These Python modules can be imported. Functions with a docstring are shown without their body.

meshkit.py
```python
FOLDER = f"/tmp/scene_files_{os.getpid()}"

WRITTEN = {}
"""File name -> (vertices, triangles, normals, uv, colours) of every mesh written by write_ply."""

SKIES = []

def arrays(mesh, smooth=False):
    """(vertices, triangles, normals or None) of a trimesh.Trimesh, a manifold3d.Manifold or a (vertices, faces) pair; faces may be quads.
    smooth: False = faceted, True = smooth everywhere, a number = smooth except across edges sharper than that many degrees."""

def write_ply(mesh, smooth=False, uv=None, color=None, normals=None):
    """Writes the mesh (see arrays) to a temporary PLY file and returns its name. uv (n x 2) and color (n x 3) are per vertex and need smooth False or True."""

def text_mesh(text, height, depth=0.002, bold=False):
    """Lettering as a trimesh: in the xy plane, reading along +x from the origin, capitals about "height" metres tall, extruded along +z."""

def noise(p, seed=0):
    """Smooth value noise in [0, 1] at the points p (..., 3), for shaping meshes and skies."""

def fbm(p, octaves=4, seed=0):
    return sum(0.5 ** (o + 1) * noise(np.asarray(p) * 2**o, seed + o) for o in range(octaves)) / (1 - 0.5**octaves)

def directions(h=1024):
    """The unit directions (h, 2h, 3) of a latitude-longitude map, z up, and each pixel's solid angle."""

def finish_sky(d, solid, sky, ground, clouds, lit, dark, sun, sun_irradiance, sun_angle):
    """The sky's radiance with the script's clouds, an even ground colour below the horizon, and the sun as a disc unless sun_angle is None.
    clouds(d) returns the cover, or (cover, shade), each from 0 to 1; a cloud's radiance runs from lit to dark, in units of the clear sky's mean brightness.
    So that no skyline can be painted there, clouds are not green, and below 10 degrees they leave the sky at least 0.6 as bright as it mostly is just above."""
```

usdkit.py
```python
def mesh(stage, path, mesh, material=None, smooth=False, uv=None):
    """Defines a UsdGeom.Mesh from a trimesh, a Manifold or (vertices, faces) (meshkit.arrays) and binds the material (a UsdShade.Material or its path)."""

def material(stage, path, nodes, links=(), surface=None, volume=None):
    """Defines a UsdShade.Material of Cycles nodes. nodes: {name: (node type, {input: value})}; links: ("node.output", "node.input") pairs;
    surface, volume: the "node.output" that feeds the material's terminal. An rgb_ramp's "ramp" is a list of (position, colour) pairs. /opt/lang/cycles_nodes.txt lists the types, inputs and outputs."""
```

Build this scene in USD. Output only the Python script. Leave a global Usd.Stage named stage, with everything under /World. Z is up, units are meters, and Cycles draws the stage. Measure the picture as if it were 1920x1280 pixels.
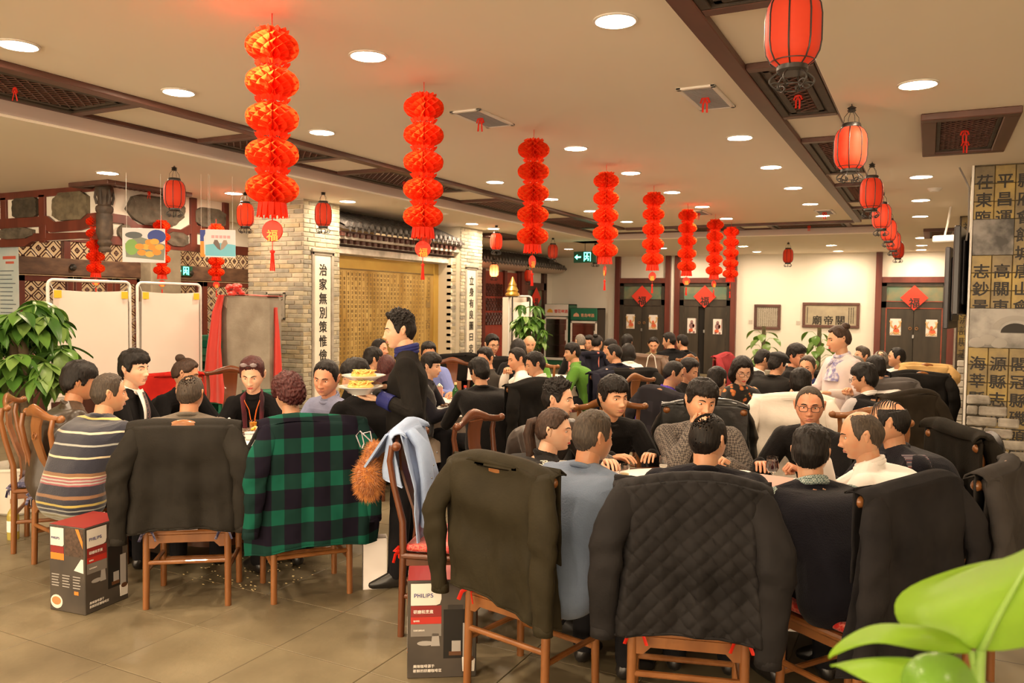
import math, random, glob
import numpy as np, trimesh, manifold3d as m3
import usdkit, meshkit
from pxr import Usd, UsdGeom, UsdLux, UsdShade, Gf, Sdf, Vt

stage = Usd.Stage.CreateInMemory()
UsdGeom.SetStageUpAxis(stage, 'Z')
UsdGeom.SetStageMetersPerUnit(stage, 1.0)
UsdGeom.Xform.Define(stage, '/World')
UsdGeom.Scope.Define(stage, '/World/Looks')
rnd = random.Random(7)
rng = np.random.default_rng(7)
PI = math.pi

# ---------------------------------------------------------------- camera
cam = UsdGeom.Camera.Define(stage, '/World/camera')
cam.CreateHorizontalApertureAttr(36.0); cam.CreateVerticalApertureAttr(24.0)
cam.CreateFocalLengthAttr(28.48); cam.CreateClippingRangeAttr(Gf.Vec2f(0.05, 200))
cam.CreateFStopAttr(5.0); cam.CreateFocusDistanceAttr(4.6)
cam.CreateExposureAttr(EXPOSURE := 2.25)
cam.AddTransformOp().Set(Gf.Matrix4d(0.88940381, 0.45697295, 0.01168708, 0, -0.03118232, 0.03514321, 0.9988957, 0,
                                     0.4560576, -0.88878607, 0.04550598, 0, 0, 0, 1.79, 1))
# ---------------------------------------------------------------- light: warm downlights (LAMP is their strength) and the glow of the hall that goes on behind the camera
LAMP = 80.0
LAMP_COLOR = (1.0, 0.77, 0.53)
world = UsdLux.DomeLight.Define(stage, '/World/hall_light')
world.CreateColorAttr(Gf.Vec3f(1.0, 0.77, 0.52)); world.CreateIntensityAttr(0.50)

# ---------------------------------------------------------------- naming and tagging
used = {}
def numbered(base, parent='/World'):
    k = (parent, base); n = used.get(k, -1) + 1; used[k] = n
    return f'{parent}/{base}' if n == 0 else f'{parent}/{base}_{n:03d}'
def tag(prim, label=None, cat=None, group=None, kind=None):
    for k, v in (('label', label), ('category', cat), ('group', group), ('kind', kind)):
        if v: prim.SetCustomDataByKey(k, v)
    return prim
def thing(name, label, cat, loc=(0, 0, 0), rz=0.0, group=None, kind=None):
    x = UsdGeom.Xform.Define(stage, numbered(name))
    x.AddTranslateOp().Set(Gf.Vec3d(*map(float, loc))); x.AddRotateZOp().Set(float(rz))
    return tag(x.GetPrim(), label, cat, group, kind)
def part(parent, name, mesh, mat, smooth=35, label=None, kind=None):
    p = usdkit.mesh(stage, numbered(name, str(parent.GetPath())), mesh, mat, smooth=smooth).GetPrim()
    return tag(p, label, kind=kind)
def solo(name, mesh, mat, label, cat, group=None, smooth=35, kind=None):
    p = usdkit.mesh(stage, numbered(name), mesh, mat, smooth=smooth).GetPrim()
    return tag(p, label, cat, group, kind)
def struct(name, mesh, mat, smooth=False):
    return tag(usdkit.mesh(stage, numbered(name), mesh, mat, smooth=smooth).GetPrim(), kind='structure')
def sgroup(name):
    return tag(UsdGeom.Xform.Define(stage, numbered(name)).GetPrim(), kind='structure')
def copy(src, loc, rz=0.0, label=None, group=None, scale=None, name=None):
    x = UsdGeom.Xform.Define(stage, numbered(name or src.GetName().rstrip('0123456789').rstrip('_')))
    p = x.GetPrim(); p.GetReferences().AddInternalReference(src.GetPath()); p.SetInstanceable(True)
    x.ClearXformOpOrder(); 
    x.GetPrim().CreateAttribute('xformOp:translate', Sdf.ValueTypeNames.Double3).Set(Gf.Vec3d(*map(float, loc)))
    x.GetPrim().CreateAttribute('xformOp:rotateZ', Sdf.ValueTypeNames.Float).Set(float(rz))
    order = ['xformOp:translate', 'xformOp:rotateZ']
    if scale:
        p.CreateAttribute('xformOp:scale', Sdf.ValueTypeNames.Float3).Set(Gf.Vec3f(*([scale] * 3 if np.ndim(scale) == 0 else scale))); order.append('xformOp:scale')
    x.GetXformOpOrderAttr().Set(order)
    return tag(p, label, None, group)
def proto_class(name):
    """an abstract prim whose children are copied as parts"""
    return stage.CreateClassPrim('/World/' + name)

# ---------------------------------------------------------------- materials
mats = {}
def M(name, col=(.5, .5, .5), rough=.6, col2=None, scale=8, bump=0, bscale=60, metal=0, spec=.5, sheen=0, stretch=(1, 1, 1), detail=4, coat=0, trans=None, lo=.35, hi=.65, coord='object', emis=None, sss=0):
    """principled surface, colour varied by noise between col and col2, optional noise bump; trans mixes in light shining through"""
    if name in mats: return mats[name]
    n = {'p': ('principled_bsdf', dict(base_color=col, roughness=rough, metallic=metal, specular_ior_level=spec, sheen_weight=sheen, coat_weight=coat))}
    L = []
    if col2 is not None or bump:
        n['tc'] = ('texture_coordinate', {}); n['mp'] = ('mapping', dict(scale=stretch)); L.append(('tc.' + coord, 'mp.vector'))
    if col2 is not None:
        n['n'] = ('noise_texture', dict(scale=scale, detail=detail)); n['r'] = ('rgb_ramp', {'ramp': [(lo, col), (hi, col2)]})
        L += [('mp.vector', 'n.vector'), ('n.fac', 'r.fac'), ('r.color', 'p.base_color')]
    if bump:
        n['bn'] = ('noise_texture', dict(scale=bscale, detail=3)); n['b'] = ('bump', dict(strength=min(1, bump), distance=.004 if bump <= 1 else .004 * bump))
        L += [('mp.vector', 'bn.vector'), ('bn.fac', 'b.height'), ('b.normal', 'p.normal')]
    if emis: n['p'][1].update(emission_color=emis[0], emission_strength=emis[1])
    out = 'p.BSDF'
    if trans:
        n['t'] = ('translucent_bsdf', dict(color=trans[0])); n['m'] = ('mix_closure', dict(fac=trans[1]))
        L += [('p.BSDF', 'm.closure1'), ('t.BSDF', 'm.closure2')]; out = 'm.closure'
    mats[name] = usdkit.material(stage, '/World/Looks/' + name, n, L, surface=out)
    return mats[name]
def Mnodes(name, nodes, links, out='p.BSDF'):
    if name not in mats: mats[name] = usdkit.material(stage, '/World/Looks/' + name, nodes, links, surface=out)
    return mats[name]
def glass_mat(name, col=(1, 1, 1), rough=0.02):
    return Mnodes(name, {'p': ('principled_bsdf', dict(base_color=col, roughness=rough, transmission_weight=1.0, ior=1.45))}, [])
def emit(name, col, strength):
    return Mnodes(name, {'e': ('emission', dict(color=col, strength=strength))}, [], 'e.emission')

# ---------------------------------------------------------------- mesh helpers
def cat(ms):
    vs, fs, o = [], [], 0
    for m in ms:
        v, f, _ = meshkit.arrays(m); vs.append(v); fs.append(f + o); o += len(v)
    return np.vstack(vs), np.vstack(fs)
def xf(m, t=(0, 0, 0), rz=0, rx=0, ry=0, s=1):
    v, f, _ = meshkit.arrays(m); v = v * np.asarray(s, float)
    for ax, a in ((0, rx), (1, ry), (2, rz)):
        if a:
            c, q = math.cos(math.radians(a)), math.sin(math.radians(a)); i, j = [(1, 2), (2, 0), (0, 1)][ax]
            vi, vj = v[:, i].copy(), v[:, j].copy(); v[:, i] = c * vi - q * vj; v[:, j] = q * vi + c * vj
    if np.prod(s) < 0: f = f[:, ::-1]
    return v + np.asarray(t, float), f
def box(x0, x1, y0, y1, z0, z1):
    v = np.array([[x, y, z] for z in (z0, z1) for x, y in ((x0, y0), (x1, y0), (x1, y1), (x0, y1))], float)
    return v, np.array([[0, 3, 2, 1], [4, 5, 6, 7], [0, 1, 5, 4], [1, 2, 6, 5], [2, 3, 7, 6], [3, 0, 4, 7]])
def bbox(x0, x1, y0, y1, z0, z1, b=.004):
    """box with chamfered edges"""
    x0, x1, y0, y1, z0, z1 = min(x0, x1), max(x0, x1), min(y0, y1), max(y0, y1), min(z0, z1), max(z0, z1)
    b = min(b, (x1 - x0) * .45, (y1 - y0) * .45, (z1 - z0) * .45); P = []
    for sx in (0, 1):
        for sy in (0, 1):
            for sz in (0, 1):
                c = np.array([(x0, x1)[sx], (y0, y1)[sy], (z0, z1)[sz]]); d = np.array([1 - 2 * sx, 1 - 2 * sy, 1 - 2 * sz]) * b
                for k in range(3):
                    q = c + d; q[k] = c[k]; P.append(q)
    return m3.Manifold.hull_points(P)
def tube(pts, r, sides=10, closed=False, flat=None, up=None):
    """a swept tube; flat=(a, b) makes the section an ellipse a x b times r"""
    p = np.asarray(pts, float); n = len(p); r = np.broadcast_to(np.asarray(r, float), (n,))
    t = np.gradient(p, axis=0) if not closed else np.roll(p, -1, 0) - np.roll(p, 1, 0)
    t /= np.linalg.norm(t, axis=1, keepdims=True) + 1e-12
    u = np.zeros_like(p); a = np.array(up if up is not None else ([0, 0, 1.] if abs(t[0][2]) < .9 else [1., 0, 0]))
    for i in range(n):
        a = a - t[i] * (a @ t[i]); a /= np.linalg.norm(a) + 1e-12; u[i] = a
    w = np.cross(t, u); ang = np.arange(sides) * 2 * PI / sides; fa, fb = flat or (1, 1)
    v = p[:, None] + r[:, None, None] * (fa * np.cos(ang)[None, :, None] * u[:, None] + fb * np.sin(ang)[None, :, None] * w[:, None])
    F = []; m = n if closed else n - 1
    for i in range(m):
        k = (i + 1) % n
        for j in range(sides):
            l = (j + 1) % sides; F += [[i * sides + j, i * sides + l, k * sides + l], [i * sides + j, k * sides + l, k * sides + j]]
    v = v.reshape(-1, 3)
    if not closed:
        v = np.vstack([v, p[:1], p[-1:]]); a0, a1 = len(v) - 2, len(v) - 1
        for j in range(sides):
            l = (j + 1) % sides; F += [[a0, l, j], [a1, (n - 1) * sides + j, (n - 1) * sides + l]]
    F = np.array(F)[:, ::-1] if False else np.array(F)
    return v, F
def lathe(prof, seg=24):
    """revolves (r, z) pairs, bottom to top, about z"""
    p = np.asarray(prof, float); n = len(p); ang = np.arange(seg) * 2 * PI / seg
    v = np.stack([p[:, None, 0] * np.cos(ang), p[:, None, 0] * np.sin(ang), np.repeat(p[:, 1:2], seg, 1)], -1).reshape(-1, 3); F = []
    for i in range(n - 1):
        for j in range(seg):
            l = (j + 1) % seg; F += [[i * seg + j, i * seg + l, (i + 1) * seg + l], [i * seg + j, (i + 1) * seg + l, (i + 1) * seg + j]]
    return v, np.array(F)
def cyl(r, z0, z1, seg=24, r1=None):
    return lathe([(0, z0), (r, z0), (r1 or r, z1), (0, z1)], seg)
def prism(poly, h0, h1, plane='xy'):
    """polygon (outline points, or shapely) extruded from h0 to h1 along the axis normal to plane"""
    from shapely.geometry import Polygon
    g = poly if hasattr(poly, 'exterior') else Polygon(poly)
    m = trimesh.creation.extrude_polygon(g, h1 - h0, engine='earcut'); v, f = np.array(m.vertices), np.array(m.faces); v[:, 2] += h0
    if plane == 'xz': v = np.stack([v[:, 0], -v[:, 2], v[:, 1]], -1)      # faces -y at h1
    if plane == 'yz': v = np.stack([v[:, 2], v[:, 0], v[:, 1]], -1)        # faces +x at h1, u runs along +y
    return v, f
def sph(c, r, n=14): return m3.Manifold.sphere(float(r), n).translate([float(x) for x in c])
def ell(c, rad, n=20):
    return m3.Manifold.sphere(1.0, n).scale([float(x) for x in rad]).translate([float(x) for x in c])
def hull(*cr, n=14): return m3.Manifold.batch_hull([sph(c, r, n) for c, r in cr])
def union(ms): return m3.Manifold.batch_boolean([m for m in ms], m3.OpType.Add)
def mv(m):
    q = m.to_mesh(); return np.array(q.vert_properties[:, :3], float), np.array(q.tri_verts, int)
def taubin(v, f, it=10, lam=.5, nu=-.53):
    import scipy.sparse as sp
    e = np.vstack([f[:, [0, 1]], f[:, [1, 2]], f[:, [2, 0]]]); n = len(v)
    A = sp.coo_matrix((np.ones(len(e) * 2), (np.r_[e[:, 0], e[:, 1]], np.r_[e[:, 1], e[:, 0]])), (n, n)).tocsr(); A.data[:] = 1
    A = sp.diags(1 / np.maximum(np.asarray(A.sum(1)).ravel(), 1)) @ A
    for i in range(it):
        v = v + lam * (A @ v - v); v = v + nu * (A @ v - v)
    return v, f
def smoothed(m, edge=.03, it=8):
    v, f = mv(m.refine_to_length(edge)); return taubin(v, f, it)
def normals(v, f):
    n = np.zeros_like(v); c = np.cross(v[f[:, 1]] - v[f[:, 0]], v[f[:, 2]] - v[f[:, 0]])
    for k in range(3): np.add.at(n, f[:, k], c)
    return n / (np.linalg.norm(n, axis=1, keepdims=True) + 1e-12)
def grid_solid(P, thick):
    """closed shell from a grid of points (n, m, 3), thickened along its normal"""
    n, m = P.shape[:2]; idx = np.arange(n * m).reshape(n, m); q = np.stack([idx[:-1, :-1], idx[:-1, 1:], idx[1:, 1:], idx[1:, :-1]], -1).reshape(-1, 4)
    f = np.vstack([q[:, [0, 1, 2]], q[:, [0, 2, 3]]]); v = P.reshape(-1, 3); N = normals(v, f); o = n * m
    b = np.r_[idx[0], idx[1:, -1], idx[-1, -2::-1], idx[-2:0:-1, 0]]; c = np.roll(b, -1)
    side = np.vstack([np.stack([c, b, b + o], -1), np.stack([c, b + o, c + o], -1)])
    return np.vstack([v + N * thick / 2, v - N * thick / 2]), np.vstack([f, f[:, ::-1] + o, side])
FONT = None
glyphs = {}
def text(s, height, depth=.002, bold=0, px=64):
    """lettering in the xy plane from the origin along +x, extruded to +z; han characters fill height x height"""
    global FONT
    from PIL import Image, ImageDraw, ImageFont
    from shapely import affinity, box as sbox, union_all
    key = (s, px, bold)
    if key not in glyphs:
        F = glob.glob('/opt/blender-*/*/datafiles/fonts/Noto Sans CJK*')
        if FONT is None: FONT = {}
        if px not in FONT: FONT[px] = ImageFont.truetype(F[0], px)
        x0, y0, x1, y1 = FONT[px].getbbox(s, anchor='ls', stroke_width=bold)
        im = Image.new('L', (x1 - x0 + 8, y1 - y0 + 8)); ImageDraw.Draw(im).text((4 - x0, 4 - y0), s, 255, FONT[px], anchor='ls', stroke_width=bold)
        on = np.pad(np.asarray(im) > 127, ((0, 0), (1, 1))).astype(np.int8)
        rows, st = np.nonzero(np.diff(on, axis=1) == 1); en = np.nonzero(np.diff(on, axis=1) == -1)[1]
        g = union_all(sbox(st, -rows - 1, en, -rows)).buffer(.5).buffer(-.5).simplify(.6)
        glyphs[key] = (g, x1 - x0, y1 - y0, 4)
    g, w, h, o = glyphs[key]; k = height / h if all(ord(c) > 255 for c in s) else height / (px * .73)
    if all(ord(c) > 255 for c in s) and len(s) == 1: k = height / px
    g = affinity.affine_transform(g, [k, 0, 0, k, -o * k, (h + o) * k])
    return cat([trimesh.creation.extrude_polygon(q, depth, engine='earcut') for q in getattr(g, 'geoms', [g]) if q.area > 1e-12])
def center_xy(m):
    v, f, _ = meshkit.arrays(m); c = (v.min(0) + v.max(0)) / 2; v = v - [c[0], c[1], 0]; return v, f
def face(m, side):
    """turns lettering in xy into the vertical plane that faces side ('-y', '+x', '-x')"""
    v, f, _ = meshkit.arrays(m)
    if side == '-y': return np.stack([v[:, 0], -v[:, 2], v[:, 1]], -1), f
    if side == '+x': return np.stack([v[:, 2], v[:, 0], v[:, 1]], -1), f
    if side == '-x': return np.stack([-v[:, 2], -v[:, 0], v[:, 1]], -1), f

# ---------------------------------------------------------------- palette
paint = M('ceiling_paint', (.84, .765, .64), .85)
wall_paint = M('wall_paint', (.84, .79, .70), .8)
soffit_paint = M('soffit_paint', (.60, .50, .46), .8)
wood_dark = M('dark_wood', (.105, .036, .026), .42, (.06, .022, .017), 6, .25, 40, stretch=(1, 1, .15))
wood_mahog = M('mahogany_wood', (.16, .035, .022), .38, (.10, .022, .016), 6, .2, 40, stretch=(1, 1, .15))
wood_brown = M('brown_frame_wood', (.13, .055, .040), .45, (.09, .04, .03), 5, .25, 40, stretch=(1, .2, .2))
lattice_dark = M('old_lattice_wood', (.035, .025, .018), .6, (.06, .042, .03), 8, .3, 60)
door_black = M('old_black_door', (.030, .024, .016), .5, (.055, .042, .028), 5, .5, 50, stretch=(1, 1, .2))
chair_wood = M('elm_chair_wood', (.27, .105, .030), .30, (.18, .062, .016), 7, .12, 70, stretch=(1, 1, .12), coat=.3)
dark_chair_wood = M('walnut_chair_wood', (.165, .050, .016), .30, (.10, .030, .010), 7, .12, 70, stretch=(1, 1, .12), coat=.3)
red_paper = M('red_paper', (.80, .035, .012), .55, trans=((.95, .06, .012), .45))
red_print = M('red_print_paper', (.78, .045, .02), .6)
black_ink = M('black_ink', (.02, .016, .012), .6)
gold_ink = M('gold_ink', (.80, .42, .05), .4)
gold_metal = M('gold_metal', (.85, .52, .12), .3, metal=.8)
iron = M('black_iron', (.022, .018, .016), .38, spec=.6)
steel = M('brushed_steel', (.5, .5, .5), .35, metal=.9)
white_plastic = M('white_plastic', (.78, .75, .70), .4)
white_paper = M('white_paper', (.82, .76, .72), .7, bump=.15, bscale=9)
pink_paper = M('pink_paper', (.86, .50, .44), .7)
porcelain = M('white_porcelain', (.82, .80, .76), .12, coat=.5)
cloth_white = M('white_tablecloth', (.80, .76, .70), .85, bump=.2, bscale=120)
cloth_gray = M('taupe_tablecloth', (.42, .34, .27), .85, bump=.3, bscale=120)
mortar = M('pale_mortar', (.62, .56, .44), .9)
LAMP_EMIT = emit('lamp_glow', LAMP_COLOR, LAMP)
clear_glass = glass_mat('clear_glass')

# ---------------------------------------------------------------- floor: every tile near the camera is a slab of its own
fl = sgroup('floor')
tile_mats = [M(f'stone_tile_{i}', c, .42, c2, 1.7, .2, 30, lo=.30, hi=.70, coord='object', detail=6, spec=.35) for i, (c, c2) in enumerate([((.25, .208, .128), (.125, .098, .056)), ((.23, .188, .115), (.115, .091, .053)), ((.262, .216, .136), (.135, .106, .062))])]
far_floor = Mnodes('far_floor_tiles', {
    'g': ('geometry', {}), 'mp': ('mapping', dict(location=(2.95 + 5.95, -3.12 + 5.5, 0))), 'b': ('brick_texture', dict(color1=(.245, .203, .125), color2=(.222, .182, .112), mortar=(.09, .07, .045), scale=1, mortar_size=.004, brick_width=.595, row_height=.55, offset=0.0, squash=1.0)),
    'n': ('noise_texture', dict(scale=1.7, detail=6)), 'm': ('mix', dict(mix_type='multiply', fac=.6)), 'r': ('rgb_ramp', {'ramp': [(.3, (1, 1, 1)), (.7, (.68, .66, .62))]}), 'p': ('principled_bsdf', dict(roughness=.42, specular_ior_level=.35))},
    [('g.position', 'mp.vector'), ('mp.vector', 'b.vector'), ('g.position', 'n.vector'), ('n.fac', 'r.fac'), ('b.color', 'm.color1'), ('r.color', 'm.color2'), ('m.color', 'p.base_color')])
X0, X1, Y0, Y1 = -8.31, .03, 1.47, 8.07
TX, TY = .595, .55
part(fl, 'slab', cat([box(-13, X0, -7, 23, -.2, 0), box(X1, 7, -7, 23, -.2, 0), box(X0, X1, -7, Y0, -.2, 0), box(X0, X1, Y1, 23, -.2, 0), box(X0, X1, Y0, Y1, -.2, -.006)]), far_floor, False)
nx, ny = round((X1 - X0) / TX), round((Y1 - Y0) / TY)
for i in range(nx):
    for j in range(ny):
        x, y = X0 + i * TX, Y0 + j * TY
        h = rnd.uniform(-.0006, 0)
        part(fl, 'tile', bbox(x + .002, x + TX - .002, y + .002, y + TY - .002, -.012, h, .0025), tile_mats[rnd.randrange(3)], False)

# ---------------------------------------------------------------- ceiling with its recessed tray, walls
ZT, ZP = 3.29, 3.16
XL, XR, YB = -6.15, -.60, 15.9
ce = sgroup('ceiling')
part(ce, 'tray_panel', box(XL - .02, XR + .02, -7, YB + .02, ZT, ZT + .1), paint, False)
part(ce, 'left_panel', box(-13, XL, -7, 23, ZP, ZP + .3), paint, False)
part(ce, 'right_panel', box(XR, 7, -7, 23, ZP, ZP + .3), paint, False)
part(ce, 'back_panel', box(XL, XR, YB, 23, ZP, ZP + .3), paint, False)
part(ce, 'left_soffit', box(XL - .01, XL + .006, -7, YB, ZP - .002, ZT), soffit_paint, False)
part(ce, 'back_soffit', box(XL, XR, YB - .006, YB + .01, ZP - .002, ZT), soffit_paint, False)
part(ce, 'left_bulkhead', box(-6.75, XL, -7, 16.5, ZP - .022, ZP), paint, False)
part(ce, 'back_bulkhead', box(-6.75, XR, YB + .01, 16.5, ZP - .022, ZP), paint, False)
struct('wall_back', box(-9.8, 7, 21.6, 21.8, 0, ZP), wall_paint)
struct('wall_left', cat([box(-10.0, -9.8, 13.18, 21.8, 0, ZP), box(-10.0, -8.2, 13.17, 13.2, 0, ZP)]), wall_paint)
struct('wall_right', box(5.6, 5.8, -7, 21.8, 0, ZP), wall_paint)
struct('wall_side', cat([box(-13.0, -12.8, -7, 11.2, 0, ZP), box(-13, -8.4, 11.1, 11.2, 0, ZP)]), M('corridor_paint', (.40, .30, .18), .8))
struct('baseboard_back', cat([box(-4.4, -1.2, 21.57, 21.6, 0, .3), box(.45, 5.6, 21.57, 21.6, 0, .3)]), wood_dark)
wl = struct('wall_front', cat([box(-13, -11.0, 6.55, 6.75, 0, ZP)]), M('grey_render', (.40, .34, .25), .85, (.33, .28, .2), 3))

# battens, lattice bays and plain bays round the tray
def batten(x0, x1, y0, y1, z0=ZT - .045, z1=ZT):
    return bbox(x0, x1, y0, y1, z0, z1, .005)
bl = sgroup('trim_1'); br = sgroup('trim_2'); bb = sgroup('trim_3')
part(bl, 'inner_batten', batten(-5.35, -5.235, -2, 14.9), wood_brown); part(bl, 'outer_batten', batten(XL + .006, XL + .07, -2, YB - .01, ZT - .03), wood_dark)
part(br, 'inner_batten', batten(-1.165, -1.05, -2, 14.9), wood_brown); part(br, 'outer_batten', batten(XR - .06, XR, -2, YB - .01, ZT - .03), wood_dark)
part(bb, 'inner_batten', batten(-5.235, -1.165, 14.9, 15.015), wood_brown); part(bb, 'outer_batten', batten(XL, XR, YB - .07, YB - .01, ZT - .03), wood_dark)
def lattice_slats(x0, x1, y0, y1, z, p=.085, w=.010):
    ms = []
    c0 = x0 + y0; L = (x1 - x0) + (y1 - y0); n = int(L / p)
    for k in range(1, n):
        c = k * p
        a = (x0 + max(0, c - (y1 - y0)), y0 + min(c, y1 - y0)); b = (x0 + min(c, x1 - x0), y0 + max(0, c - (x1 - x0)))
        for s in (0, 1):
            A = (a[0], a[1], z + .004 * s); B = (b[0], b[1], z + .004 * s)
            if s: A = (x0 + x1 - a[0], a[1], A[2]); B = (x0 + x1 - b[0], b[1], B[2])
            ms.append(tube([A, B], w * .6, 4))
    return cat(ms)
bay_n = 0
def lattice_bay(par, x0, x1, y0, y1, z=ZT):
    """an old window lattice set in the ceiling: stepped frame and diagonal slats"""
    part(par, 'lattice_backing', box(x0, x1, y0, y1, z - .012, z - .004), lattice_dark, False)
    fr = []
    for k, (o, w, h) in enumerate(((0, .055, .035), (.075, .045, .026))):
        a0, a1, b0, b1 = x0 + o, x1 - o, y0 + o, y1 - o
        fr += [bbox(a0, a0 + w, b0, b1, z - h, z - .004), bbox(a1 - w, a1, b0, b1, z - h, z - .004), bbox(a0, a1, b0, b0 + w, z - h, z - .004), bbox(a0, a1, b1 - w, b1, z - h, z - .004)]
    for m in fr: part(par, 'lattice_frame', m, lattice_dark)
    part(par, 'lattice', lattice_slats(x0 + .12, x1 - .12, y0 + .12, y1 - .12, z - .02), wood_brown, False, kind='stuff')
for par, x0, x1, spans in ((bl, -5.35, XL + .07, [(2.6, 4.2), (5.45, 6.6), (7.45, 9.15), (10.2, 11.9), (12.9, 14.5)]), (br, -1.05, XR - .06, [(2.6, 4.1), (5.2, 6.6), (7.65, 9.55), (10.55, 12.15), (13.0, 14.5)])):
    x0, x1 = min(x0, x1), max(x0, x1)
    for a, b in spans:
        lattice_bay(par, x0, x1, a, b)
        for y in (a, b): part(par, 'cross_batten', batten(x0, x1, y - .045, y + .045, ZT - .038), wood_brown)
for a, b in ((-4.3, -3.2), (-2.6, -1.3)):
    lattice_bay(bb, a, b, 15.03, YB - .08)
    for x in (a, b): part(bb, 'cross_batten', batten(x - .04, x + .04, 15.015, YB - .08, ZT - .038), wood_brown)

# ---------------------------------------------------------------- downlights
lampT = thing('ceiling_downlight', 'round recessed downlight nearest the left edge of the picture, in the tray ceiling', 'ceiling light', (-4.83, 2.98, ZT), 0, 'recessed ceiling downlights')
part(lampT, 'trim_ring', lathe([(.098, 0), (.118, -.002), (.118, -.008), (.106, -.012), (.098, -.006), (.098, 0)], 32), white_plastic)
part(lampT, 'diffuser', lathe([(.098, -.003), (.092, -.008), (.05, -.012), (.0005, -.0135)], 32), LAMP_EMIT)
tray_l = [(-4.84, 4.14), (-4.8, 5.64), (-4.8, 7.2), (-4.77, 8.79), (-4.8, 10.5), (-4.81, 12.05), (-4.82, 13.81), (-3.11, 2.86), (-3.07, 4.03), (-3.04, 7.21), (-3.03, 8.78), (-3.04, 10.47), (-3.06, 12.14), (-3.09, 13.9), (-1.51, 4.09), (-1.53, 7.34), (-1.54, 9.0), (-1.55, 10.66), (-1.56, 12.39), (-1.57, 14.04)]
per_l = [(-7.91, 5.83), (-7.87, 7.57), (-7.02, 8.77), (-6.96, 12.02), (-7.03, 12.92), (-7.78, 14.08), (-7.83, 18.21), (-.1, 5.56), (-.11, 9.41), (-.13, 11.42), (-.15, 13.38), (-.16, 17.38), (-.17, 19.41), (-.19, 20.9), (-1.92, 18.84), (-1.96, 20.8), (-3.74, 18.58), (-3.79, 20.5), (-5.6, 18.6), (-5.7, 20.6)]
behind_l = [(x, y) for x in (-7.5, -4.8, -3.06, -1.5, 2.2) for y in (-4.6, -1.6, 1.2)] + [(2.2, 5), (2.2, 9), (2.4, 14), (2.4, 19), (-8.0, 3.6), (-9.9, 8.0), (-9.8, 9.8), (-11.9, 7.2), (-11.9, 9.0), (-11.9, 10.4)]
row_word = {-5: 'left', -3: 'middle', -2: 'right'}
order_word = ['nearest', 'second', 'third', 'fourth', 'fifth', 'sixth', 'seventh', 'eighth', 'ninth', 'tenth']
cnt = {}
for x, y in tray_l:
    r = 'left' if x < -4 else 'middle' if x < -2.5 else 'right'; cnt[r] = cnt.get(r, 1 if r == 'left' else 0) + 1
    copy(lampT, (x, y, ZT), 0, f'round recessed downlight, {order_word[cnt[r] - 1]} from the front in the {r} row of the tray ceiling', 'recessed ceiling downlights')
for k, (x, y) in enumerate(per_l):
    r = 'left aisle ceiling beside the brick screen' if x < -6.5 else 'right aisle row beside the silk lanterns' if x > -1 else 'lower ceiling before the back wall'
    cnt[r] = cnt.get(r, 0) + 1
    copy(lampT, (x, y, ZP), 0, f'small round downlight, {order_word[cnt[r] - 1]} in the {r}', 'recessed ceiling downlights')
for k, (x, y) in enumerate(behind_l):        # the hall's lamps outside the picture
    dl = UsdLux.DiskLight.Define(stage, f'/World/hall_downlight_{k:03d}')
    dl.CreateRadiusAttr(.098); dl.CreateColorAttr(Gf.Vec3f(*LAMP_COLOR)); dl.CreateIntensityAttr(LAMP)
    dl.AddTranslateOp().Set(Gf.Vec3d(x, y, (ZT if XL < x < XR and y < YB else ZP) - .012))

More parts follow.
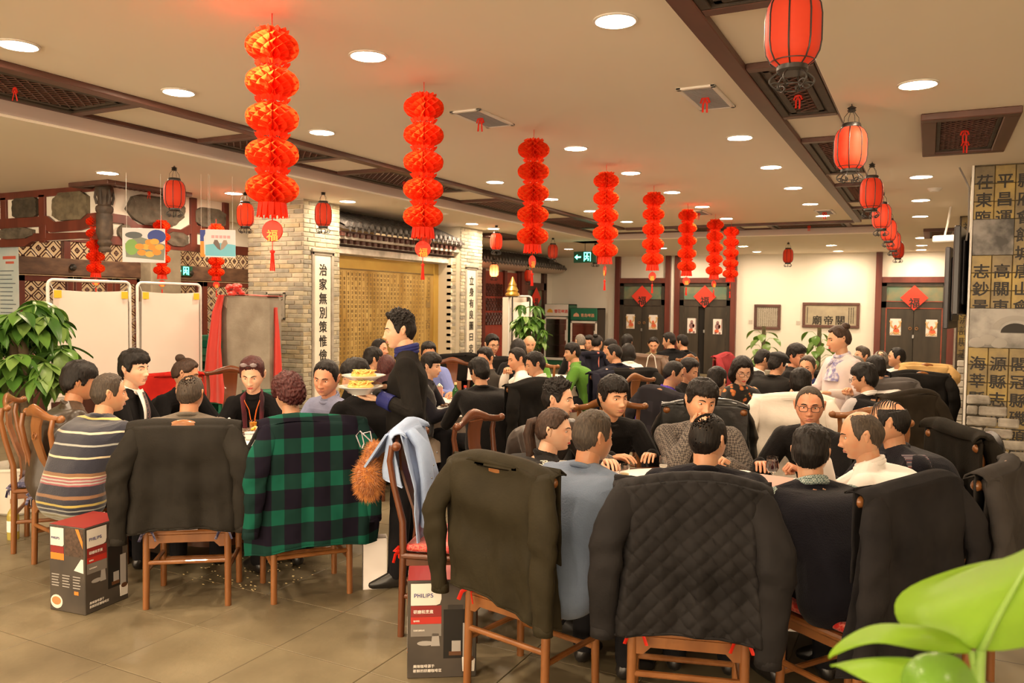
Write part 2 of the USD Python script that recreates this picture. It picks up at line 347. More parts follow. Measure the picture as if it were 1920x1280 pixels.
# ---------------------------------------------------------------- brick pillars of the screen wall, brick by brick
brick_mats = [M(f'grey_brick_{i}', c, .9, tuple(q * .75 for q in c), 9, .7, 45) for i, c in enumerate([(.44, .40, .30), (.36, .33, .26), (.50, .44, .31), (.30, .28, .23), (.42, .35, .22), (.54, .48, .36)])]
def pick_brick(): return brick_mats[rnd.choice([0, 0, 1, 1, 2, 2, 3, 4, 5])]
BH, BL = .0605, .243
def brick_pillar(label, x0, x1, y0, y1, holes, limit, front=True):
    """a pillar whose -y and +x faces are laid in separate bricks; holes: (face, u0, u1, z0, z1) left open"""
    t = thing('brick_pillar', label, 'pillar')
    part(t, 'core', box(x0 + .012, x1 - .012, y0 + .012, y1, 0, ZP), mortar, False)
    cells = []
    for r in range(int(ZP / BH)):
        z0, z1 = r * BH + .004, min(ZP, (r + 1) * BH - .004)
        for fc, a, b in (('f', x0, x1), ('s', y0, y1)):
            if fc == 'f' and not front: continue
            u = a - (r % 2) * BL / 2 - rnd.uniform(0, .03)
            while u < b:
                w = BL + rnd.uniform(-.02, .02); u0, u1 = max(a, u) + .004, min(b, u + w) - .004; u += w
                if u1 - u0 < .03: continue
                spans = [(u0, u1)]
                for hf, h0, h1, hz0, hz1 in holes:
                    if hf == fc and z1 > hz0 and z0 < hz1:
                        nsp = []
                        for s0, s1 in spans:
                            if s1 <= h0 or s0 >= h1: nsp.append((s0, s1)); continue
                            if h0 - s0 > .03: nsp.append((s0, h0))
                            if s1 - h1 > .03: nsp.append((h1, s1))
                        spans = nsp
                for s0, s1 in spans:
                    q = rnd.uniform(-.003, .004)
                    m = bbox(s0, s1, y0 - q, y0 + .03, z0, z1, .005) if fc == 'f' else bbox(x1 - .03, x1 + q, s0, s1, z0, z1, .005)
                    cells.append((fc, z0, m))
    cells.sort(key=lambda c: -c[1])
    for c in cells[:limit]: part(t, 'brick', c[2], pick_brick(), False)
    rest = cells[limit:]
    if rest:
        part(t, 'lower_bricks', cat([c[2] for c in rest]), brick_mats[0], False, kind='stuff')
    return t
paper_board = M('white_couplet_board', (.80, .74, .62), .6, (.74, .68, .56), 5)
stone_trim = M('carved_grey_stone', (.40, .36, .30), .85, (.30, .27, .22), 7, .6, 50)
def couplet(label, chars, x, y0, y1, z1, n):
    """a tall board with brush characters sunk in the pillar's side face"""
    t = thing('couplet_board', label, 'sign')
    w = y1 - y0; b = .055
    part(t, 'board', bbox(x - .02, x + .006, y0 + b, y1 - b, .3, z1 - .05, .01), paper_board)
    for a0, a1, z0, zz in ((y0, y0 + b * .8, .3, z1), (y1 - b * .8, y1, .3, z1), (y0, y1, z1 - .06, z1)):
        part(t, 'stone_frame', bbox(x - .02, x + .016, a0, a1, z0, zz, .006), stone_trim)
    part(t, 'cornice', bbox(x - .02, x + .03, y0 - .01, y1 + .01, z1 - .02, z1 + .03, .006), stone_trim)
    h = .165; pit = n
    for k, ch in enumerate(chars):
        m = face(center_xy(text(ch, h, .004, 1)), '+x'); v, f = m
        part(t, 'character', (v + [x + .006, (y0 + y1) / 2, z1 - .09 - h - k * pit], f), black_ink, False)
    return t
brick_pillar('grey brick pillar with the tall white calligraphy board, left of the golden screen', -8.4, -7.4, 8.33, 9.08, [('s', 8.49, 8.94, .3, 2.49), ('f', -8.05, -7.72, 1.55, 1.92)], 300)
brick_pillar('grey brick pillar right of the golden screen, brightly lit near its top', -8.4, -7.4, 12.41, 13.18, [('s', 12.56, 12.99, .3, 2.47)], 260, front=False)
couplet('white board of black brush characters on the brick pillar left of the golden screen', '治家無別策惟儉惟勤', -7.4, 8.49, 8.94, 2.49, .195)
couplet('white board of black brush characters on the brick pillar right of the golden screen', '立身有良圖曰忠曰孝', -7.4, 12.56, 12.99, 2.47, .205)
nb = thing('carved_brick_relief', 'small square grey carved relief set into the brick pillar beside the stone stele', 'carving')
part(nb, 'backing', bbox(-8.05, -7.72, 8.335, 8.36, 1.55, 1.92), stone_trim)
for a in ((-8.05, -8.02, 1.55, 1.92), (-7.75, -7.72, 1.55, 1.92), (-8.05, -7.72, 1.55, 1.58), (-8.05, -7.72, 1.89, 1.92)): part(nb, 'rim', bbox(a[0], a[1], 8.315, 8.34, a[2], a[3]), stone_trim)
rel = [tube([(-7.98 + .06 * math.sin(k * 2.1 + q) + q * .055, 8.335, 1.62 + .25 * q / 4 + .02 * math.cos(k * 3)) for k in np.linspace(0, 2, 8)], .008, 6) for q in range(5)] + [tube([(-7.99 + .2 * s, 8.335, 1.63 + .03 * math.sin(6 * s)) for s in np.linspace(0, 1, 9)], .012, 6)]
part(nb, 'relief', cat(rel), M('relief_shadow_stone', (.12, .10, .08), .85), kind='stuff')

# ---------------------------------------------------------------- golden inscribed screen and the tiled roof over it
gold_wall = Mnodes('golden_inscribed_brass', {'tc': ('texture_coordinate', {}), 'mp': ('mapping', dict(scale=(1, 1.3, .4))), 'n': ('noise_texture', dict(scale=2.2, detail=5)), 'r': ('rgb_ramp', {'ramp': [(.35, (.40, .24, .055)), (.62, (.60, .42, .15))]}),
    'p': ('principled_bsdf', dict(metallic=.55, roughness=.42)), 'n2': ('noise_texture', dict(scale=90, detail=2)), 'b': ('bump', dict(strength=.4, distance=.004))},
    [('tc.object', 'mp.vector'), ('mp.vector', 'n.vector'), ('n.fac', 'r.fac'), ('r.color', 'p.base_color'), ('tc.object', 'n2.vector'), ('n2.fac', 'b.height'), ('b.normal', 'p.normal')])
gold_line = M('engraved_line', (.25, .16, .055), .5, metal=.3)
gs = thing('golden_screen', 'tall golden wall panel engraved with columns of small characters between the brick pillars', 'screen')
GX = -7.78
part(gs, 'panel', box(GX - .05, GX, 9.08, 12.1, .2, 2.30), gold_wall, False)
part(gs, 'top_panel', box(GX - .05, GX + .004, 9.08, 12.25, 2.305, 2.49), M('plain_gold_brass', (.62, .42, .10), .35, (.52, .34, .08), 2, metal=.6), False)
part(gs, 'right_border', bbox(GX - .04, GX + .012, 12.1, 12.25, .2, 2.49), M('plain_gold_brass', (.6, .4, .1)), False)
part(gs, 'column_rule', cat([box(GX, GX + .003, 9.14 + .092 * k, 9.144 + .092 * k, .3, 2.26) for k in range(32)] + [box(GX, GX + .004, 9.08, 12.1, 2.285, 2.30)]), gold_line, False, kind='stuff')
lines = []
for k in range(31):
    if k == 29: continue
    for r in range(26):
        if rnd.random() < .93:
            y, z = 9.16 + .092 * k, 2.2 - .07 * r; w = .052
            for q in range(3): lines.append(box(GX, GX + .002, y + rnd.uniform(0, .02), y + w - rnd.uniform(0, .02), z + .018 * q, z + .018 * q + .006))
            lines.append(box(GX, GX + .002, y + rnd.uniform(.01, .04), y + rnd.uniform(.043, .05), z, z + .044))
part(gs, 'engraved_text', cat(lines), gold_line, False, kind='stuff')
for k, ch in enumerate('百忍'):
    v, f = face(center_xy(text(ch, .17, .004)), '+x'); part(gs, 'large_character', (v + [GX, 11.93, 1.42 - k * .36], f), gold_line, False)
part(gs, 'emblem', prism([(11.86, 1.72), (12.0, 1.72), (12.0, 1.86), (11.93, 1.80), (11.86, 1.86)], GX, GX + .004, 'yz'), gold_line, False)
for z, w in ((1.9, .14),): part(gs, 'emblem_bar', box(GX, GX + .004, 11.86, 12.0, 1.89, 1.905), gold_line, False)
bs = thing('brick_jamb', 'narrow stack of pale grey bricks at the right edge of the golden screen', 'wall')
part(bs, 'core', box(-8.2, -7.514, 12.25, 12.41, 0, 2.6), mortar, False)
for r in range(42):
    part(bs, 'brick', bbox(-7.6, -7.505 + rnd.uniform(-.004, .006), 12.25 + (.06 if r % 2 else 0), 12.41, r * .0605 + .004, (r + 1) * .0605 - .004), pick_brick(), False)
roof_tile = M('black_roof_tile', (.085, .08, .078), .45, (.15, .14, .135), 14, .4, 60)
plaster = M('old_white_plaster', (.74, .68, .60), .85, (.45, .40, .34), 6, .4, 40)
def tiled_roof(label, xa, za, xb, zb, y0, y1, pitch, plain=False):
    """rows of barrel tiles running down from (xa, za) to the eave (xb, zb)"""
    t = thing('tiled_roof', label, 'roof')
    part(t, 'roof_board', prism([(xa, za - .10), (xb, zb - .07), (xb, zb - .035), (xa, za - .02)], -y1, -y0, 'xz'), M('roof_board_wood', (.05, .04, .035), .8), False)
    n = int((y1 - y0) / pitch)
    for k in range(n):
        yc = y0 + (k + .5) * pitch; q = 7; A = np.linspace(0, PI, 8)
        segs = []
        for s in range(q):
            a, b = s / q, (s + 1) / q + .02
            p0 = np.array([xa + (xb - xa) * a, za + (zb - za) * a]); p1 = np.array([xa + (xb - xa) * b, za + (zb - za) * b]); r0, r1 = pitch * .27, pitch * .31
            P = np.array([[[p[0], yc + r * math.cos(th), p[1] - .01 + r * math.sin(th)] for th in A] for p, r in ((p0, r0), (p1, r1))]); segs.append(grid_solid(P, .010))
        bt = part(t, 'barrel_tile_row', cat(segs), roof_tile, 40)
        end = lathe([(0, -.012), (pitch * .33, -.012), (pitch * .33, .0), (pitch * .22, .012), (0, .012)], 12); v, f = xf(end, ry=90)
        part(t, 'tile_end', (v + [xb + .01, yc, zb], f), roof_tile)
        pan = np.array([[[xa + (xb - xa) * s, yc + pitch * (.5 + .24 * c), za + (zb - za) * s - .028 + .02 * c * c] for c in (-1, -.5, 0, .5, 1)] for s in (0, 1.03)])
        part(t, 'pan_tile', grid_solid(pan, .010), roof_tile, 40)
        drip = prism([(yc + pitch * .27, zb - .02), (yc + pitch * .73, zb - .02), (yc + pitch * .64, zb - .07), (yc + pitch * .5, zb - .10), (yc + pitch * .36, zb - .07)], xb - .005, xb + .012, 'yz')
        part(t, 'drip_tile', drip, roof_tile, False)
        if not plain:
            for row, (dz, dx) in enumerate(((-.135, -.05), (-.225, -.14))):
                part(t, 'rafter_end', bbox(xb + dx - .25, xb + dx, yc - pitch * .24, yc + pitch * .24, zb + dz - .032, zb + dz + .028, .006), wood_dark)
    if not plain:
        for dz, dx in ((-.10, -.07), (-.185, -.12), (-.275, -.2)):
            part(t, 'eave_board', bbox(xb + dx - .2, xb + dx, y0, y1, zb + dz - .012, zb + dz + .012), wood_dark)
        part(t, 'eave_plaster', cat([box(xb - .30, xb - .10, y0, y1, zb - .20, zb - .10), box(xb - .36, xb - .20, y0, y1, zb - .28, zb - .20)]), plaster, False)
        part(t, 'lintel', bbox(xb - .5, xb - .22, y0, y1, zb - .40, zb - .30), plaster)
    return t
tiled_roof('black tiled eave with barrel tiles above the golden screen between the brick pillars', -7.95, 3.15, -7.34, 2.90, 9.08, 12.41, .145)
tiled_roof('long black tiled eave over a pale curved soffit on the far left wall', -9.8, 3.12, -9.2, 2.86, 14.3, 21.3, .16, plain=True)
sof = np.array([[[-9.8 + .58 * s, y, 2.80 - .05 * math.sin(PI * s) - .1 * (1 - s)] for s in np.linspace(0, 1, 7)] for y in (14.3, 21.3)])
solo('eave_soffit', grid_solid(sof, .03), M('pink_white_plaster', (.72, .60, .52), .8), 'pale curved plaster soffit under the long black tiled eave, far left', 'soffit')

# ---------------------------------------------------------------- entrance at the left: canopy fascia with stone plaques, carved post, lattice doors
CX, CY = -8.75, 6.40
cf = thing('entrance_canopy', 'dark timber canopy frame with white panels hanging over the entrance, upper left', 'canopy')
def beam_xz(poly, y, par=cf, name='beam', mat=wood_mahog, d=.06): return part(par, name, prism(poly, -(y + d), -y, 'xz'), mat, False)
def beam_yz(poly, x, par=cf, name='beam', mat=wood_mahog, d=.06): return part(par, name, prism(poly, x - d, x, 'yz'), mat, False)
part(cf, 'white_panel', box(-12.0, CX, CY + .03, CY + .05, 2.52, ZP), wall_paint, False)
part(cf, 'white_panel', box(CX - .05, CX - .03, CY, 8.33, 2.52, ZP), wall_paint, False)
beam_xz([(-12, 3.07), (-9.30, 3.07), (-9.0, 3.155), (-12, 3.16)], CY)
beam_xz([(-12, 3.07), (CX, 3.09), (CX, 3.16), (-12, 3.16)], CY + .002)
for x in (-10.75, -9.95): part(cf, 'stud', bbox(x - .06, x + .06, CY, CY + .06, 2.5, 3.1), wood_mahog)
beam_xz([(-12, 2.70), (-9.95, 2.70), (-9.78, 2.62), (-9.2, 2.63), (CX, 2.70), (CX, 2.84), (-9.12, 2.82), (-9.25, 2.76), (-9.7, 2.75), (-9.84, 2.83), (-12, 2.82)], CY - .004)
beam_xz([(-12, 2.46), (-10.30, 2.46), (-10.15, 2.52), (-9.2, 2.53), (CX, 2.50), (CX, 2.60), (-10.1, 2.62), (-10.25, 2.56), (-12, 2.55)], CY - .006)
part(cf, 'stud', bbox(-9.96, -9.86, CY - .008, CY + .05, 2.55, 2.72), wood_mahog)
beam_yz([(CY, 2.72), (6.65, 2.72), (6.80, 2.63), (7.55, 2.62), (7.70, 2.70), (8.33, 2.70), (8.33, 2.80), (7.66, 2.80), (7.52, 2.72), (6.86, 2.73), (6.72, 2.82), (CY, 2.83)], CX + .004)
beam_yz([(CY, 2.46), (8.33, 2.44), (8.33, 2.54), (CY, 2.56)], CX + .006)
for y in (7.72, 8.28): part(cf, 'stud', bbox(CX - .05, CX + .008, y - .05, y + .05, 2.5, 3.16), wood_mahog)
part(cf, 'stud', bbox(CX - .05, CX + .01, 7.05, 7.13, 2.5, 2.7), wood_mahog)
post_prof = [(0, 2.36), (.10, 2.36), (.11, 2.39), (.085, 2.42), (.12, 2.45), (.125, 2.47), (.10, 2.50), (.115, 2.53), (.135, 2.58), (.14, 2.70), (.13, 2.79), (.12, 2.81), (.145, 2.84), (.15, 2.87), (.14, 2.895), (.11, 2.91), (.11, 3.0), (.135, 3.05), (.15, 3.09), (.15, 3.16)]
cp = thing('carved_post', 'carved dark wooden pendant post at the corner of the entrance canopy', 'post', (CX, CY, 0))
v, f = lathe([(r_ * .66, z_) for r_, z_ in post_prof], 40); w = (v[:, 2] > 2.55) & (v[:, 2] < 2.8); a = np.arctan2(v[:, 1], v[:, 0])
s = 1 + .05 * np.sin(6 * a + 30 * v[:, 2]) * w + .06 * np.sin(12 * a) * ((v[:, 2] > 2.91) & (v[:, 2] < 3.06)); v[:, :2] *= s[:, None]
part(cp, 'shaft', (v, f), M('weathered_carved_wood', (.075, .048, .03), .7, (.035, .024, .017), 9, .6, 40))
for k in range(6):
    an = k * PI / 3; part(cp, 'carved_bracket', tube([(.08 * math.cos(an), .08 * math.sin(an), 2.92), (.10 * math.cos(an), .10 * math.sin(an), 3.0), (.088 * math.cos(an), .088 * math.sin(an), 3.1)], .015, 8), lattice_dark)
plaque_mats = [M('stone_plaque_dark', (.045, .037, .025), .9, (.08, .066, .045), 10, 1, 30), M('stone_plaque_grey', (.15, .125, .095), .9, (.08, .068, .05), 8, 1, 26), M('stone_plaque_tan', (.20, .165, .105), .9, (.105, .085, .055), 8, 1, 24)]
def plaque(label, poly, plane, at, mat, h=.05):
    v, f = prism(poly, 0, h, plane)
    m = trimesh.Trimesh(v, f, process=True).subdivide_to_size(.06); v, f = np.array(m.vertices), np.array(m.faces)
    ax = 1 if plane == 'xz' else 0; front = (v[:, ax] < -h * .5) if ax == 1 else (v[:, ax] > h * .5)
    n = meshkit.fbm(v * 14, 3) - .5; v[:, ax] += (front * n * .05) * (-1 if ax == 1 else 1)
    return solo('stone_plaque', (v + np.asarray(at), f), mat, label, 'plaque', 'carved stone plaques on the entrance canopy')
def oct_(a, b, c=.3): return [(-a, -b * (1 - c)), (-a * (1 - c), -b), (a * (1 - c), -b), (a, -b * (1 - c)), (a, b * (1 - c)), (a * (1 - c), b), (-a * (1 - c), b), (-a, b * (1 - c))]
fan = [(-1, -.1), (-.8, .75), (-.55, .95), (.75, 1.0), (1, .45), (.95, -.2), (.6, -.85), (.35, -.95), (-.4, -1), (-.75, -.7)]
plaque('dark rounded oblong stone plaque, leftmost in the top row of the entrance canopy', oct_(.25, .125, .25), 'xz', (-10.28, CY + .03, 2.95), plaque_mats[0])
plaque('brownish octagonal stone plaque in the top row, just left of the carved post', oct_(.33, .17, .38), 'xz', (-9.38, CY + .03, 2.93), plaque_mats[2])
plaque('large grey fan shaped stone plaque right of the carved post, behind a red silk lantern', [(p[0] * .44, p[1] * .19) for p in fan], 'yz', (CX - .03, 7.13, 2.92), plaque_mats[1])
plaque('grey scalloped stone plaque at the right end of the canopy, above the mussel poster', oct_(.26, .13, .42), 'yz', (CX - .03, 8.0, 2.92), plaque_mats[1])
plaque('low carved stone plaque in the bottom row, leftmost of the canopy', oct_(.38, .07, .5), 'xz', (-10.5, CY + .03, 2.63), plaque_mats[1])
plaque('small round carved stone disc right below the carved post', [(math.cos(t) * .10, math.sin(t) * .10) for t in np.linspace(0, 2 * PI, 18)[:-1]], 'yz', (CX - .03, 6.68, 2.61), plaque_mats[1])
plaque('small stone plaque in the bottom row between the two hanging posters', oct_(.17, .09, .5), 'yz', (CX - .03, 7.45, 2.59), plaque_mats[1])
plaque('dark stone plaque in the bottom row beside the brick pillar', oct_(.12, .09, .5), 'yz', (CX - .03, 8.12, 2.60), plaque_mats[1])
# lattice doors
LX = -10.8
def rosette_lattice(y0, y1, z0, z1, x, cell):
    ny_, nz_ = max(1, round((y1 - y0) / cell)), max(1, round((z1 - z0) / cell)); a, b = (y1 - y0) / ny_, (z1 - z0) / nz_; r = .0085; ms = []
    for i in range(ny_):
        for j in range(nz_):
            cy, cz = y0 + (i + .5) * a, z0 + (j + .5) * b
            for sy, sz in ((1, 1), (1, -1), (-1, 1), (-1, -1)):
                ms.append(tube([(x, cy + sy * a * .5, cz + sz * b * .22), (x, cy + sy * a * .22, cz + sz * b * .5)], r, 4))
                ms.append(tube([(x, cy + sy * a * .5, cz), (x, cy, cz + sz * b * .5)], r, 4))
                ms.append(tube([(x, cy + sy * a * .17, cz), (x, cy, cz + sz * b * .17)], r, 4))
            ms += [tube([(x, cy - a * .17, cz), (x, cy + a * .17, cz)], r * .8, 4), tube([(x, cy, cz - b * .17), (x, cy, cz + b * .17)], r * .8, 4)]
            for s in (-1, 1): ms += [tube([(x, cy + s * a * .5, cz - b * .12), (x, cy + s * a * .5, cz + b * .12)], r, 4), tube([(x, cy - a * .12, cz + s * b * .5), (x, cy + a * .12, cz + s * b * .5)], r, 4)]
    return cat(ms)
lw = thing('lattice_screen', 'dark openwork lattice frieze above the carved entrance doors, far left', 'screen')
for y0, y1 in ((6.58, 7.22), (7.36, 8.40), (9.1, 10.9)):
    part(lw, 'lattice', rosette_lattice(y0, y1, 2.37, 2.60, LX, .21), wood_dark, False, kind='stuff')
for y in (6.55, 7.29, 8.43, 9.06): part(lw, 'mullion', bbox(LX - .04, LX + .04, y - .05, y + .05, 2.3, 2.66), wood_mahog)
part(lw, 'top_rail', bbox(LX - .05, LX + .04, 6.5, 11.0, 2.60, 2.75), wood_mahog)
part(lw, 'carved_beam', bbox(LX - .06, LX + .06, 6.55, 11.0, 2.12, 2.36, .012), M('carved_beam_wood', (.16, .085, .05), .6, (.08, .04, .027), 12, .5, 30, stretch=(1, .4, 1)))
for y in (7.35, 9.4): part(lw, 'iron_boss', xf(lathe([(0, .05), (.03, .045), (.05, .02), (.05, 0)], 12), (LX + .06, y, 2.24), ry=90), iron)
part(lw, 'upper_wall', box(LX - .04, LX + .02, 6.5, 11.1, 2.75, ZP), wall_paint, False)
dn = 0
for y0, y1, wd in ((6.6, 7.38, 'leftmost'), (7.42, 8.0, 'behind the left flipboard'), (8.04, 8.5, 'beside the grey stone column'), (9.05, 9.65, 'right of the grey stone column'), (9.69, 10.9, 'beside the brick pillar')):
    d = thing('lattice_door', f'carved entrance door leaf with lattice panel, {wd}', 'door')
    for a, b, c, e in ((y0, y0 + .09, 0, 2.11), (y1 - .09, y1, 0, 2.11), (y0, y1, 2.03, 2.11), (y0, y1, .75, .85), (y0, y1, 0, .12)):
        part(d, 'frame', bbox(LX - .03, LX + .03, a, b, c, e), wood_mahog)
    part(d, 'lattice', rosette_lattice(y0 + .09, y1 - .09, .85, 2.03, LX, .19), wood_dark, False, kind='stuff')
    part(d, 'lower_panel', box(LX - .012, LX + .012, y0 + .05, y1 - .05, .1, .8), wood_dark, False)
gc = thing('stone_column', 'plain grey stone column in front of the lattice doors', 'column')
part(gc, 'shaft', bbox(LX - .05, LX + .30, 8.46, 9.02, 0, 2.66, .02), M('rough_grey_column', (.34, .28, .20), .9, (.27, .22, .155), 5, .4, 40))
part(gc, 'foot', bbox(LX - .05, LX + .34, 8.42, 9.06, 0, .2, .02), stone_trim)
# illuminated exit signs
ex_board = M('exit_sign_board', (.01, .10, .06), .4); ex_glow = emit('exit_sign_glow', (.08, 1.0, .62), 2.6)
def exit_sign(label, at, w, h, side):
    t = thing('exit_sign', label, 'sign', at, 0); u = {'+x': 90, '-y': 0}[side]
    t.GetAttribute('xformOp:rotateZ').Set(float(u))
    part(t, 'board', bbox(-w / 2, w / 2, -.012, .02, -h / 2, h / 2), ex_board)
    run = cat([ell((-.0, 0, .26 * h), (.07 * h, .004, .07 * h), 10), tube([(0, 0, .17 * h), (-.02 * h, 0, -.05 * h), (.14 * h, 0, -.16 * h), (.1 * h, 0, -.33 * h)], .045 * h, 6), tube([(-.02 * h, 0, -.05 * h), (-.16 * h, 0, -.2 * h), (-.3 * h, 0, -.2 * h)], .045 * h, 6), tube([(-.2 * h, 0, .05 * h), (0, 0, .12 * h), (.2 * h, 0, .02 * h)], .035 * h, 6)])
    v, f = run; part(t, 'running_figure', (v + [w * .1, -.014, 0], f), ex_glow)
    part(t, 'door_outline', cat([box(w * .1 - .3 * h, w * .1 - .25 * h, -.016, -.012, -.38 * h, .4 * h), box(w * .1 + .3 * h, w * .1 + .35 * h, -.016, -.012, -.38 * h, .4 * h), box(w * .1 - .3 * h, w * .1 + .35 * h, -.016, -.012, .36 * h, .42 * h)]), ex_glow, False)
    part(t, 'arrow', prism([(-.45 * w, 0), (-.33 * w, .22 * h), (-.33 * w, .07 * h), (-.18 * w, .07 * h), (-.18 * w, -.07 * h), (-.33 * w, -.07 * h), (-.33 * w, -.22 * h)], .012, .016, 'xz'), ex_glow, False)
    return t
exit_sign('small green exit sign on the beam above the lattice doors', (LX + .075, 9.25, 2.27), .34, .16, '+x')
tE = exit_sign('green exit sign hanging from the ceiling at the back left', (-6.62, 16.3, 2.83), .52, .24, '-y')
part(tE, 'hanger', cat([cyl(.006, .1, .32, 8)]), iron)

# hanging posters and banner
def poster(name, label, at, rz, w, h, bg):
    t = thing(name, label, 'poster', at, rz); part(t, 'sheet', bbox(-w / 2, w / 2, -.004, .004, -h / 2, h / 2, .001), bg)
    if 'hanging' in label: part(t, 'hanging_cord', cat([tube([(x, 0, h / 2 - .01), (x, 0, ZP - at[2])], .0018, 5) for x in (-w * .4, w * .4)]), white_plastic)
    return t
FK = [1.0]
def flat(poly, y=-.006): return prism([(q[0] * FK[0], q[1] * FK[0]) for q in poly], .004, -y, 'xz')
def fbox(x0, x1, y0, y1, z0, z1): k = FK[0]; return box(x0 * k, x1 * k, y0, y1, z0 * k, z1 * k)
def blob(cx, cz, rx, rz_, n=20, y=-.0055): return flat([(cx + rx * math.cos(a), cz + rz_ * math.sin(a)) for a in np.linspace(0, 2 * PI, n)[:-1]], y)
FK[0] = .72
p = poster('food_poster', 'hanging food poster with fried golden dumplings on a grey plate', (-7.60, 6.03, 2.385), 42, .43, .37, M('poster_white', (.72, .72, .74), .5))
part(p, 'printed_plate', flat([(-.25, -.18), (.28, -.22), (.3, .02), (-.1, .14), (-.26, .02)], -.0048), M('poster_grey', (.22, .25, .20), .5), False)
part(p, 'printed_greens', blob(-.17, -.03, .09, .12, y=-.0052), M('poster_green', (.22, .42, .10), .5), False)
part(p, 'printed_blue', blob(.18, .14, .13, .10, y=-.0052), M('poster_blue', (.03, .06, .32), .5), False)
for k, (x, z) in enumerate([(-.03, -.11), (.08, -.13), (.18, -.10), (.03, -.02), (.12, -.03), (.22, -.02), (.08, .05), (.15, .06), (-.06, -.02)]):
    part(p, 'printed_dumpling', blob(x, z, .065, .045, 14, -.0056 - .0002 * k), M(['poster_orange', 'poster_gold'][k % 2], [(.80, .30, .03), (.86, .42, .06)][k % 2], .5), False)
part(p, 'printed_fish', blob(-.14, .15, .12, .05, y=-.005), M('poster_dark', (.10, .12, .13), .5), False)
FK[0] = .62
p = poster('mussel_poster', 'hanging white and sky blue poster with an open mussel', (-6.86, 6.41, 2.415), 42, .31, .30, M('poster_white', (.72, .72, .74), .5))
part(p, 'printed_sea', flat([(-.25, -.22), (.25, -.22), (.25, -.02), (0, .01), (-.25, -.03)], -.0048), M('poster_sky', (.16, .52, .66), .5), False)
for s in (-1, 1):
    part(p, 'printed_shell', flat([(0, -.12), (s * .05, -.09), (s * .12, 0), (s * .10, .06), (s * .05, .06), (s * .01, -.02)], -.0055), M('poster_shell', (.16, .12, .11) if s < 0 else (.30, .22, .18), .5) if s < 0 else M('poster_shell_inside', (.36, .27, .21), .5), False)
part(p, 'printed_title', cat([fbox(-.15 + k * .065, -.10 + k * .065, -.0055, -.004, .09, .14) for k in range(5)]), M('poster_pink', (.72, .38, .40), .5), False)
p = poster('figure_poster', 'narrow orange and blue hanging poster left of the mussel poster', (-7.02, 6.35, 2.42), 42, .11, .30, M('poster_orange', (.80, .30, .03), .5))
part(p, 'printed_blue', fbox(-.09, .09, -.0055, -.004, .03, .23), M('poster_blue', (.03, .06, .32), .5), False)
part(p, 'printed_figure', flat([(-.02, -.2), (.05, -.2), (.05, .15), (.0, .17), (-.03, .1)], -.007), M('poster_white', (.72, .72, .74), .5), False)
FK[0] = 1.0
p = poster('wall_banner', 'pale blue notice banner with lines of small print at the left edge', (-10.95, 6.50, 1.95), 0, .7, 1.05, M('banner_blue', (.42, .55, .58), .5, (.56, .62, .62), 3))
part(p, 'printed_lines', cat([box(-.05, .30 - rnd.uniform(0, .12), -.0055, -.004, .2 - .055 * k, .212 - .055 * k) for k in range(12)]), M('banner_ink', (.10, .14, .18), .6), False, kind='stuff')
part(p, 'printed_heading', cat([box(.02, .3, -.0055, -.004, .36, .40), box(.08, .26, -.0055, -.004, .30, .33)]), M('banner_red', (.55, .12, .08), .6), False)

# ---------------------------------------------------------------- pillars with gilt character tiles on the right
tile_gold = [M(f'gilt_type_tile_{i}', c, .38, c2, 6, .3, 40, metal=.25) for i, (c, c2) in enumerate([((.26, .185, .06), (.15, .11, .05)), ((.34, .24, .06), (.20, .14, .05)), ((.20, .15, .07), (.12, .09, .05))])]
photo_bw = M('old_photo_print', (.30, .28, .26), .5, (.06, .055, .05), 5, lo=.42, hi=.62, detail=8)
photo_bw2 = M('old_photo_print_light', (.42, .40, .37), .5, (.10, .095, .085), 4, lo=.40, hi=.68, detail=8)
torn_brick = M('printed_pale_brick', (.50, .46, .40), .85, (.22, .20, .17), 6, .5, 40)
def type_pillar(label, x0, x1, y0, y1, cols, detail=True):
    t = thing('character_pillar', label, 'pillar')
    part(t, 'core', box(x0 + .01, x1, y0 + .012, y1, 0, ZP), M('pillar_core', (.10, .08, .05), .8), False)
    part(t, 'corner_strip', bbox(x0 - .012, x0 + .008, y0 - .004, y0 + .03, .0, ZP), white_plastic if detail else lattice_dark)
    s = .168
    for c, segs in enumerate(cols):
        for zt, chars in segs:
            for r, ch in enumerate(chars):
                ax, az = x0 + .01 + c * s, zt - (r + 1) * s
                if ax + s > x1 + .01: continue
                part(t, 'tile', bbox(ax + .002, ax + s - .002, y0, y0 + .014, az + .002, az + s - .002, .004), tile_gold[rnd.randrange(3)], False)
                v, f = face(center_xy(text(ch, s * .84, .004, 1 if detail else 0, 64 if detail else 40)), '-y')
                part(t, 'character', (v + [ax + s / 2, y0 - .0005, az + s * .10], f), black_ink, False)
    return t
ZA, ZB, ZC = ZP - .01, 2.31, 1.435
colsR = [[(ZA, '茌東臨'), (ZB, '志鈔景'), (ZC, '海莘縣')], [(ZA, '平昌運'), (ZB, '高關東'), (ZC, '源縣志頂碼')], [(ZA, '縣府會館城'), (ZB, '唐山會'), (ZC, '閣冠縣磯頭州')], [(ZA, '誌州道河圖'), (ZB, '記文史'), (ZC, '書經閣德武城')], [(ZA, '清館陶縣恩'), (ZB, '夏津武'), (ZC, '城高唐州記縣')]]
tp = type_pillar('near right pillar covered with gilt tiles of black printed characters above torn brick', .34, 1.55, 8.90, 9.8, colsR)
s = .168
part(tp, 'photo_panel', bbox(.352, .352 + 2 * s, 8.893, 8.91, ZB, ZA - 3 * s, .003), photo_bw)
part(tp, 'photo_panel', bbox(.352, .352 + 5 * s, 8.893, 8.91, ZC, ZB - 3 * s, .003), photo_bw2)
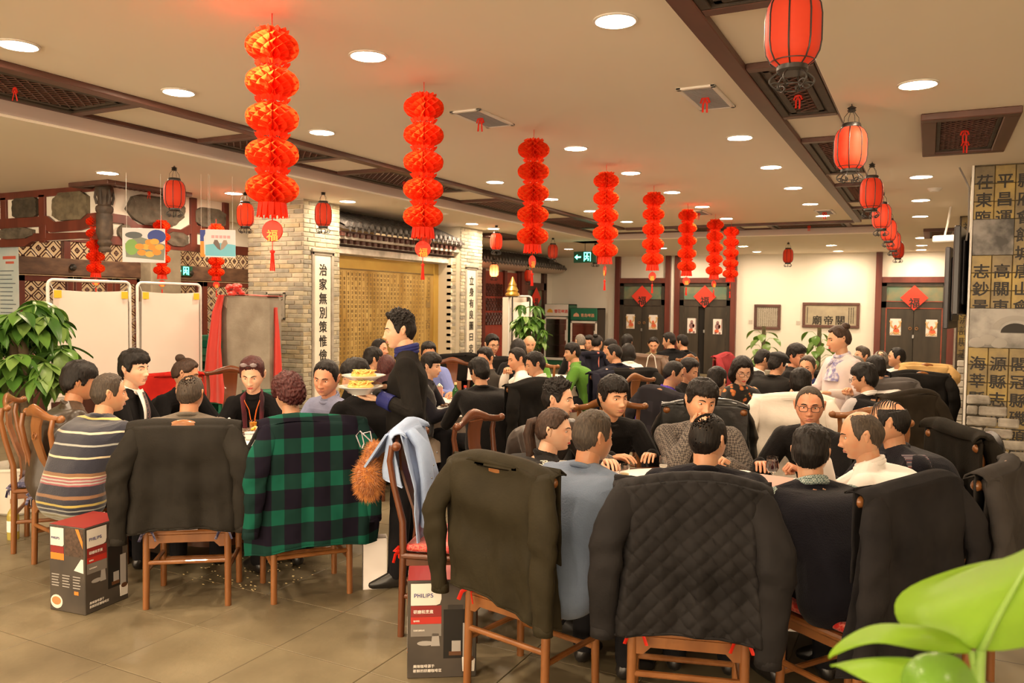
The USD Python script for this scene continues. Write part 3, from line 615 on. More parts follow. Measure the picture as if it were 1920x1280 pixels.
arch = grid_solid(np.array([[[.73 + r * math.cos(a), 8.889, 1.60 + r * .75 * math.sin(a)] for a in np.linspace(.1, PI - .1, 12)] for r in (.13, .19)]), .006)
part(tp, 'photo_arch', arch, M('photo_grey', (.36, .34, .31), .6)); part(tp, 'photo_vault', prism([(.73 + .12 * math.cos(a), 1.58 + .09 * math.sin(a)) for a in np.linspace(0, PI, 12)], -8.893, -8.885, 'xz'), black_ink, False)
part(tp, 'photo_rocks', cat([ell((.42 + .09 * k, 8.893, 1.48 + .03 * (k % 2)), (.07, .006, .05), 12) for k in range(3)]), M('photo_grey', (.36, .34, .31), .6), kind='stuff')
steps = [.20, .34, .44, .42, .62, .80, .9, 1.1, 1.2]
r = 0; z = .985
while z > .02:
    z0 = z - .098; lim = .352 + steps[min(r, len(steps) - 1)]; x = .352 - (.13 if r % 2 else 0)
    while x < min(lim, 1.5):
        w = .25 + rnd.uniform(-.03, .03); a, b = max(x, .352) + .004, min(x + w, lim) - .004
        if b - a > .03:
            m = mv(bbox(a, b, 8.86 + rnd.uniform(0, .012), 8.905, z0 + .005, z - .004, .012).refine_to_length(.05)); v, f = m; v = v + .010 * (meshkit.noise(v * 22) - .5)[:, None] * [1, 1, 1]
            part(tp, 'torn_brick', (v, f), torn_brick, False)
        x += w
    z -= .103; r += 1
tp2 = type_pillar('second pillar of gilt character tiles, farther back on the right', .38, 1.5, 13.6, 14.5, [[(ZA, '社堂廟河閣圖圓簡流記縣志')], [(ZA, '社堂廟河閣圖圓簡流記縣志')]], False)
for r in range(11):
    for a, b in ((.40, .62), (.63, .80)): part(tp2, 'torn_brick', bbox(a, b - (.1 if r < 3 else 0), 13.56, 13.6, 1.05 - .1 * (r + 1) + .006, 1.05 - .1 * r, .012), torn_brick, False)
for label, x, y, z, h, tr in (('black flat television on an arm at the near right pillar, seen edge on', .225, 8.88, 2.17, .86, -7), ('black television edge on at the second right pillar', .20, 11.9, 2.07, 1.06, -8)):
    t = thing('television', label, 'television', (x, y, z), tr)
    part(t, 'panel', bbox(-.03, .03, 0, 1.0, -h / 2, h / 2, .012), M('tv_black', (.03, .027, .03), .3), label=None)
    part(t, 'screen', box(-.033, -.03, .02, .98, -h / 2 + .03, h / 2 - .03), M('tv_screen', (.06, .05, .05), .15), False)
    part(t, 'back_cover', bbox(.03, .06, .15, .85, -h / 2 + .1, h / 2 - .12, .02), M('tv_black', (.03, .027, .03), .3))
    part(t, 'bracket', cat([tube([(.05, .8, 0), (.08, .9, .02), (.06, 1.0, 0)], .02, 8), tube([(.05, .8, h / 2 - .1), (.08, .9, h / 2 - .05), (.10, 1.0, 0)] + ([(.16, 1.72, .1)] if tr == -8 else []), .012, 8)]), white_plastic)
cam_box = thing('security_camera', 'white security camera above the far television on the right', 'camera', (.16, 12.1, 2.72))
part(cam_box, 'housing', xf(bbox(-.05, .05, -.14, .14, -.045, .045, .015), rz=70), white_plastic); part(cam_box, 'bracket', tube([(0, 0, .04), (.03, .1, .2), (.06, .2, .44)], .014, 8), white_plastic)
solo('cable', tube([(.22, 8.9, 3.15), (.27, 8.93, 3.05), (.31, 8.9, 2.95), (.315, 8.9, 2.6), (.30, 8.9, 2.45)], .009, 6), M('grey_cable', (.20, .18, .17), .5), 'loose grey cable hanging down the edge of the near right pillar', 'cable')

# ---------------------------------------------------------------- back wall: antique doors, framed rubbings
YW = 21.6
teal_panel = M('worn_green_panel', (.12, .20, .14), .6, (.26, .22, .12), 4, .3, 40, lo=.4, hi=.7)
red_rim = M('worn_red_rim', (.34, .07, .035), .55, (.22, .05, .03), 9)
print_red = M('door_print_red', (.72, .14, .06), .7); print_ochre = M('door_print_ochre', (.66, .42, .16), .7); print_dark = M('door_print_dark', (.30, .16, .16), .7)
def door_print(d, xc, zc, w, h, kind):
    pr = part(d, 'guardian_print', bbox(xc - w / 2, xc + w / 2, YW - .075, YW - .07, zc - h / 2, zc + h / 2, .001), white_paper, False)
    if kind == 0:
        part(pr, 'red_ink', cat([blob3(xc + .02, zc - .10, .07, .075), blob3(xc + .0, zc, .035, .05)]), print_red, False)
        part(pr, 'line_ink', cat([tube([(xc + a * .02, YW - .077, zc - .05), (xc + a * .11, YW - .077, zc + .02 + .03 * k), (xc + a * (.07 + .03 * k), YW - .077, zc + .15)], .008, 5) for a in (-1, 1) for k in range(3)] + [tube([(xc + .12 * math.sin(k), YW - .077, zc - .18), (xc + .1 * math.cos(k * 2), YW - .077, zc - .12)], .008, 5) for k in range(7)]), print_ochre, False)
    else:
        part(pr, 'red_ink', cat([blob3(xc - .02, zc - .12, .06, .05), blob3(xc + .05, zc + .0, .03, .05)]), print_red, False)
        part(pr, 'line_ink', cat([blob3(xc, zc + .10, .04, .05), blob3(xc, zc, .07, .08), blob3(xc - .05, zc - .17, .03, .03), blob3(xc + .06, zc - .17, .03, .03), tube([(xc + .1, YW - .077, zc - .1), (xc + .11, YW - .077, zc + .2)], .008, 5)]), print_dark, False)
def blob3(cx, cz, rx, rz_): return prism([(cx + rx * math.cos(a), cz + rz_ * math.sin(a)) for a in np.linspace(0, 2 * PI, 12)[:-1]], -(YW - .075), -(YW - .078), 'xz')
def antique_door(n, x0, x1, ajar, kind, cat_txt, rim):
    d = sgroup(f'door_{n}')
    for a in (x0 - .14, x1): part(d, 'post', bbox(a, a + .14, YW - .12, YW, 0, ZP), wood_mahog)
    part(d, 'lintel', bbox(x0, x1, YW - .10, YW, 2.42, 2.56), wood_mahog)
    part(d, 'old_frame', cat([box(x0, x0 + .11, YW - .06, YW, 0, 2.42), box(x1 - .11, x1, YW - .06, YW, 0, 2.42), box(x0, x1, YW - .06, YW, 2.34, 2.42), box(x0, x1, YW - .06, YW, 1.82, 1.97)]), door_black, False)
    part(d, 'transom_panel', box(x0 + .11, x1 - .11, YW - .03, YW - .005, 1.97, 2.34), teal_panel, False)
    part(d, 'rim', cat([box(x0 + .11, x1 - .11, YW - .07, YW - .05, 1.965, 1.985), box(x0 + .11, x1 - .11, YW - .07, YW - .05, 1.80, 1.825), box(x0 + .10, x0 + .125, YW - .07, YW - .05, 0, 1.82), box(x1 - .125, x1 - .10, YW - .07, YW - .05, 0, 1.82)]), rim, False)
    xm = (x0 + x1) / 2; a0, a1 = x0 + .125, x1 - .125
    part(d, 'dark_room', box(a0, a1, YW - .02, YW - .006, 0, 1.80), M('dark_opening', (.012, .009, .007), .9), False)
    part(d, 'leaf', bbox(a0, xm - .004 - ajar, YW - .068, YW - .025, .02, 1.79), door_black); part(d, 'leaf', bbox(xm + .004, a1, YW - .068, YW - .025, .02, 1.79), door_black)
    ww = .24
    door_print(d, a0 + .20 + (.0 if not ajar else .02), 1.36 - (.08 if ajar else 0), ww, .40, kind); door_print(d, a1 - .20, 1.35 - (.08 if ajar else 0), ww, .40, kind)
    if not ajar:
        for s_ in (-1, 1): part(d, 'door_ring', tube([(xm + s_ * .07 + .03 * math.cos(t), YW - .078, 1.33 + .03 * math.sin(t)) for t in np.linspace(0, 2 * PI, 12)[:-1]], .008, 6, closed=True), M('old_brass', (.40, .20, .08), .5, metal=.6))
    part(d, 'lock', bbox(xm - .02, xm + .02, YW - .10, YW - .07, 1.10, 1.18), steel)
    fu = thing('fortune_sign', f'red paper fortune diamond on the door {cat_txt}', 'sign', (xm, YW - .09, 2.06), 0)
    q = .30; part(fu, 'paper', prism([(0, -q), (q, 0), (0, q), (-q, 0)], .0, .006, 'xz'), red_print, False)
    v, f = face(center_xy(text('福', .25, .004, 1)), '-y'); part(fu, 'character', (v + [0, -.007, -.12], f), black_ink, False)
antique_door(1, -7.68, -6.38, 0, 0, 'nearest the refrigerators', lattice_dark)
antique_door(2, -5.98, -4.62, .16, 1, 'that stands ajar at the back', lattice_dark)
antique_door(3, -1.02, .40, 0, 0, 'at the right, beside the televisions', red_rim)
def framed(name, label, x0, x1, z0, z1, fill):
    t = thing(name, label, 'picture'); b = .07
    for a in ((x0, x1, z1 - b, z1), (x0, x1, z0, z0 + b), (x0, x0 + b, z0 + b, z1 - b), (x1 - b, x1, z0 + b, z1 - b)):
        part(t, 'frame', bbox(a[0], a[1], YW - .05, YW, a[2], a[3], .008), wood_brown)
    part(t, 'print', box(x0 + b, x1 - b, YW - .03, YW - .01, z0 + b, z1 - b), fill, False)
    return t
t = framed('framed_inscription', 'dark framed rubbing with narrow vertical columns of text on the back wall', -4.02, -3.36, 1.22, 1.87, M('rubbing_grey', (.20, .17, .13), .6, (.26, .23, .18), 5))
part(t, 'text_column', cat([box(-3.93 + .052 * k, -3.92 + .052 * k, YW - .034, YW - .03, 1.31, 1.79) for k in range(10)] + [box(-3.90 + .052 * k + rnd.uniform(-.01, .005), -3.89 + .052 * k + .008, YW - .034, YW - .03, z, z + .02) for k in range(10) for z in np.arange(1.32, 1.76, .04)]), M('rubbing_light', (.52, .47, .38), .6), False, kind='stuff')
t = framed('framed_temple_sign', 'wide dark framed plaque reading three large temple characters on the back wall', -2.83, -1.50, 1.30, 1.93, M('rubbing_tan', (.42, .36, .25), .6, (.34, .29, .21), 6))
for k, ch in enumerate('廟帝關'):
    v, f = face(center_xy(text(ch, .24, .003, 1)), '-y'); part(t, 'character', (v + [-2.48 + .27 * k, YW - .031, 1.49], f), black_ink, False)
part(t, 'small_text', cat([box(x, x + .018, YW - .034, YW - .03, z, z + .03) for x in (-2.72, -1.75, -1.70, -1.65) for z in np.arange(1.42, 1.8, .04)]), black_ink, False, kind='stuff')
for x, lb in ((-4.16, 'left framed rubbing'), (-2.98, 'wide framed temple plaque')):
    solo('caption_card', bbox(x, x + .1, YW - .008, YW, 1.36, 1.46, .002), M('caption_grey', (.55, .50, .44), .5), f'tiny grey caption card beside the {lb}', 'card')
# red door and wall at the far left, behind the second screen of white boards
rd = sgroup('door_4')
part(rd, 'panel', box(-9.8, -9.74, 16.6, 19.3, 0, 2.62), M('red_lacquer', (.34, .05, .03), .4, (.26, .04, .025), 4), False)
for y in (16.6, 17.35, 18.5, 19.3): part(rd, 'stile', bbox(-9.76, -9.68, y - .07, y + .07, 0, 2.66), wood_mahog)
for k in range(3): part(rd, 'carved_panel', cat([rosette_lattice(17.5, 18.4, 1.28 + .36 * k, 1.58 + .36 * k, -9.72, .15)]), wood_dark, False, kind='stuff')
part(rd, 'post', bbox(-9.8, -9.62, 19.3, 19.66, 0, 2.80), wood_mahog)
rd5 = sgroup('door_5')
part(rd5, 'frame', cat([box(-9.8, -9.7, 19.7, 21.0, 2.2, 2.4), box(-9.8, -9.7, 20.85, 21.05, 0, 2.75)]), wood_dark, False); part(rd5, 'leaf', box(-9.8, -9.76, 19.7, 20.9, 0, 1.75), door_black, False); part(rd5, 'transom_panel', box(-9.8, -9.77, 19.75, 20.85, 1.75, 2.2), teal_panel, False)
fu = thing('fortune_sign', 'red paper diamond with the fortune character seen at a slant on the far left door', 'sign', (-9.68, 20.3, 1.98), 90)
part(fu, 'paper', prism([(0, -.3), (.3, 0), (0, .3), (-.3, 0)], 0, .006, 'xz'), red_print, False); v, f = face(center_xy(text('福', .25, .004, 1)), '-y'); part(fu, 'character', (v + [0, -.007, -.12], f), black_ink, False)
# refrigerators
def fridge(label, x0, x1, y, H, head, head_mat, side_mat, letters, lmat):
    t = thing('display_fridge', label, 'refrigerator'); d = .62
    part(t, 'cabinet', cat([box(x0, x0 + .03, y, y + d, .05, H), box(x1 - .03, x1, y, y + d, .05, H), box(x0, x1, y + d - .03, y + d, .05, H), box(x0, x1, y, y + d, H - .03, H), box(x0, x1, y, y + d, .05, .25)]), side_mat, False)
    part(t, 'header', bbox(x0, x1, y - .02, y + .05, H - .34, H - .01, .01), head_mat)
    v, f = face(text(letters, .10, .003, 1), '-y'); part(t, 'header_lettering', (v + [x0 + .30, y - .022, H - .25], f), lmat, False)
    part(t, 'emblem', prism([(x0 + .08, H - .24), (x0 + .26, H - .24), (x0 + .24, H - .17), (x0 + .17, H - .13), (x0 + .10, H - .17)], -(y - .02), -(y - .024), 'xz'), gold_ink if head == 0 else lmat, False)
    for a in ((x0, x0 + .05, .28, H - .36), (x1 - .05, x1, .28, H - .36), (x0, x1, H - .42, H - .36), (x0, x1, .25, .32)): part(t, 'door_frame', bbox(a[0], a[1], y - .03, y, a[2], a[3], .008), white_plastic)
    part(t, 'door_glass', box(x0 + .05, x1 - .05, y - .018, y - .012, .32, H - .42), Mnodes('fridge_glass', {'t': ('transparent_bsdf', dict(color=(.8, .8, .78))), 'g': ('glossy_bsdf', dict(color=(.9, .85, .8), roughness=.08)), 'm': ('mix_closure', dict(fac=.28))}, [('t.BSDF', 'm.closure1'), ('g.BSDF', 'm.closure2')], 'm.closure'), False)
    for k in range(4): part(t, 'shelf', box(x0 + .03, x1 - .03, y + .02, y + d - .05, .35 + .3 * k, .36 + .3 * k), steel, False)
    part(t, 'handle', bbox(x1 - .07, x1 - .05, y - .06, y - .03, .8, 1.1, .008), white_plastic)
    return t
red_letter = M('fridge_letter_red', (.66, .06, .04), .5)
fridge('white glass-door drinks fridge with red lettering, left of the green one at the back', -9.62, -8.90, 20.75, 1.82, 0, white_plastic, M('fridge_green_side', (.03, .14, .07), .4), '雪花啤酒', red_letter)
fridge('green headed glass-door drinks fridge beside the first antique door at the back', -8.80, -8.02, 20.70, 1.72, 1, M('fridge_green', (.02, .16, .09), .4), M('fridge_dark_side', (.05, .04, .03), .4), '青岛啤酒', M('fridge_letter_pink', (.80, .40, .26), .5))

# ---------------------------------------------------------------- honeycomb paper lanterns: radial leaves of red tissue glued in zigzag
tissue = M('red_tissue', (.84, .045, .012), .6, trans=((1.0, .16, .03), .52), spec=.3)
def honey_ball(R=.137, hz=.080, r0=.016, N=24, nz=15):
    zs = np.linspace(-1, 1, nz); prof = R * np.sqrt(np.clip(1 - (np.abs(zs) ** 2.3), .0, 1)); prof = np.maximum(prof, .066)
    d = 2 * PI / N; V, F = [], []
    for k in range(N):
        for i, z in enumerate(zs):
            # glue line every four steps, offset on odd leaves
            ph = (i % 4) / 4.0; tri = 1 - 4 * abs(ph - .5) if True else 0
            dl = .46 * d * tri * (1 if k % 2 == 0 else -1)
            for r in (r0, .5 * (r0 + prof[i]), prof[i]):
                a = k * d + dl * min(1, (r / prof[i]))
                V.append([r * math.cos(a), r * math.sin(a), z * hz])
        b = k * nz * 3
        for i in range(nz - 1):
            for c in range(2):
                q = [b + i * 3 + c, b + i * 3 + c + 1, b + (i + 1) * 3 + c + 1, b + (i + 1) * 3 + c]; F += [[q[0], q[1], q[2]], [q[0], q[2], q[3]]]
    return np.array(V), np.array(F)
def frill(r, z0, z1, n=22, amp=.012):
    P = np.array([[[(r + amp * math.sin(n * a / 2) + .018 * s) * math.cos(a), (r + amp * math.sin(n * a / 2) + .018 * s) * math.sin(a), z0 + (z1 - z0) * s + .006 * math.sin(n * a)] for a in np.linspace(0, 2 * PI, 67)] for s in (0, .5, 1)])
    n_, m_ = P.shape[:2]; idx = np.arange(n_ * m_).reshape(n_, m_); q = np.stack([idx[:-1, :-1], idx[:-1, 1:], idx[1:, 1:], idx[1:, :-1]], -1).reshape(-1, 4)
    return P.reshape(-1, 3), q
ball = honey_ball()
PITCH = .184
def make_honey(label, loc, nb=5):
    """hung from the ceiling at loc: cord, frills and balls, tail, medallion and tassel"""
    t = thing('honeycomb_lantern', label, 'lantern', loc, 0, 'red honeycomb paper lantern strings')
    part(t, 'cord', cyl(.0025, -.10, 0, 6), red_paper)
    part(t, 'core', cyl(.019, -.12 - nb * PITCH, -.12, 12), tissue)
    part(t, 'top_frill', frill(.058, -.115, -.085), tissue, False)
    for k in range(nb):
        zc = -.172 - k * PITCH
        v, f = xf(ball, (0, 0, zc), rz=11 * k); part(t, 'ball', (v, f), tissue, False)
        if k: part(t, 'frill', frill(.068, zc + .082, zc + .104, amp=.008), tissue, False)
    zb = -.172 - (nb - 1) * PITCH - .074
    fr = []
    for k in range(14):
        a = k * 2 * PI / 14; c, s_ = math.cos(a), math.sin(a); r = .070; w = .015
        P = np.array([[[c * (r + .01 * q) - s_ * w * e * (1 - .2 * q), s_ * (r + .01 * q) + c * w * e * (1 - .2 * q), zb - .075 * q - .008 * (1 - abs(e)) * (q > .9) * -1] for e in (-1, 0, 1)] for q in (0, .5, 1)]); fr.append(grid_solid(P, .0015))
    part(t, 'fringe', cat(fr), tissue, False)
    part(t, 'inner_cord', cyl(.0025, zb - .15, zb + .05, 6), red_paper)
    md = lathe([(0, -.006), (.052, -.006), (.056, 0), (.052, .006), (0, .006)], 24); v, f = xf(md, rx=90)
    v, f = xf((v, f), rz=27); m = part(t, 'medallion', (v + [0, 0, zb - .145], f), red_print)
    g, gf = face(center_xy(text('福', .062, .002, 1)), '-y')
    for sgn in (0, 180):
        v, f = xf((g + [0, -.0065, -.024], gf), rz=27 + sgn); part(t, 'fortune_character', (v + [0, 0, zb - .145], f), gold_ink, False)
    part(t, 'tassel_cord', cyl(.002, zb - .26, zb - .19, 6), red_paper)
    part(t, 'tassel', cat([tube([(.005 * math.cos(a), .005 * math.sin(a), zb - .26), (.011 * math.cos(a), .011 * math.sin(a), zb - .355)], .0028, 5) for a in np.linspace(0, 2 * PI, 9)[:-1]] + [lathe([(0, zb - .265), (.012, zb - .26), (.013, zb - .25), (0, zb - .24)], 10)]), red_paper)
    return t
honey = make_honey('big red honeycomb paper lantern string of five balls, nearest the camera at the left', (-3.09, 3.24, ZT))
hs = [(-3.09, 4.67), (-3.06, 6.33), (-3.1, 8.2), (-3.09, 9.85), (-3.17, 11.75), (-3.12, 13.25), (-3.15, 14.6)]
for k, (x, y) in enumerate(hs):
    copy(honey, (x, y, ZT), 40 * k + 17, f'red honeycomb paper lantern string of five balls, {order_word[k + 1]} from the camera in the ceiling row', None)
for x, y, z, w in ((-8.99, 6.45, 2.86, 'under the carved post at the far left'), (-8.62, 7.10, 2.86, 'half hidden behind the dumpling poster'), (-8.32, 7.70, 2.86, 'below the mussel poster')):
    copy(honey, (x, y, z), 25, f'small red honeycomb paper lantern string hanging {w}', None, scale=.76)

# ---------------------------------------------------------------- ribbed silk palace lanterns
def silk_mat(name, c, tr, e):
    return M(name, c, .55, trans=(tr, .5), spec=.3, sheen=.2) if not e else Mnodes(name, {'p': ('principled_bsdf', dict(base_color=c, roughness=.55, emission_color=(1.0, .30, .10), emission_strength=e))}, [])
silk = silk_mat('lantern_silk', (.82, .10, .045), (1, .17, .06), 0)
silk_lit = silk_mat('lantern_silk_lit', (.80, .085, .04), (1, .14, .05), .28)
def make_silk(label, loc, mat, R=.148, Hh=.40):
    t = thing('silk_lantern', label, 'lantern', loc, 0, 'ribbed red silk lanterns'); t.GetPrim().CreateAttribute('xformOp:scale', Sdf.ValueTypeNames.Float3).Set(Gf.Vec3f(.71, .71, .71)); UsdGeom.Xformable(t).GetXformOpOrderAttr().Set(['xformOp:translate', 'xformOp:rotateZ', 'xformOp:scale'])
    zt = -.215; zb = zt - Hh
    prof = [(R * .52, zb), (R * .78, zb + .03), (R * .94, zb + .075), (R, zb + .13), (R, zt - .13), (R * .94, zt - .075), (R * .78, zt - .03), (R * .52, zt)]
    for k in range(8):
        a0, a1 = k * PI / 4, (k + 1) * PI / 4; A = np.linspace(a0, a1, 6)
        P = np.array([[[r * .985 * math.cos(a), r * .985 * math.sin(a), z] for a in A] for r, z in prof]); idx = np.arange(len(prof) * 6).reshape(len(prof), 6)
        q = np.stack([idx[:-1, :-1], idx[:-1, 1:], idx[1:, 1:], idx[1:, :-1]], -1).reshape(-1, 4)
        part(t, 'silk_panel', (P.reshape(-1, 3), q), mat, True)
    for k in range(8):
        a = k * PI / 4; part(t, 'rib', tube([(r * math.cos(a), r * math.sin(a), z) for r, z in prof], .0048, 6), iron)
    part(t, 'top_cap', lathe([(0, zt), (R * .58, zt - .006), (R * .60, zt + .006), (R * .55, zt + .03), (R * .5, zt + .034), (0, zt + .034)], 24), iron)
    part(t, 'bottom_cap', lathe([(0, zb - .036), (R * .48, zb - .036), (R * .56, zb - .02), (R * .56, zb + .004), (0, zb + .006)], 24), iron)
    part(t, 'lower_ring', tube([(R * .80 * math.cos(a), R * .80 * math.sin(a), zb + .026) for a in np.linspace(0, 2 * PI, 25)[:-1]], .003, 5, closed=True), iron)
    for k in range(6):
        a = k * PI / 3 + .3; c, s_ = math.cos(a), math.sin(a)
        pts = [(R * (.5 + .30 * math.sin(u * PI * .9)) * c, R * (.5 + .30 * math.sin(u * PI * .9)) * s_, zb - .03 - .085 * u) for u in np.linspace(0, 1, 9)]
        x, y, z = pts[-1]; pts += [(x - .03 * c * math.sin(q), y - .03 * s_ * math.sin(q), z + .018 * (1 - math.cos(q)) - .004) for q in np.linspace(.5, 4, 6)]
        part(t, 'scroll_foot', tube(pts, .0055, 6), iron)
    part(t, 'foot_ring', tube([(R * .62 * math.cos(a), R * .62 * math.sin(a), zb - .108) for a in np.linspace(0, 2 * PI, 19)[:-1]], .0035, 5, closed=True), iron)
    for k in range(4):
        a = k * PI / 2 + .5; c, s_ = math.cos(a), math.sin(a)
        part(t, 'hanger_wire', tube([(R * .50 * c, R * .5 * s_, zt + .03), (R * .46 * c, R * .46 * s_, zt + .09), (R * .22 * c, R * .22 * s_, zt + .135), (R * .12 * c, R * .12 * s_, zt + .15)], .0028, 5), iron)
    part(t, 'knob', lathe([(0, zt + .135), (.03, zt + .14), (.04, zt + .155), (.028, zt + .165), (.042, zt + .178), (.02, zt + .19), (.006, zt + .2), (0, zt + .2)], 16), iron)
    part(t, 'cord', cyl(.0035, zt + .2, 0, 6), iron)
    return t
silkL = make_silk('large red silk ribbed lantern cut by the top edge of the picture', (-.50, 3.33, ZP), silk)
rows = [(-.50, 5.93, 0, 'second in the right aisle row, its right panels glowing pale'), (-.51, 8.31, 0, 'third in the right aisle row'), (-.52, 10.4, 0, 'fourth in the right aisle row'), (-.52, 12.3, 0, 'fifth in the right aisle row'), (-.53, 14.3, 0, 'sixth in the right aisle row'), (-.53, 16.5, 0, 'last in the right aisle row, before the back wall door'),
        (-6.85, 5.8, 0, 'in front of the stone plaques of the entrance canopy'), (-6.65, 7.84, 0, 'in front of the left brick pillar'), (-7.29, 11.08, 0, 'half behind the second paper lantern string, before the tiled eave'), (-6.62, 12.27, 0, 'right of the brick screen wall'), (-6.77, 14.95, 0, 'beside the green exit sign at the back'), (-6.52, 16.65, 0, 'behind the fourth paper lantern string, near the first antique door'), (-2.63, 17.64, 0, 'alone before the back wall between the framed pictures'), (-7.6, 7.5, 0, 'partly hidden behind the left edge of the brick pillar')]
for k, (x, y, z, w) in enumerate(rows):
    copy(silkL, (x, y, ZP), 22 * k, f'red silk ribbed lantern {w}', None, .71)
copy(silkL, (-8.9, 18.2, ZP - .35), 10, 'small red silk ribbed lantern on the pale wall above the drinks fridges', None, .71)
sg = make_silk('glowing pale pink silk lantern lit from inside before the red lacquer door', (-8.9, 16.4, ZP - .30), silk_mat('lantern_silk_glow', (.85, .35, .22), (1, .4, .2), 0))
part(sg, 'bulb', ell((0, 0, -.52), (.05, .05, .07), 12), emit('lantern_bulb', (1, .55, .3), 30))

# ---------------------------------------------------------------- ceiling grilles, wooden hatch frames, ribbons
grille_m = M('grey_grille', (.30, .29, .30), .5)
def grille(label, x, y, z, w, d):
    t = thing('air_grille', label, 'vent', (x, y, z), 0, 'air grilles in the tray ceiling'); b = .035
    for a in ((-w / 2, w / 2, -d / 2, -d / 2 + b), (-w / 2, w / 2, d / 2 - b, d / 2), (-w / 2, -w / 2 + b, -d / 2, d / 2), (w / 2 - b, w / 2, -d / 2, d / 2)): part(t, 'frame', bbox(a[0], a[1], a[2], a[3], -.016, 0), white_plastic)
    part(t, 'backing', box(-w / 2 + b, w / 2 - b, -d / 2 + b, d / 2 - b, -.004, 0), grille_m, False)
    part(t, 'slat', cat([box(-w / 2 + b, w / 2 - b, yy, yy + .008, -.014, -.004) for yy in np.arange(-d / 2 + b, d / 2 - b, .02)]), grille_m, False, kind='stuff')
def ribbon(label, x, y, z, s=1.0):
    t = thing('red_ribbon', label, 'ribbon', (x, y, z), 0, 'red ribbons tied to the ceiling fittings')
    part(t, 'loop', tube([(0, 0, 0), (-.03 * s, 0, -.01 * s), (-.045 * s, 0, -.05 * s), (-.02 * s, .01, -.06 * s), (0, .0, -.02 * s)], .012 * s, 6, flat=(1, .3)), red_paper)
    part(t, 'loop', tube([(0, 0, 0), (.03 * s, 0, -.01 * s), (.045 * s, 0, -.05 * s), (.02 * s, .01, -.06 * s), (0, .0, -.02 * s)], .012 * s, 6, flat=(1, .3)), red_paper)
    for k in (-1, 1): part(t, 'tail', tube([(0, 0, -.01), (k * .02 * s, 0, -.07 * s), (k * .018 * s, .01 * k, -.15 * s)], .010 * s, 6, flat=(1, .25)), red_paper)
for x, y, w, d, lb in ((-3.24, 5.76, .27, .60, 'white framed grey air grille in the tray ceiling, left of the middle'), (-1.46, 5.86, .27, .66, 'white framed grey air grille in the tray ceiling, nearer the right trim'), (-3.3, 12.9, .27, .6, 'small far air grille behind the sixth paper lantern string'), (-1.48, 13.5, .27, .6, 'small far air grille at the tray ceiling right end')):
    grille(lb, x, y, ZT, w, d); ribbon(f'red ribbon tied to the {lb.replace("white framed grey ", "")}', x, y - .05, ZT - .014, .7)
def hatch(label, x0, x1, y0, y1, z):
    t = thing('hatch_frame', label, 'ceiling hatch', group='wooden lattice hatches in the ceiling'); b = .10
    for a in ((x0, x1, y0, y0 + b), (x0, x1, y1 - b, y1), (x0, x0 + b, y0 + b, y1 - b), (x1 - b, x1, y0 + b, y1 - b)): part(t, 'frame', bbox(a[0], a[1], a[2], a[3], z - .05, z, .006), wood_brown)
    part(t, 'backing', box(x0 + b, x1 - b, y0 + b, y1 - b, z - .01, z - .001), lattice_dark, False)
    b2 = b + .03
    for a in ((x0 + b, x1 - b, y0 + b, y0 + b2), (x0 + b, x1 - b, y1 - b2, y1 - b), (x0 + b, x0 + b2, y0 + b2, y1 - b2), (x1 - b2, x1 - b, y0 + b2, y1 - b2)): part(t, 'inner_frame', bbox(a[0], a[1], a[2], a[3], z - .03, z - .005), lattice_dark)
    part(t, 'lattice', lattice_slats(x0 + b2, x1 - b2, y0 + b2, y1 - b2, z - .018, .07), wood_brown, False, kind='stuff')
    return t
hatch('square wooden lattice hatch frame in the right ceiling above the gilt pillar', -.09, .52, 6.42, 7.95, ZP)
hatch('far wooden lattice hatch frame in the right ceiling near the televisions', -.12, .42, 15.5, 17.1, ZP)
hatch('long wooden lattice hatch in the left ceiling beside the carved post', -9.05, -8.35, 6.15, 7.35, ZP)
hatch('wooden lattice hatch in the ceiling right of the second brick pillar', -7.9, -7.3, 13.7, 14.9, ZP)
for x, y, lb in ((-5.72, 3.5, 'near left lattice bay'), (-5.7, 6.0, 'second left lattice bay'), (-5.7, 8.2, 'third left lattice bay'), (-.85, 5.95, 'near right lattice bay'), (.2, 7.0, 'square wooden hatch at the right'), (.22, 7.45, 'far side of the square wooden hatch'), (-3.75, 15.4, 'left back lattice bay'), (-1.95, 15.4, 'right back lattice bay'), (-8.6, 6.9, 'long hatch beside the carved post')):
    ribbon(f'red ribbon bow hanging in the {lb}', x, y, ZT - .03 if x < XR and x > XL else ZP - .03, .6)
for x, y, lb in ((-6.6, 9.6, 'left aisle'), (.02, 10.4, 'right aisle'), (-6.5, 10.4, 'ceiling above the golden screen')):
    solo('smoke_detector', xf(lathe([(0, -.04), (.05, -.035), (.07, -.012), (.075, 0), (0, 0)], 20), (x, y, ZP)), white_plastic, f'round white ceiling fitting in the {lb}', 'smoke detector')

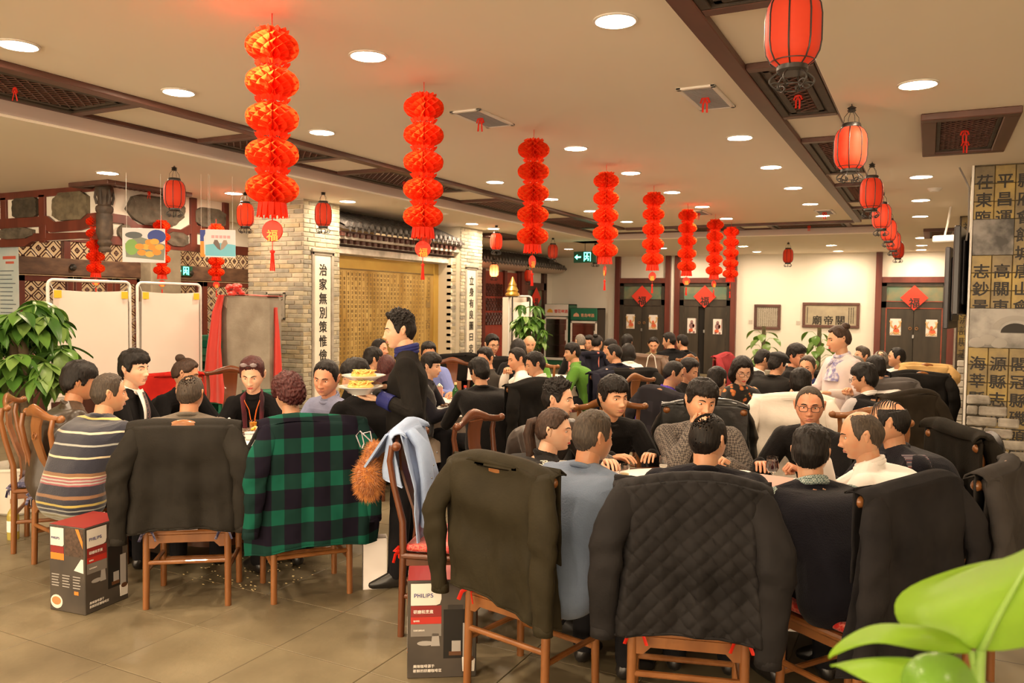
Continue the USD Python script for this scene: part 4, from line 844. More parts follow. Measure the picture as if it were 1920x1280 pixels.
# ---------------------------------------------------------------- stele with red cloth, white flip boards, crates
stele_m = M('grey_stele_stone', (.33, .29, .23), .85, (.24, .205, .16), 4, .35, 40)
red_cloth = M('red_satin', (.62, .03, .015), .45, sheen=.4, trans=((.7, .04, .02), .15))
def stele(label, x0, x1, y, H, d=.2):
    t = thing('stone_stele', label, 'stele')
    part(t, 'slab', prism([(x0, 0), (x1, 0), (x1, H - .05), (x1 - .06, H), (x0 + .08, H), (x0, H - .08)], -(y + d), -y, 'xz'), stele_m, False)
    part(t, 'worn_corner', prism([(x0 + .002, H - .085), (x0 + .10, H - .16), (x0 + .13, H - .02), (x0 + .085, H - .003)], -(y + .01), -(y - .006), 'xz'), M('stele_fresh_stone', (.48, .42, .33), .9), False)
    return t
def satin(label, path, w0, w1, seed):
    P = []; pts = np.array(path, float)
    for i, p in enumerate(pts):
        s_ = i / (len(pts) - 1); w = w0 + (w1 - w0) * s_
        P.append([[p[0] + w * e, p[1] + .025 * math.sin(9 * e + seed + 2 * s_), p[2]] for e in np.linspace(-.5, .5, 15)])
    return grid_solid(np.array(P), .006)
stele('tall grey stone stele draped with red satin, before the left brick pillar', -8.02, -7.20, 7.5, 1.86)
rc = thing('red_satin_cloth', 'red satin cloth with rosette hung over the grey stone stele', 'cloth')
part(rc, 'left_drape', satin('', [(-7.97, 7.46, 1.87), (-8.03, 7.44, 1.65), (-8.06, 7.42, 1.2), (-8.05, 7.40, .8), (-8.04, 7.40, .5)], .13, .42, 0), red_cloth)
part(rc, 'right_drape', satin('', [(-7.19, 7.60, 1.72), (-7.18, 7.58, 1.45), (-7.16, 7.56, 1.1), (-7.14, 7.54, .6)], .02, .20, 2), red_cloth)
part(rc, 'top_band', grid_solid(np.array([[[x, 7.46 + .25 * s, 1.868 + .010 * math.sin(8 * x)] for s in np.linspace(0, 1, 4)] for x in np.linspace(-8.04, -7.18, 9)]), .006), red_cloth)
part(rc, 'rosette', cat([ell((-7.84 + .11 * math.cos(k * 2.4) * math.sqrt(k / 22), 7.56 + .07 * math.sin(k * 2.4) * math.sqrt(k / 22), 1.93 + .06 * math.cos(k)), (.04, .04, .03), 10) for k in range(22)]), red_cloth, kind='stuff')
stele('second grey stele with a red cloth, partly hidden behind the right brick pillar', -7.30, -7.05, 14.2, 1.75)
solo('red_satin_cloth', satin('', [(-7.03, 14.15, 1.6), (-7.0, 14.14, 1.2), (-6.98, 14.12, .8)], .05, .2, 1), red_cloth, 'red cloth hanging on the second stele behind the right brick pillar', 'cloth')
frame_w = M('white_tube_frame', (.72, .70, .66), .35)
tape_y = M('yellow_tape', (.80, .50, .02), .5)
paper_w = M('flip_paper', (.80, .71, .64), .8, bump=.2, bscale=5)
def flipboard(label, p0, p1, H, z0=.75, tapes=True):
    p0, p1 = np.array(p0), np.array(p1); L = np.linalg.norm(p1 - p0); rz = math.degrees(math.atan2(*(p1 - p0)[::-1]))
    t = thing('flipboard', label, 'whiteboard', (*p0, 0), rz); r = .06
    pts = [(0, 0, .02), (0, 0, H - r)] + [(r - r * math.cos(a), 0, H - r + r * math.sin(a)) for a in np.linspace(.3, PI / 2, 5)] + [(L - r + r * math.sin(a), 0, H - r + r * math.cos(a)) for a in np.linspace(0, PI / 2 - .3, 5)] + [(L, 0, H - r), (L, 0, .02)]
    part(t, 'tube_frame', tube(pts, .017, 10), frame_w)
    part(t, 'foot', cat([tube([(x, -.25, .02), (x, .25, .02)], .016, 8) for x in (0, L)] + [tube([(0, 0, .4), (L, 0, .4)], .014, 8)]), frame_w)
    g = np.array([[[.045 + (L - .09) * u, .018 + .008 * math.sin(3 * u + 2 * s_) + .014 * s_, H - .10 - (H - .10 - z0) * s_ + .018 * math.sin(PI * u) * (1 - s_) * -1] for u in np.linspace(0, 1, 15)] for s_ in np.linspace(0, 1, 11)])
    g[:, :, 1] -= .04; part(t, 'paper_sheet', grid_solid(g, .003), paper_w)
    part(t, 'board', box(.02, L - .02, .005, .012, z0 - .05, H - .22), M('board_back', (.5, .47, .43), .7), False)
    if tapes:
        for x in (.05, L - .13): part(t, 'yellow_note', box(x, x + .08, -.035, -.028, H - .19, H - .11), tape_y, False)
    for x in (.02, L - .02): part(t, 'tie', tube([(x, 0, H - .01), (x + (.03 if x < .1 else -.03), -.02, H - .11)], .003, 4), steel)
flipboard('tall white paper flipboard on a white tube frame, left of the pair', (-8.20, 5.33), (-8.20, 6.31), 1.995)
flipboard('white paper flipboard on a white tube frame, right of the pair, nearer the stele', (-8.20, 6.41), (-8.20, 7.33), 1.995)
flipboard('far white flipboard on a tube frame behind the leafy plant at the back', (-7.05, 13.6), (-6.65, 13.75), 1.95, tapes=False)
solo('partition_board', bbox(-7.35, -6.85, 13.9, 13.95, 0, 1.93), M('cream_board', (.78, .70, .60), .7), 'cream standing partition board behind the thin black lamp stand', 'board')
gl = thing('gold_ornament_stand', 'golden knot ornament on a thin black stand before the cream partition', 'ornament', (-6.98, 13.6, 0))
part(gl, 'pole', cyl(.014, 0, 1.93, 10), iron); part(gl, 'tray', cyl(.10, 1.93, 1.945, 20), iron); part(gl, 'base', cyl(.16, 0, .02, 20), iron)
part(gl, 'golden_figure', lathe([(0, 1.945), (.12, 1.95), (.14, 1.98), (.10, 2.03), (.115, 2.06), (.07, 2.14), (.08, 2.16), (.04, 2.24), (.02, 2.30), (0, 2.32)], 20), gold_metal)
crate_m = M('green_crate', (.012, .15, .085), .4)
for k in range(5):
    c = thing('beer_crate', f'green plastic bottle crate, {["bottom", "second", "third", "fourth", "top"][k]} of the stack beside the stele', 'crate', (-8.22, 7.62, .27 * k + .002), 0, 'stacked green bottle crates'); w, d = .40, .30
    for a in ((-w / 2, -w / 2 + .015, -d / 2, d / 2), (w / 2 - .015, w / 2, -d / 2, d / 2), (-w / 2, w / 2, -d / 2, -d / 2 + .015), (-w / 2, w / 2, d / 2 - .015, d / 2)):
        for z0, z1 in ((0, .10), (.20, .265)): part(c, 'wall', bbox(a[0], a[1], a[2], a[3], z0, z1), crate_m)
    for x in (-.19, 0, .19): part(c, 'post', bbox(x - .02, x + .02, -d / 2, d / 2, .1, .2), crate_m)
    part(c, 'bottom', box(-w / 2, w / 2, -d / 2, d / 2, 0, .01), crate_m, False)
c = thing('green_tub', 'dark green plastic tub standing behind the left table', 'tub', (-6.05, 6.25, 0), 15)
part(c, 'side', lathe([(0, .0), (.17, .0), (.21, .02), (.25, .83), (.265, .86), (.255, .87), (.235, .84), (.2, .05), (0, .04)], 4), crate_m, False)
part(c, 'lip', lathe([(.25, .80), (.275, .81), (.275, .87), (.25, .87)], 4), crate_m, False)
part(c, 'sticker', xf(lathe([(0, 0), (.03, 0), (.03, .002), (0, .002)], 16), (.17, -.17, .72), rx=90, rz=45), white_plastic)

# ---------------------------------------------------------------- plants
leaf_m = [M(f'green_leaf_{i}', c, .35, trans=(t_, .3), spec=.5) for i, (c, t_) in enumerate([((.085, .21, .035), (.2, .42, .04)), ((.14, .29, .05), (.28, .5, .05)), ((.22, .36, .09), (.35, .55, .08)), ((.055, .15, .028), (.14, .34, .04))])]
bark = M('plant_bark', (.20, .14, .08), .8, (.12, .08, .045), 10, .6, 40)
white_pot = M('white_pot', (.62, .58, .50), .3)
def leaf_mesh(L, W, droop=.3, fold=.15, n=6):
    P = []
    for i in range(n + 1):
        s_ = i / n; w = W * math.sin(PI * min(1, s_ ** .8 * .98 + .02)) ** .8; z = -droop * L * s_ * s_
        P.append([[w * e, L * s_ * (1 - .15 * droop * s_), z + fold * W * abs(e) - .02 * L * (1 - abs(e))] for e in (-1, -.5, 0, .5, 1)])
    return grid_solid(np.array(P), .0015)
def place_leaf(m, at, yaw, pitch, roll=0):
    v, f = xf(m, ry=roll); v, f = xf((v, f), rx=pitch); v, f = xf((v, f), rz=yaw); return v + np.asarray(at), f
def money_tree(label, at, H, R, nl, trunk=2, seed=3, L=.2):
    r = random.Random(seed); t = thing('money_tree', label, 'potted plant', at)
    part(t, 'pot', lathe([(0, 0), (.17, 0), (.19, .02), (.235, .36), (.25, .38), (.25, .40), (.225, .40), (.21, .36), (0, .34)], 28), white_pot)
    for k in range(trunk):
        x = (k - (trunk - 1) / 2) * .12; part(t, 'trunk', tube([(x, .02 * k, .33), (x * 1.1, .03, .7), (x * 1.2 + .02, -.01, H * .62), (x * .9, 0, H * .84)], [.055, .05, .045, .03], 12), bark)
    for k in range(nl):
        a = k * 2.4; el = r.uniform(.05, 1.0); rr = R * (1 - .5 * el) * math.sqrt(r.uniform(.25, 1)) ; z = H * (.55 + .40 * el) + r.uniform(-.03, .03)
        c = np.array([rr * math.cos(a), rr * math.sin(a), z]); part(t, 'stalk', tube([(c[0] * .25, c[1] * .25, z - .14), (c[0] * .7, c[1] * .7, z - .02), tuple(c)], .004, 5), leaf_m[0])
        q = r.choice([5, 6, 6])
        for j in range(q):
            m = leaf_mesh(L * r.uniform(.75, 1.15), L * .24, r.uniform(.3, .9), .2)
            part(t, 'leaf', place_leaf(m, c, math.degrees(a) - 90 + (j - q / 2 + .5) * 300 / q + r.uniform(-10, 10), r.uniform(-35, 5)), leaf_m[r.choice([0, 0, 1, 1, 2, 3])], True)
    return t
money_tree('big leafy money tree in a white pot at the left edge of the hall', (-6.78, 4.15, 0), 1.84, .52, 64, 2, 3, .24)
money_tree('leafy money tree before the far flipboard, behind the bald diner', (-6.22, 12.75, 0), 1.88, .36, 30, 1, 5, .20)
def moss_pole(label, at, seed):
    r = random.Random(seed); t = thing('pothos_plant', label, 'potted plant', at)
    part(t, 'pot', lathe([(0, 0), (.15, 0), (.19, .33), (.2, .35), (.17, .35), (0, .32)], 24), white_pot)
    part(t, 'moss_pole', cyl(.045, .3, 1.36, 14), M('moss_pole_fibre', (.16, .13, .07), .9, (.09, .09, .04), 20, .6, 60))
    for k in range(18):
        a = k * 2.4 + r.uniform(-.3, .3); z = .45 + .042 * k; rr = r.uniform(.12, .32) * (1 - .25 * k / 18)
        part(t, 'stalk', tube([(.04 * math.cos(a), .04 * math.sin(a), z), (rr * .6 * math.cos(a), rr * .6 * math.sin(a), z + .10), (rr * math.cos(a), rr * math.sin(a), z + .09)], .005, 5), leaf_m[1])
        part(t, 'leaf', place_leaf(leaf_mesh(.25, .095, .5, .12), (rr * math.cos(a), rr * math.sin(a), z + .09), math.degrees(a) - 90 + r.uniform(-30, 30), r.uniform(-40, 0)), leaf_m[r.choice([1, 2, 2])], True)
moss_pole('pothos on a moss pole under the narrow framed inscription at the back', (-3.35, 19.2, 0), 1)
moss_pole('pothos on a moss pole under the wide framed plaque, behind the waitress', (-2.15, 19.2, 0), 4)
# near plant at the bottom right corner
nl = M('near_leaf', (.30, .50, .045), .45, (.33, .53, .055), 3, trans=((.50, .75, .06), .5))
nl2 = M('near_leaf_dark', (.20, .40, .05), .3, trans=((.32, .55, .07), .4))
stem_m = M('near_leaf_stem', (.22, .38, .07), .45)

# ---------------------------------------------------------------- near plant
near_leaves = [
  [[(0.070, 1.140, 1.372), (0.070, 1.140, 1.372), (0.071, 1.140, 1.372), (0.072, 1.140, 1.372), (0.072, 1.141, 1.373)],
   [(0.024, 1.139, 1.374), (0.050, 1.130, 1.383), (0.076, 1.127, 1.391), (0.092, 1.129, 1.385), (0.107, 1.137, 1.382)],
   [(-0.014, 1.153, 1.377), (0.039, 1.147, 1.393), (0.084, 1.115, 1.418), (0.110, 1.117, 1.409), (0.135, 1.130, 1.400)],
   [(-0.028, 1.180, 1.392), (0.038, 1.159, 1.414), (0.092, 1.110, 1.444), (0.123, 1.103, 1.436), (0.157, 1.119, 1.426)],
   [(-0.015, 1.211, 1.410), (0.053, 1.179, 1.437), (0.103, 1.105, 1.471), (0.135, 1.099, 1.463), (0.168, 1.115, 1.453)],
   [(0.027, 1.244, 1.429), (0.077, 1.204, 1.455), (0.114, 1.112, 1.495), (0.142, 1.104, 1.486), (0.173, 1.119, 1.477)],
   [(0.081, 1.262, 1.449), (0.110, 1.210, 1.478), (0.131, 1.133, 1.514), (0.149, 1.119, 1.507), (0.168, 1.129, 1.500)],
   [(0.127, 1.242, 1.472), (0.139, 1.204, 1.497), (0.147, 1.153, 1.529), (0.154, 1.146, 1.527), (0.162, 1.150, 1.521)],
   [(0.156, 1.169, 1.531), (0.156, 1.170, 1.533), (0.157, 1.170, 1.534), (0.157, 1.170, 1.533), (0.158, 1.170, 1.531)]],
  [[(0.060, 1.135, 1.372), (0.060, 1.134, 1.370), (0.059, 1.134, 1.367)],
   [(0.023, 1.117, 1.396), (0.026, 1.096, 1.392), (0.030, 1.097, 1.376)],
   [(-0.012, 1.099, 1.401), (-0.010, 1.077, 1.400), (-0.008, 1.067, 1.385)],
   [(-0.045, 1.104, 1.393), (-0.042, 1.083, 1.391), (-0.038, 1.062, 1.387)],
   [(-0.074, 1.111, 1.373), (-0.068, 1.092, 1.373), (-0.063, 1.072, 1.375)],
   [(-0.094, 1.111, 1.352), (-0.089, 1.102, 1.352), (-0.085, 1.093, 1.354)],
   [(-0.102, 1.117, 1.334), (-0.101, 1.117, 1.333), (-0.101, 1.118, 1.333)]],
  [[(0.046, 1.071, 1.364), (0.045, 1.070, 1.356), (0.044, 1.069, 1.347)],
   [(0.013, 1.076, 1.369), (0.010, 1.063, 1.359), (0.011, 1.063, 1.339)],
   [(-0.022, 1.070, 1.369), (-0.026, 1.056, 1.359), (-0.026, 1.044, 1.341)],
   [(-0.060, 1.072, 1.358), (-0.061, 1.060, 1.351), (-0.055, 1.051, 1.341)],
   [(-0.085, 1.081, 1.344), (-0.083, 1.071, 1.345), (-0.079, 1.062, 1.345)],
   [(-0.097, 1.086, 1.337), (-0.096, 1.086, 1.336), (-0.096, 1.087, 1.335)]],
  [[(-0.014, 0.984, 1.372), (-0.014, 0.984, 1.369), (-0.014, 0.984, 1.363)],
   [(-0.009, 0.988, 1.396), (-0.002, 0.968, 1.388), (0.002, 0.959, 1.372)],
   [(0.009, 0.998, 1.408), (0.014, 0.966, 1.398), (0.020, 0.957, 1.372)],
   [(0.033, 1.010, 1.407), (0.035, 0.976, 1.396), (0.038, 0.965, 1.369)],
   [(0.051, 1.019, 1.394), (0.049, 0.994, 1.380), (0.048, 0.981, 1.361)],
   [(0.063, 1.023, 1.373), (0.061, 1.022, 1.364), (0.060, 1.021, 1.353)]],
]
near_stem = [(0.071, 1.140, 1.374), (0.069, 1.127, 1.348), (0.068, 1.124, 1.309), (0.067, 1.131, 1.238), (0.065, 1.147, 1.133)]
near_rib = [(0.071, 1.134, 1.375), (0.076, 1.121, 1.393), (0.083, 1.111, 1.419), (0.092, 1.105, 1.445), (0.102, 1.101, 1.472), (0.114, 1.108, 1.496), (0.130, 1.128, 1.515)]
near_base = [(0.065, 1.147, 1.133)]
npx, npy = near_base[0][0], near_base[0][1]
np_t = thing('near_plant', 'out of focus bright green broad-leaved plant in the bottom right corner', 'potted plant')
def resample(G, n, m):
    from scipy.interpolate import RectBivariateSpline
    G = np.array(G); a = np.linspace(0, 1, G.shape[0]); b = np.linspace(0, 1, G.shape[1]); kx, ky = min(3, len(a) - 1), min(3, len(b) - 1)
    return np.stack([RectBivariateSpline(a, b, G[:, :, k], kx=kx, ky=ky)(np.linspace(0, 1, n), np.linspace(0, 1, m)) for k in range(3)], -1)
for k, G in enumerate(near_leaves):
    part(np_t, 'leaf', grid_solid(resample(G, 24, 13), .0016), nl if k < 3 else nl2, True)
part(np_t, 'stem', tube(resample([near_stem, near_stem], 2, 20)[0], np.linspace(.0055, .009, 20), 12), stem_m)
part(np_t, 'leaf_rib', tube(resample([near_rib, near_rib], 2, 16)[0], np.linspace(.0045, .0015, 16), 8), stem_m)
for G, k in ((near_leaves[1], 0), (near_leaves[2], 0), (near_leaves[3], 5)):
    p_ = np.array(G[k][1]); e = np.array(near_stem[2 if k == 0 else 3]); part(np_t, 'leaf_stalk', tube([p_, (p_ + e) / 2 + [0, 0, .01], e], .004, 8), stem_m)
zp = near_base[0][2]
part(np_t, 'pot', lathe([(0, zp - .28), (.10, zp - .28), (.14, zp - .02), (.15, zp), (.13, zp), (.125, zp - .03), (0, zp - .03)], 24) if False else xf(lathe([(0, 0), (.12, 0), (.17, zp - .03), (.18, zp), (.155, zp), (.15, zp - .04), (0, zp - .05)], 24), (npx, npy, 0)), white_pot)

# ---------------------------------------------------------------- chairs
def make_chair(name, label, loc, rz, wood):
    t = thing(name, label, 'chair', loc, rz, 'yoke-back dining chairs')
    part(t, 'seat', bbox(-.25, .25, -.215, .215, .425, .455, .010), wood)
    for s in (-1, 1):
        part(t, 'front_leg', tube([(s * .225, .19, .43), (s * .228, .195, 0)], [.021, .019], 12), wood)
        part(t, 'rear_post', tube([(s * .228, -.21, 0), (s * .225, -.20, .44), (s * .222, -.205, .62), (s * .225, -.255, .82), (s * .235, -.275, .95), (s * .238, -.262, 1.03)], [.019, .021, .019, .018, .017, .016], 12), wood)
    sp = np.array([[[x, y, z] for x in (-w, -w * .5, 0, w * .5, w)] for y, z, w in ((-.20, .45, .058), (-.185, .55, .062), (-.195, .65, .064), (-.235, .76, .058), (-.27, .88, .062), (-.272, .97, .07), (-.258, 1.04, .078))])
    s_ = part(t, 'splat', grid_solid(sp, .014), wood)
    part(s_, 'carved_medallion', cat([tube([(.028 * math.cos(a), -.282 + .008 * math.sin(a), .91 + .028 * math.sin(a)) for a in np.linspace(0, 2 * PI, 13)[:-1]], .004, 5, closed=True), tube([(-.018, -.285, .91), (0, -.283, .922), (.018, -.281, .905)], .004, 5)]), wood)
    xs = np.linspace(-1, 1, 21); P = [(.268 * x, -.258 - .055 * math.cos(x * PI / 2) + .03, 1.045 + .030 * math.cos(x * 1.9) ** 2 - .018 * abs(x)) for x in xs]
    part(t, 'top_rail', tube(P, [.022 + .010 * math.exp(-(x / .33) ** 2) - .004 * (abs(x) > .5) for x in xs], 12, flat=(1.25, .62), up=(0, 0, 1)), wood)
    for s in (-1, 1): part(t, 'rail_knob', ell((s * .272, P[0][1] + .002, P[0][2] + .004), (.027, .024, .026), 14), wood)
    for z, y in ((.17, .195), (.27, -.205)): part(t, 'stretcher', tube([(-.225, y, z), (.225, y, z)], .014, 10), wood)
    for s in (-1, 1): part(t, 'stretcher', tube([(s * .226, .19, .22), (s * .226, -.205, .22)], .014, 10), wood)
    for y in (.20, -.205):
        part(t, 'apron', prism([(-.22, .43), (-.22, .355), (-.18, .355), (-.15, .385), (.15, .385), (.18, .355), (.22, .355), (.22, .43)], -(y + .008), -(y - .008), 'xz'), wood)
    for s in (-1, 1): part(t, 'apron', bbox(s * .225 - .008, s * .225 + .008, -.19, .18, .385, .43), wood)
    return t
cush_blue = Mnodes('blue_brocade', {'tc': ('texture_coordinate', {}), 'v': ('voronoi_texture', dict(scale=34)) if False else ('noise_texture', dict(scale=38, detail=2)), 'r': ('rgb_ramp', {'ramp': [(.46, (.03, .03, .09)), (.54, (.24, .22, .34)), (.60, (.03, .03, .10))]}), 'p': ('principled_bsdf', dict(roughness=.5, sheen_weight=.3))}, [('tc.object', 'v.vector'), ('v.fac', 'r.fac'), ('r.color', 'p.base_color')])
cush_red = Mnodes('red_brocade', {'tc': ('texture_coordinate', {}), 'v': ('noise_texture', dict(scale=40, detail=2)), 'r': ('rgb_ramp', {'ramp': [(.46, (.50, .012, .010)), (.55, (.62, .16, .10)), (.62, (.42, .01, .01))]}), 'p': ('principled_bsdf', dict(roughness=.45, sheen_weight=.3))}, [('tc.object', 'v.vector'), ('v.fac', 'r.fac'), ('r.color', 'p.base_color')])
def make_cushion(label, loc, rz, mat):
    t = thing('seat_cushion', label, 'cushion', loc, rz, 'brocade seat cushions')
    m = union([hull(((-.21, -.17, .482), .022), ((.21, -.17, .482), .022), ((-.21, .18, .482), .022), ((.21, .18, .482), .022)), ell((0, 0, .488), (.20, .17, .026), 18)])
    part(t, 'pad', m, mat, 60)
    for s in (-1, 1):
        for d in (-1, 1):
            part(t, 'tie_loop', tube([(s * .21, -.205, .475), (s * .21 + d * .03, -.225, .485), (s * .21 + d * .055, -.235, .47), (s * .21 + d * .03, -.232, .458), (s * .21, -.21, .47)], .007, 6, flat=(1.6, .5)), mat if mat is cush_blue else red_paper)
            part(t, 'tie_end', tube([(s * .21, -.21, .47), (s * .21 + d * .03, -.24, .445), (s * .21 + d * .045, -.245, .405)], .006, 6, flat=(1.6, .5)), mat if mat is cush_blue else red_paper)
    return t
def fwd(a): return np.array([math.cos(math.radians(a)), math.sin(math.radians(a))])
chairs = {}
first_chair = {}
def place_chair(x, y, face_deg, label, cushion=None, clabel='', dark=False):
    """a chair whose sitter looks along face_deg (0 = +x)"""
    rz = face_deg - 90; k = 'd' if dark else 'l'
    if k not in first_chair: first_chair[k] = make_chair('yoke_back_chair', label, (x, y, 0), rz, dark_chair_wood if dark else chair_wood); o = first_chair[k]
    else: o = copy(first_chair[k], (x, y, 0), rz, label)
    if cushion:
        m = cush_blue if cushion == 'b' else cush_red
        if cushion not in first_chair: first_chair[cushion] = make_cushion(clabel, (x, y, 0), rz, m)
        else: copy(first_chair[cushion], (x, y, 0), rz, clabel)
    return o
# ---------------------------------------------------------------- coats over chair backs
def cloth_m(name, c, c2=None, rough=.9, bump=.35, bs=160, sheen=.0, spec=.12, scale=7):
    k = .50 if max(c) < .08 else 1.0
    return M(name, tuple(q * k for q in c), rough, None if c2 is None else tuple(q * k for q in c2), scale, bump, bs, sheen=sheen * .2, spec=spec)
def coat(name, label, x, y, face_deg, mat, hem=.5, wt=.285, wb=.34, sleeves=(.55, .55), swag=.012, fold=.014, puff=0, seed=0, collar=None, front=.74, inner=None, quilt=0, tilt=0.0, cat_='jacket', wide=1.0, drop=1.0, lift=0.0, yf=-.225):
    """a garment hung over a chair's top rail: body over the back, sleeves hanging at both sides; parts in the chair's frame"""
    wt = max(wt, .31) if name != 'light_blue_coat' else wt
    t = thing(name, label, cat_, (x, y, 0), face_deg - 90); r = np.random.default_rng(seed)
    nu, ns = (49, 64) if not quilt else (121, 150); U = np.linspace(-1, 1, nu)
    Lb = 1.10 - hem; Lf = 1.10 - front; tot = Lf + .10 + Lb; P = np.zeros((ns, nu, 3)); ph = r.uniform(0, 6, 6)
    for i in range(ns):
        s = i / (ns - 1) * tot
        for j, u in enumerate(U):
            sag = .035 * math.cos(u * PI / 2) ** 2 * (-1) + .0
            top = 1.122 + lift + .012 * math.cos(u * 2.6 + ph[0]) - .04 * abs(u) ** 3
            if s < Lf: z = front + s; yb = yf + (-.225 - yf) * max(0, (z - .85) / .25) if z > .85 else yf; depth = (Lf - s); back = False
            elif s < Lf + .10:
                q = (s - Lf) / .10 * PI; z = 1.06 + (top - 1.06) * math.sin(q); yb = -.265 + .045 * math.cos(q); depth = 0; back = True
            else: z = top - .02 - (s - Lf - .10) / Lb * (top - .02 - hem); yb = -.315 - .02 * min(1, (s - Lf - .1) / .2); depth = (s - Lf - .10); back = True
            d = depth / max(Lb, .1)
            w = (wt + (wb - wt) * (min(1, d * 1.2) if back else .3 * depth)) * wide
            X = w * u + .012 * math.sin(7 * z + ph[1] + 2 * u) * d
            fo = fold * (math.sin(9 * u + ph[2] + 1.2 * d) * .6 + math.sin(17 * u + ph[3]) * .4) * min(1, d * 1.3) * (1 if back else -.5)
            sw = swag * 1.5 * math.sin(24 * (d * Lb + .16 * (1 - u * u) * -1) + ph[4]) * math.exp(-d * 1.3) * (1 - abs(u) ** 2) * (1 if back else 0)
            wrap = (.10 * max(0, abs(u) - .72) / .28) ** 1.0 * (.4 + .9 * d) if back else 0
            pf = puff * (math.sin(PI * min(1, d * 1.05)) ** .5 if back and d > 0 else 0)
            qd = -quilt * (abs(math.sin((X + z) * 42)) ** .25 * abs(math.sin((X - z) * 42)) ** .25 - .6) if quilt and back else 0
            zz = z - (.05 * abs(u) ** 2 * d * drop) - tilt * u * d
            P[i, j] = (X, yb - fo - sw - pf + wrap + qd, zz)
    P[:, :, 1] += .017 * (meshkit.fbm(P * [11, 9, 6] + seed, 4) - .5) * 2 * np.clip((1.05 - P[:, :, 2]) * 3, 0, 1)
    part(t, 'body', grid_solid(P, .008 + puff * .2), mat, True)
    part(t, 'hem', tube(P[-1, ::(3 if not quilt else 7)], .0065 + puff * .1, 6), mat, True)
    k = 0
    for sgn, ln in ((-1, sleeves[0]), (1, sleeves[1])):
        if not ln: continue
        n = 26; pts, rad = [], []; a = r.uniform(-.02, .02); sw_ = r.uniform(.0, .05)
        for i in range(n):
            s = i / (n - 1); o = math.sin(min(1, s * 2.2) * PI / 2)
            pts.append((sgn * wide * (wt - .075 + .085 * o + (wb - wt) * .6 * s - sw_ * s * s), -.262 - .070 * o - .012 * math.sin(s * PI) - fold * .6 + a * s + .03 * s * s, 1.050 + lift + .012 * o - (ln + .02) * s)); rad.append(.060 - .012 * s + .010 * math.sin(PI * min(1, s * 1.3)) + puff * .4)
        v, f = tube(pts, rad, 22, flat=(1.0, .62), up=(1, 0, 0))
        nn = normals(v, f); ph2 = r.uniform(0, 6)
        q = meshkit.fbm(v * [13, 13, 8] + seed * 3.7 + sgn, 3) - .5; cr = np.sin(46 * (v[:, 2] + .45 * sgn * v[:, 0]) + ph2 + 7 * q); bend = np.exp(-((v[:, 2] - (1.05 - ln * .45)) / .10) ** 2) + .35
        v = v + nn * (.028 * q + .0045 * cr * bend)[:, None]
        sl = part(t, 'sleeve', (v, f), mat, True)
        c = np.array(pts[-1]); part(sl, 'cuff', tube([c + [0, 0, .03], c + [0, 0, -.012]], [rad[-1] * .98, rad[-1] * 1.02], 18, flat=(.95, .75), up=(1, 0, 0)), mat, True)
    if collar == 'fold':
        G = np.array([[[.13 * u, -.262 - .052 * s - .012 * math.cos(u * 1.5), 1.115 + lift - .055 * s + .012 * math.cos(u * 1.2)] for u in np.linspace(-1, 1, 15)] for s in np.linspace(-.4, 1, 7)]); part(t, 'collar', grid_solid(G, .006), mat, True)
    if collar == 'fur':
        pass
    if inner is not None:
        G = np.array([[[wt * .9 * u, -.212 + .01 * math.sin(6 * u), z] for u in np.linspace(-1, 1, 15)] for z in np.linspace(front - .02, 1.05, 8)]); part(t, 'lining', grid_solid(G, .004), inner, True)
    return t
black_c = cloth_m('black_cotton', (.018, .016, .015), (.028, .025, .022)); charcoal_c = cloth_m('charcoal_wool', (.026, .024, .026), (.038, .034, .035), bs=260)
olive_c = cloth_m('olive_shell', (.040, .032, .016), (.055, .045, .024), .7, .3, 90); dgrey_c = cloth_m('dark_grey_shell', (.030, .026, .021), (.040, .035, .028), .7, .35, 90)
quilt_c = cloth_m('black_quilted', (.024, .022, .023), (.034, .031, .032), .65, .3, 80); brown_c = cloth_m('dark_brown_wool', (.055, .042, .028), (.04, .03, .02)); navy_c = cloth_m('navy_wool', (.018, .018, .034), (.028, .027, .046), bs=240)
leather_c = M('black_leather', (.014, .014, .013), .28, bump=.4, bscale=25, spec=.6); grey_c = cloth_m('grey_wool', (.10, .09, .088), (.13, .115, .11)); tan_c = cloth_m('tan_wool', (.50, .32, .13), (.42, .26, .10))
red_c = cloth_m('red_wool', (.48, .020, .012), (.36, .014, .01)); burg_c = cloth_m('burgundy_wool', (.26, .03, .035)); brownl_c = M('brown_leather', (.10, .055, .03), .45, bump=.3, bscale=25); blue_c = cloth_m('light_blue_wool', (.32, .42, .62), (.28, .37, .56), .9, .5, 200, .5)
white_c = cloth_m('white_puffer', (.74, .68, .60), (.66, .60, .53), .6, .3, 60); fur_black = M('black_fur', (.012, .011, .012), .9, bump=.9, bscale=220, sheen=.4)
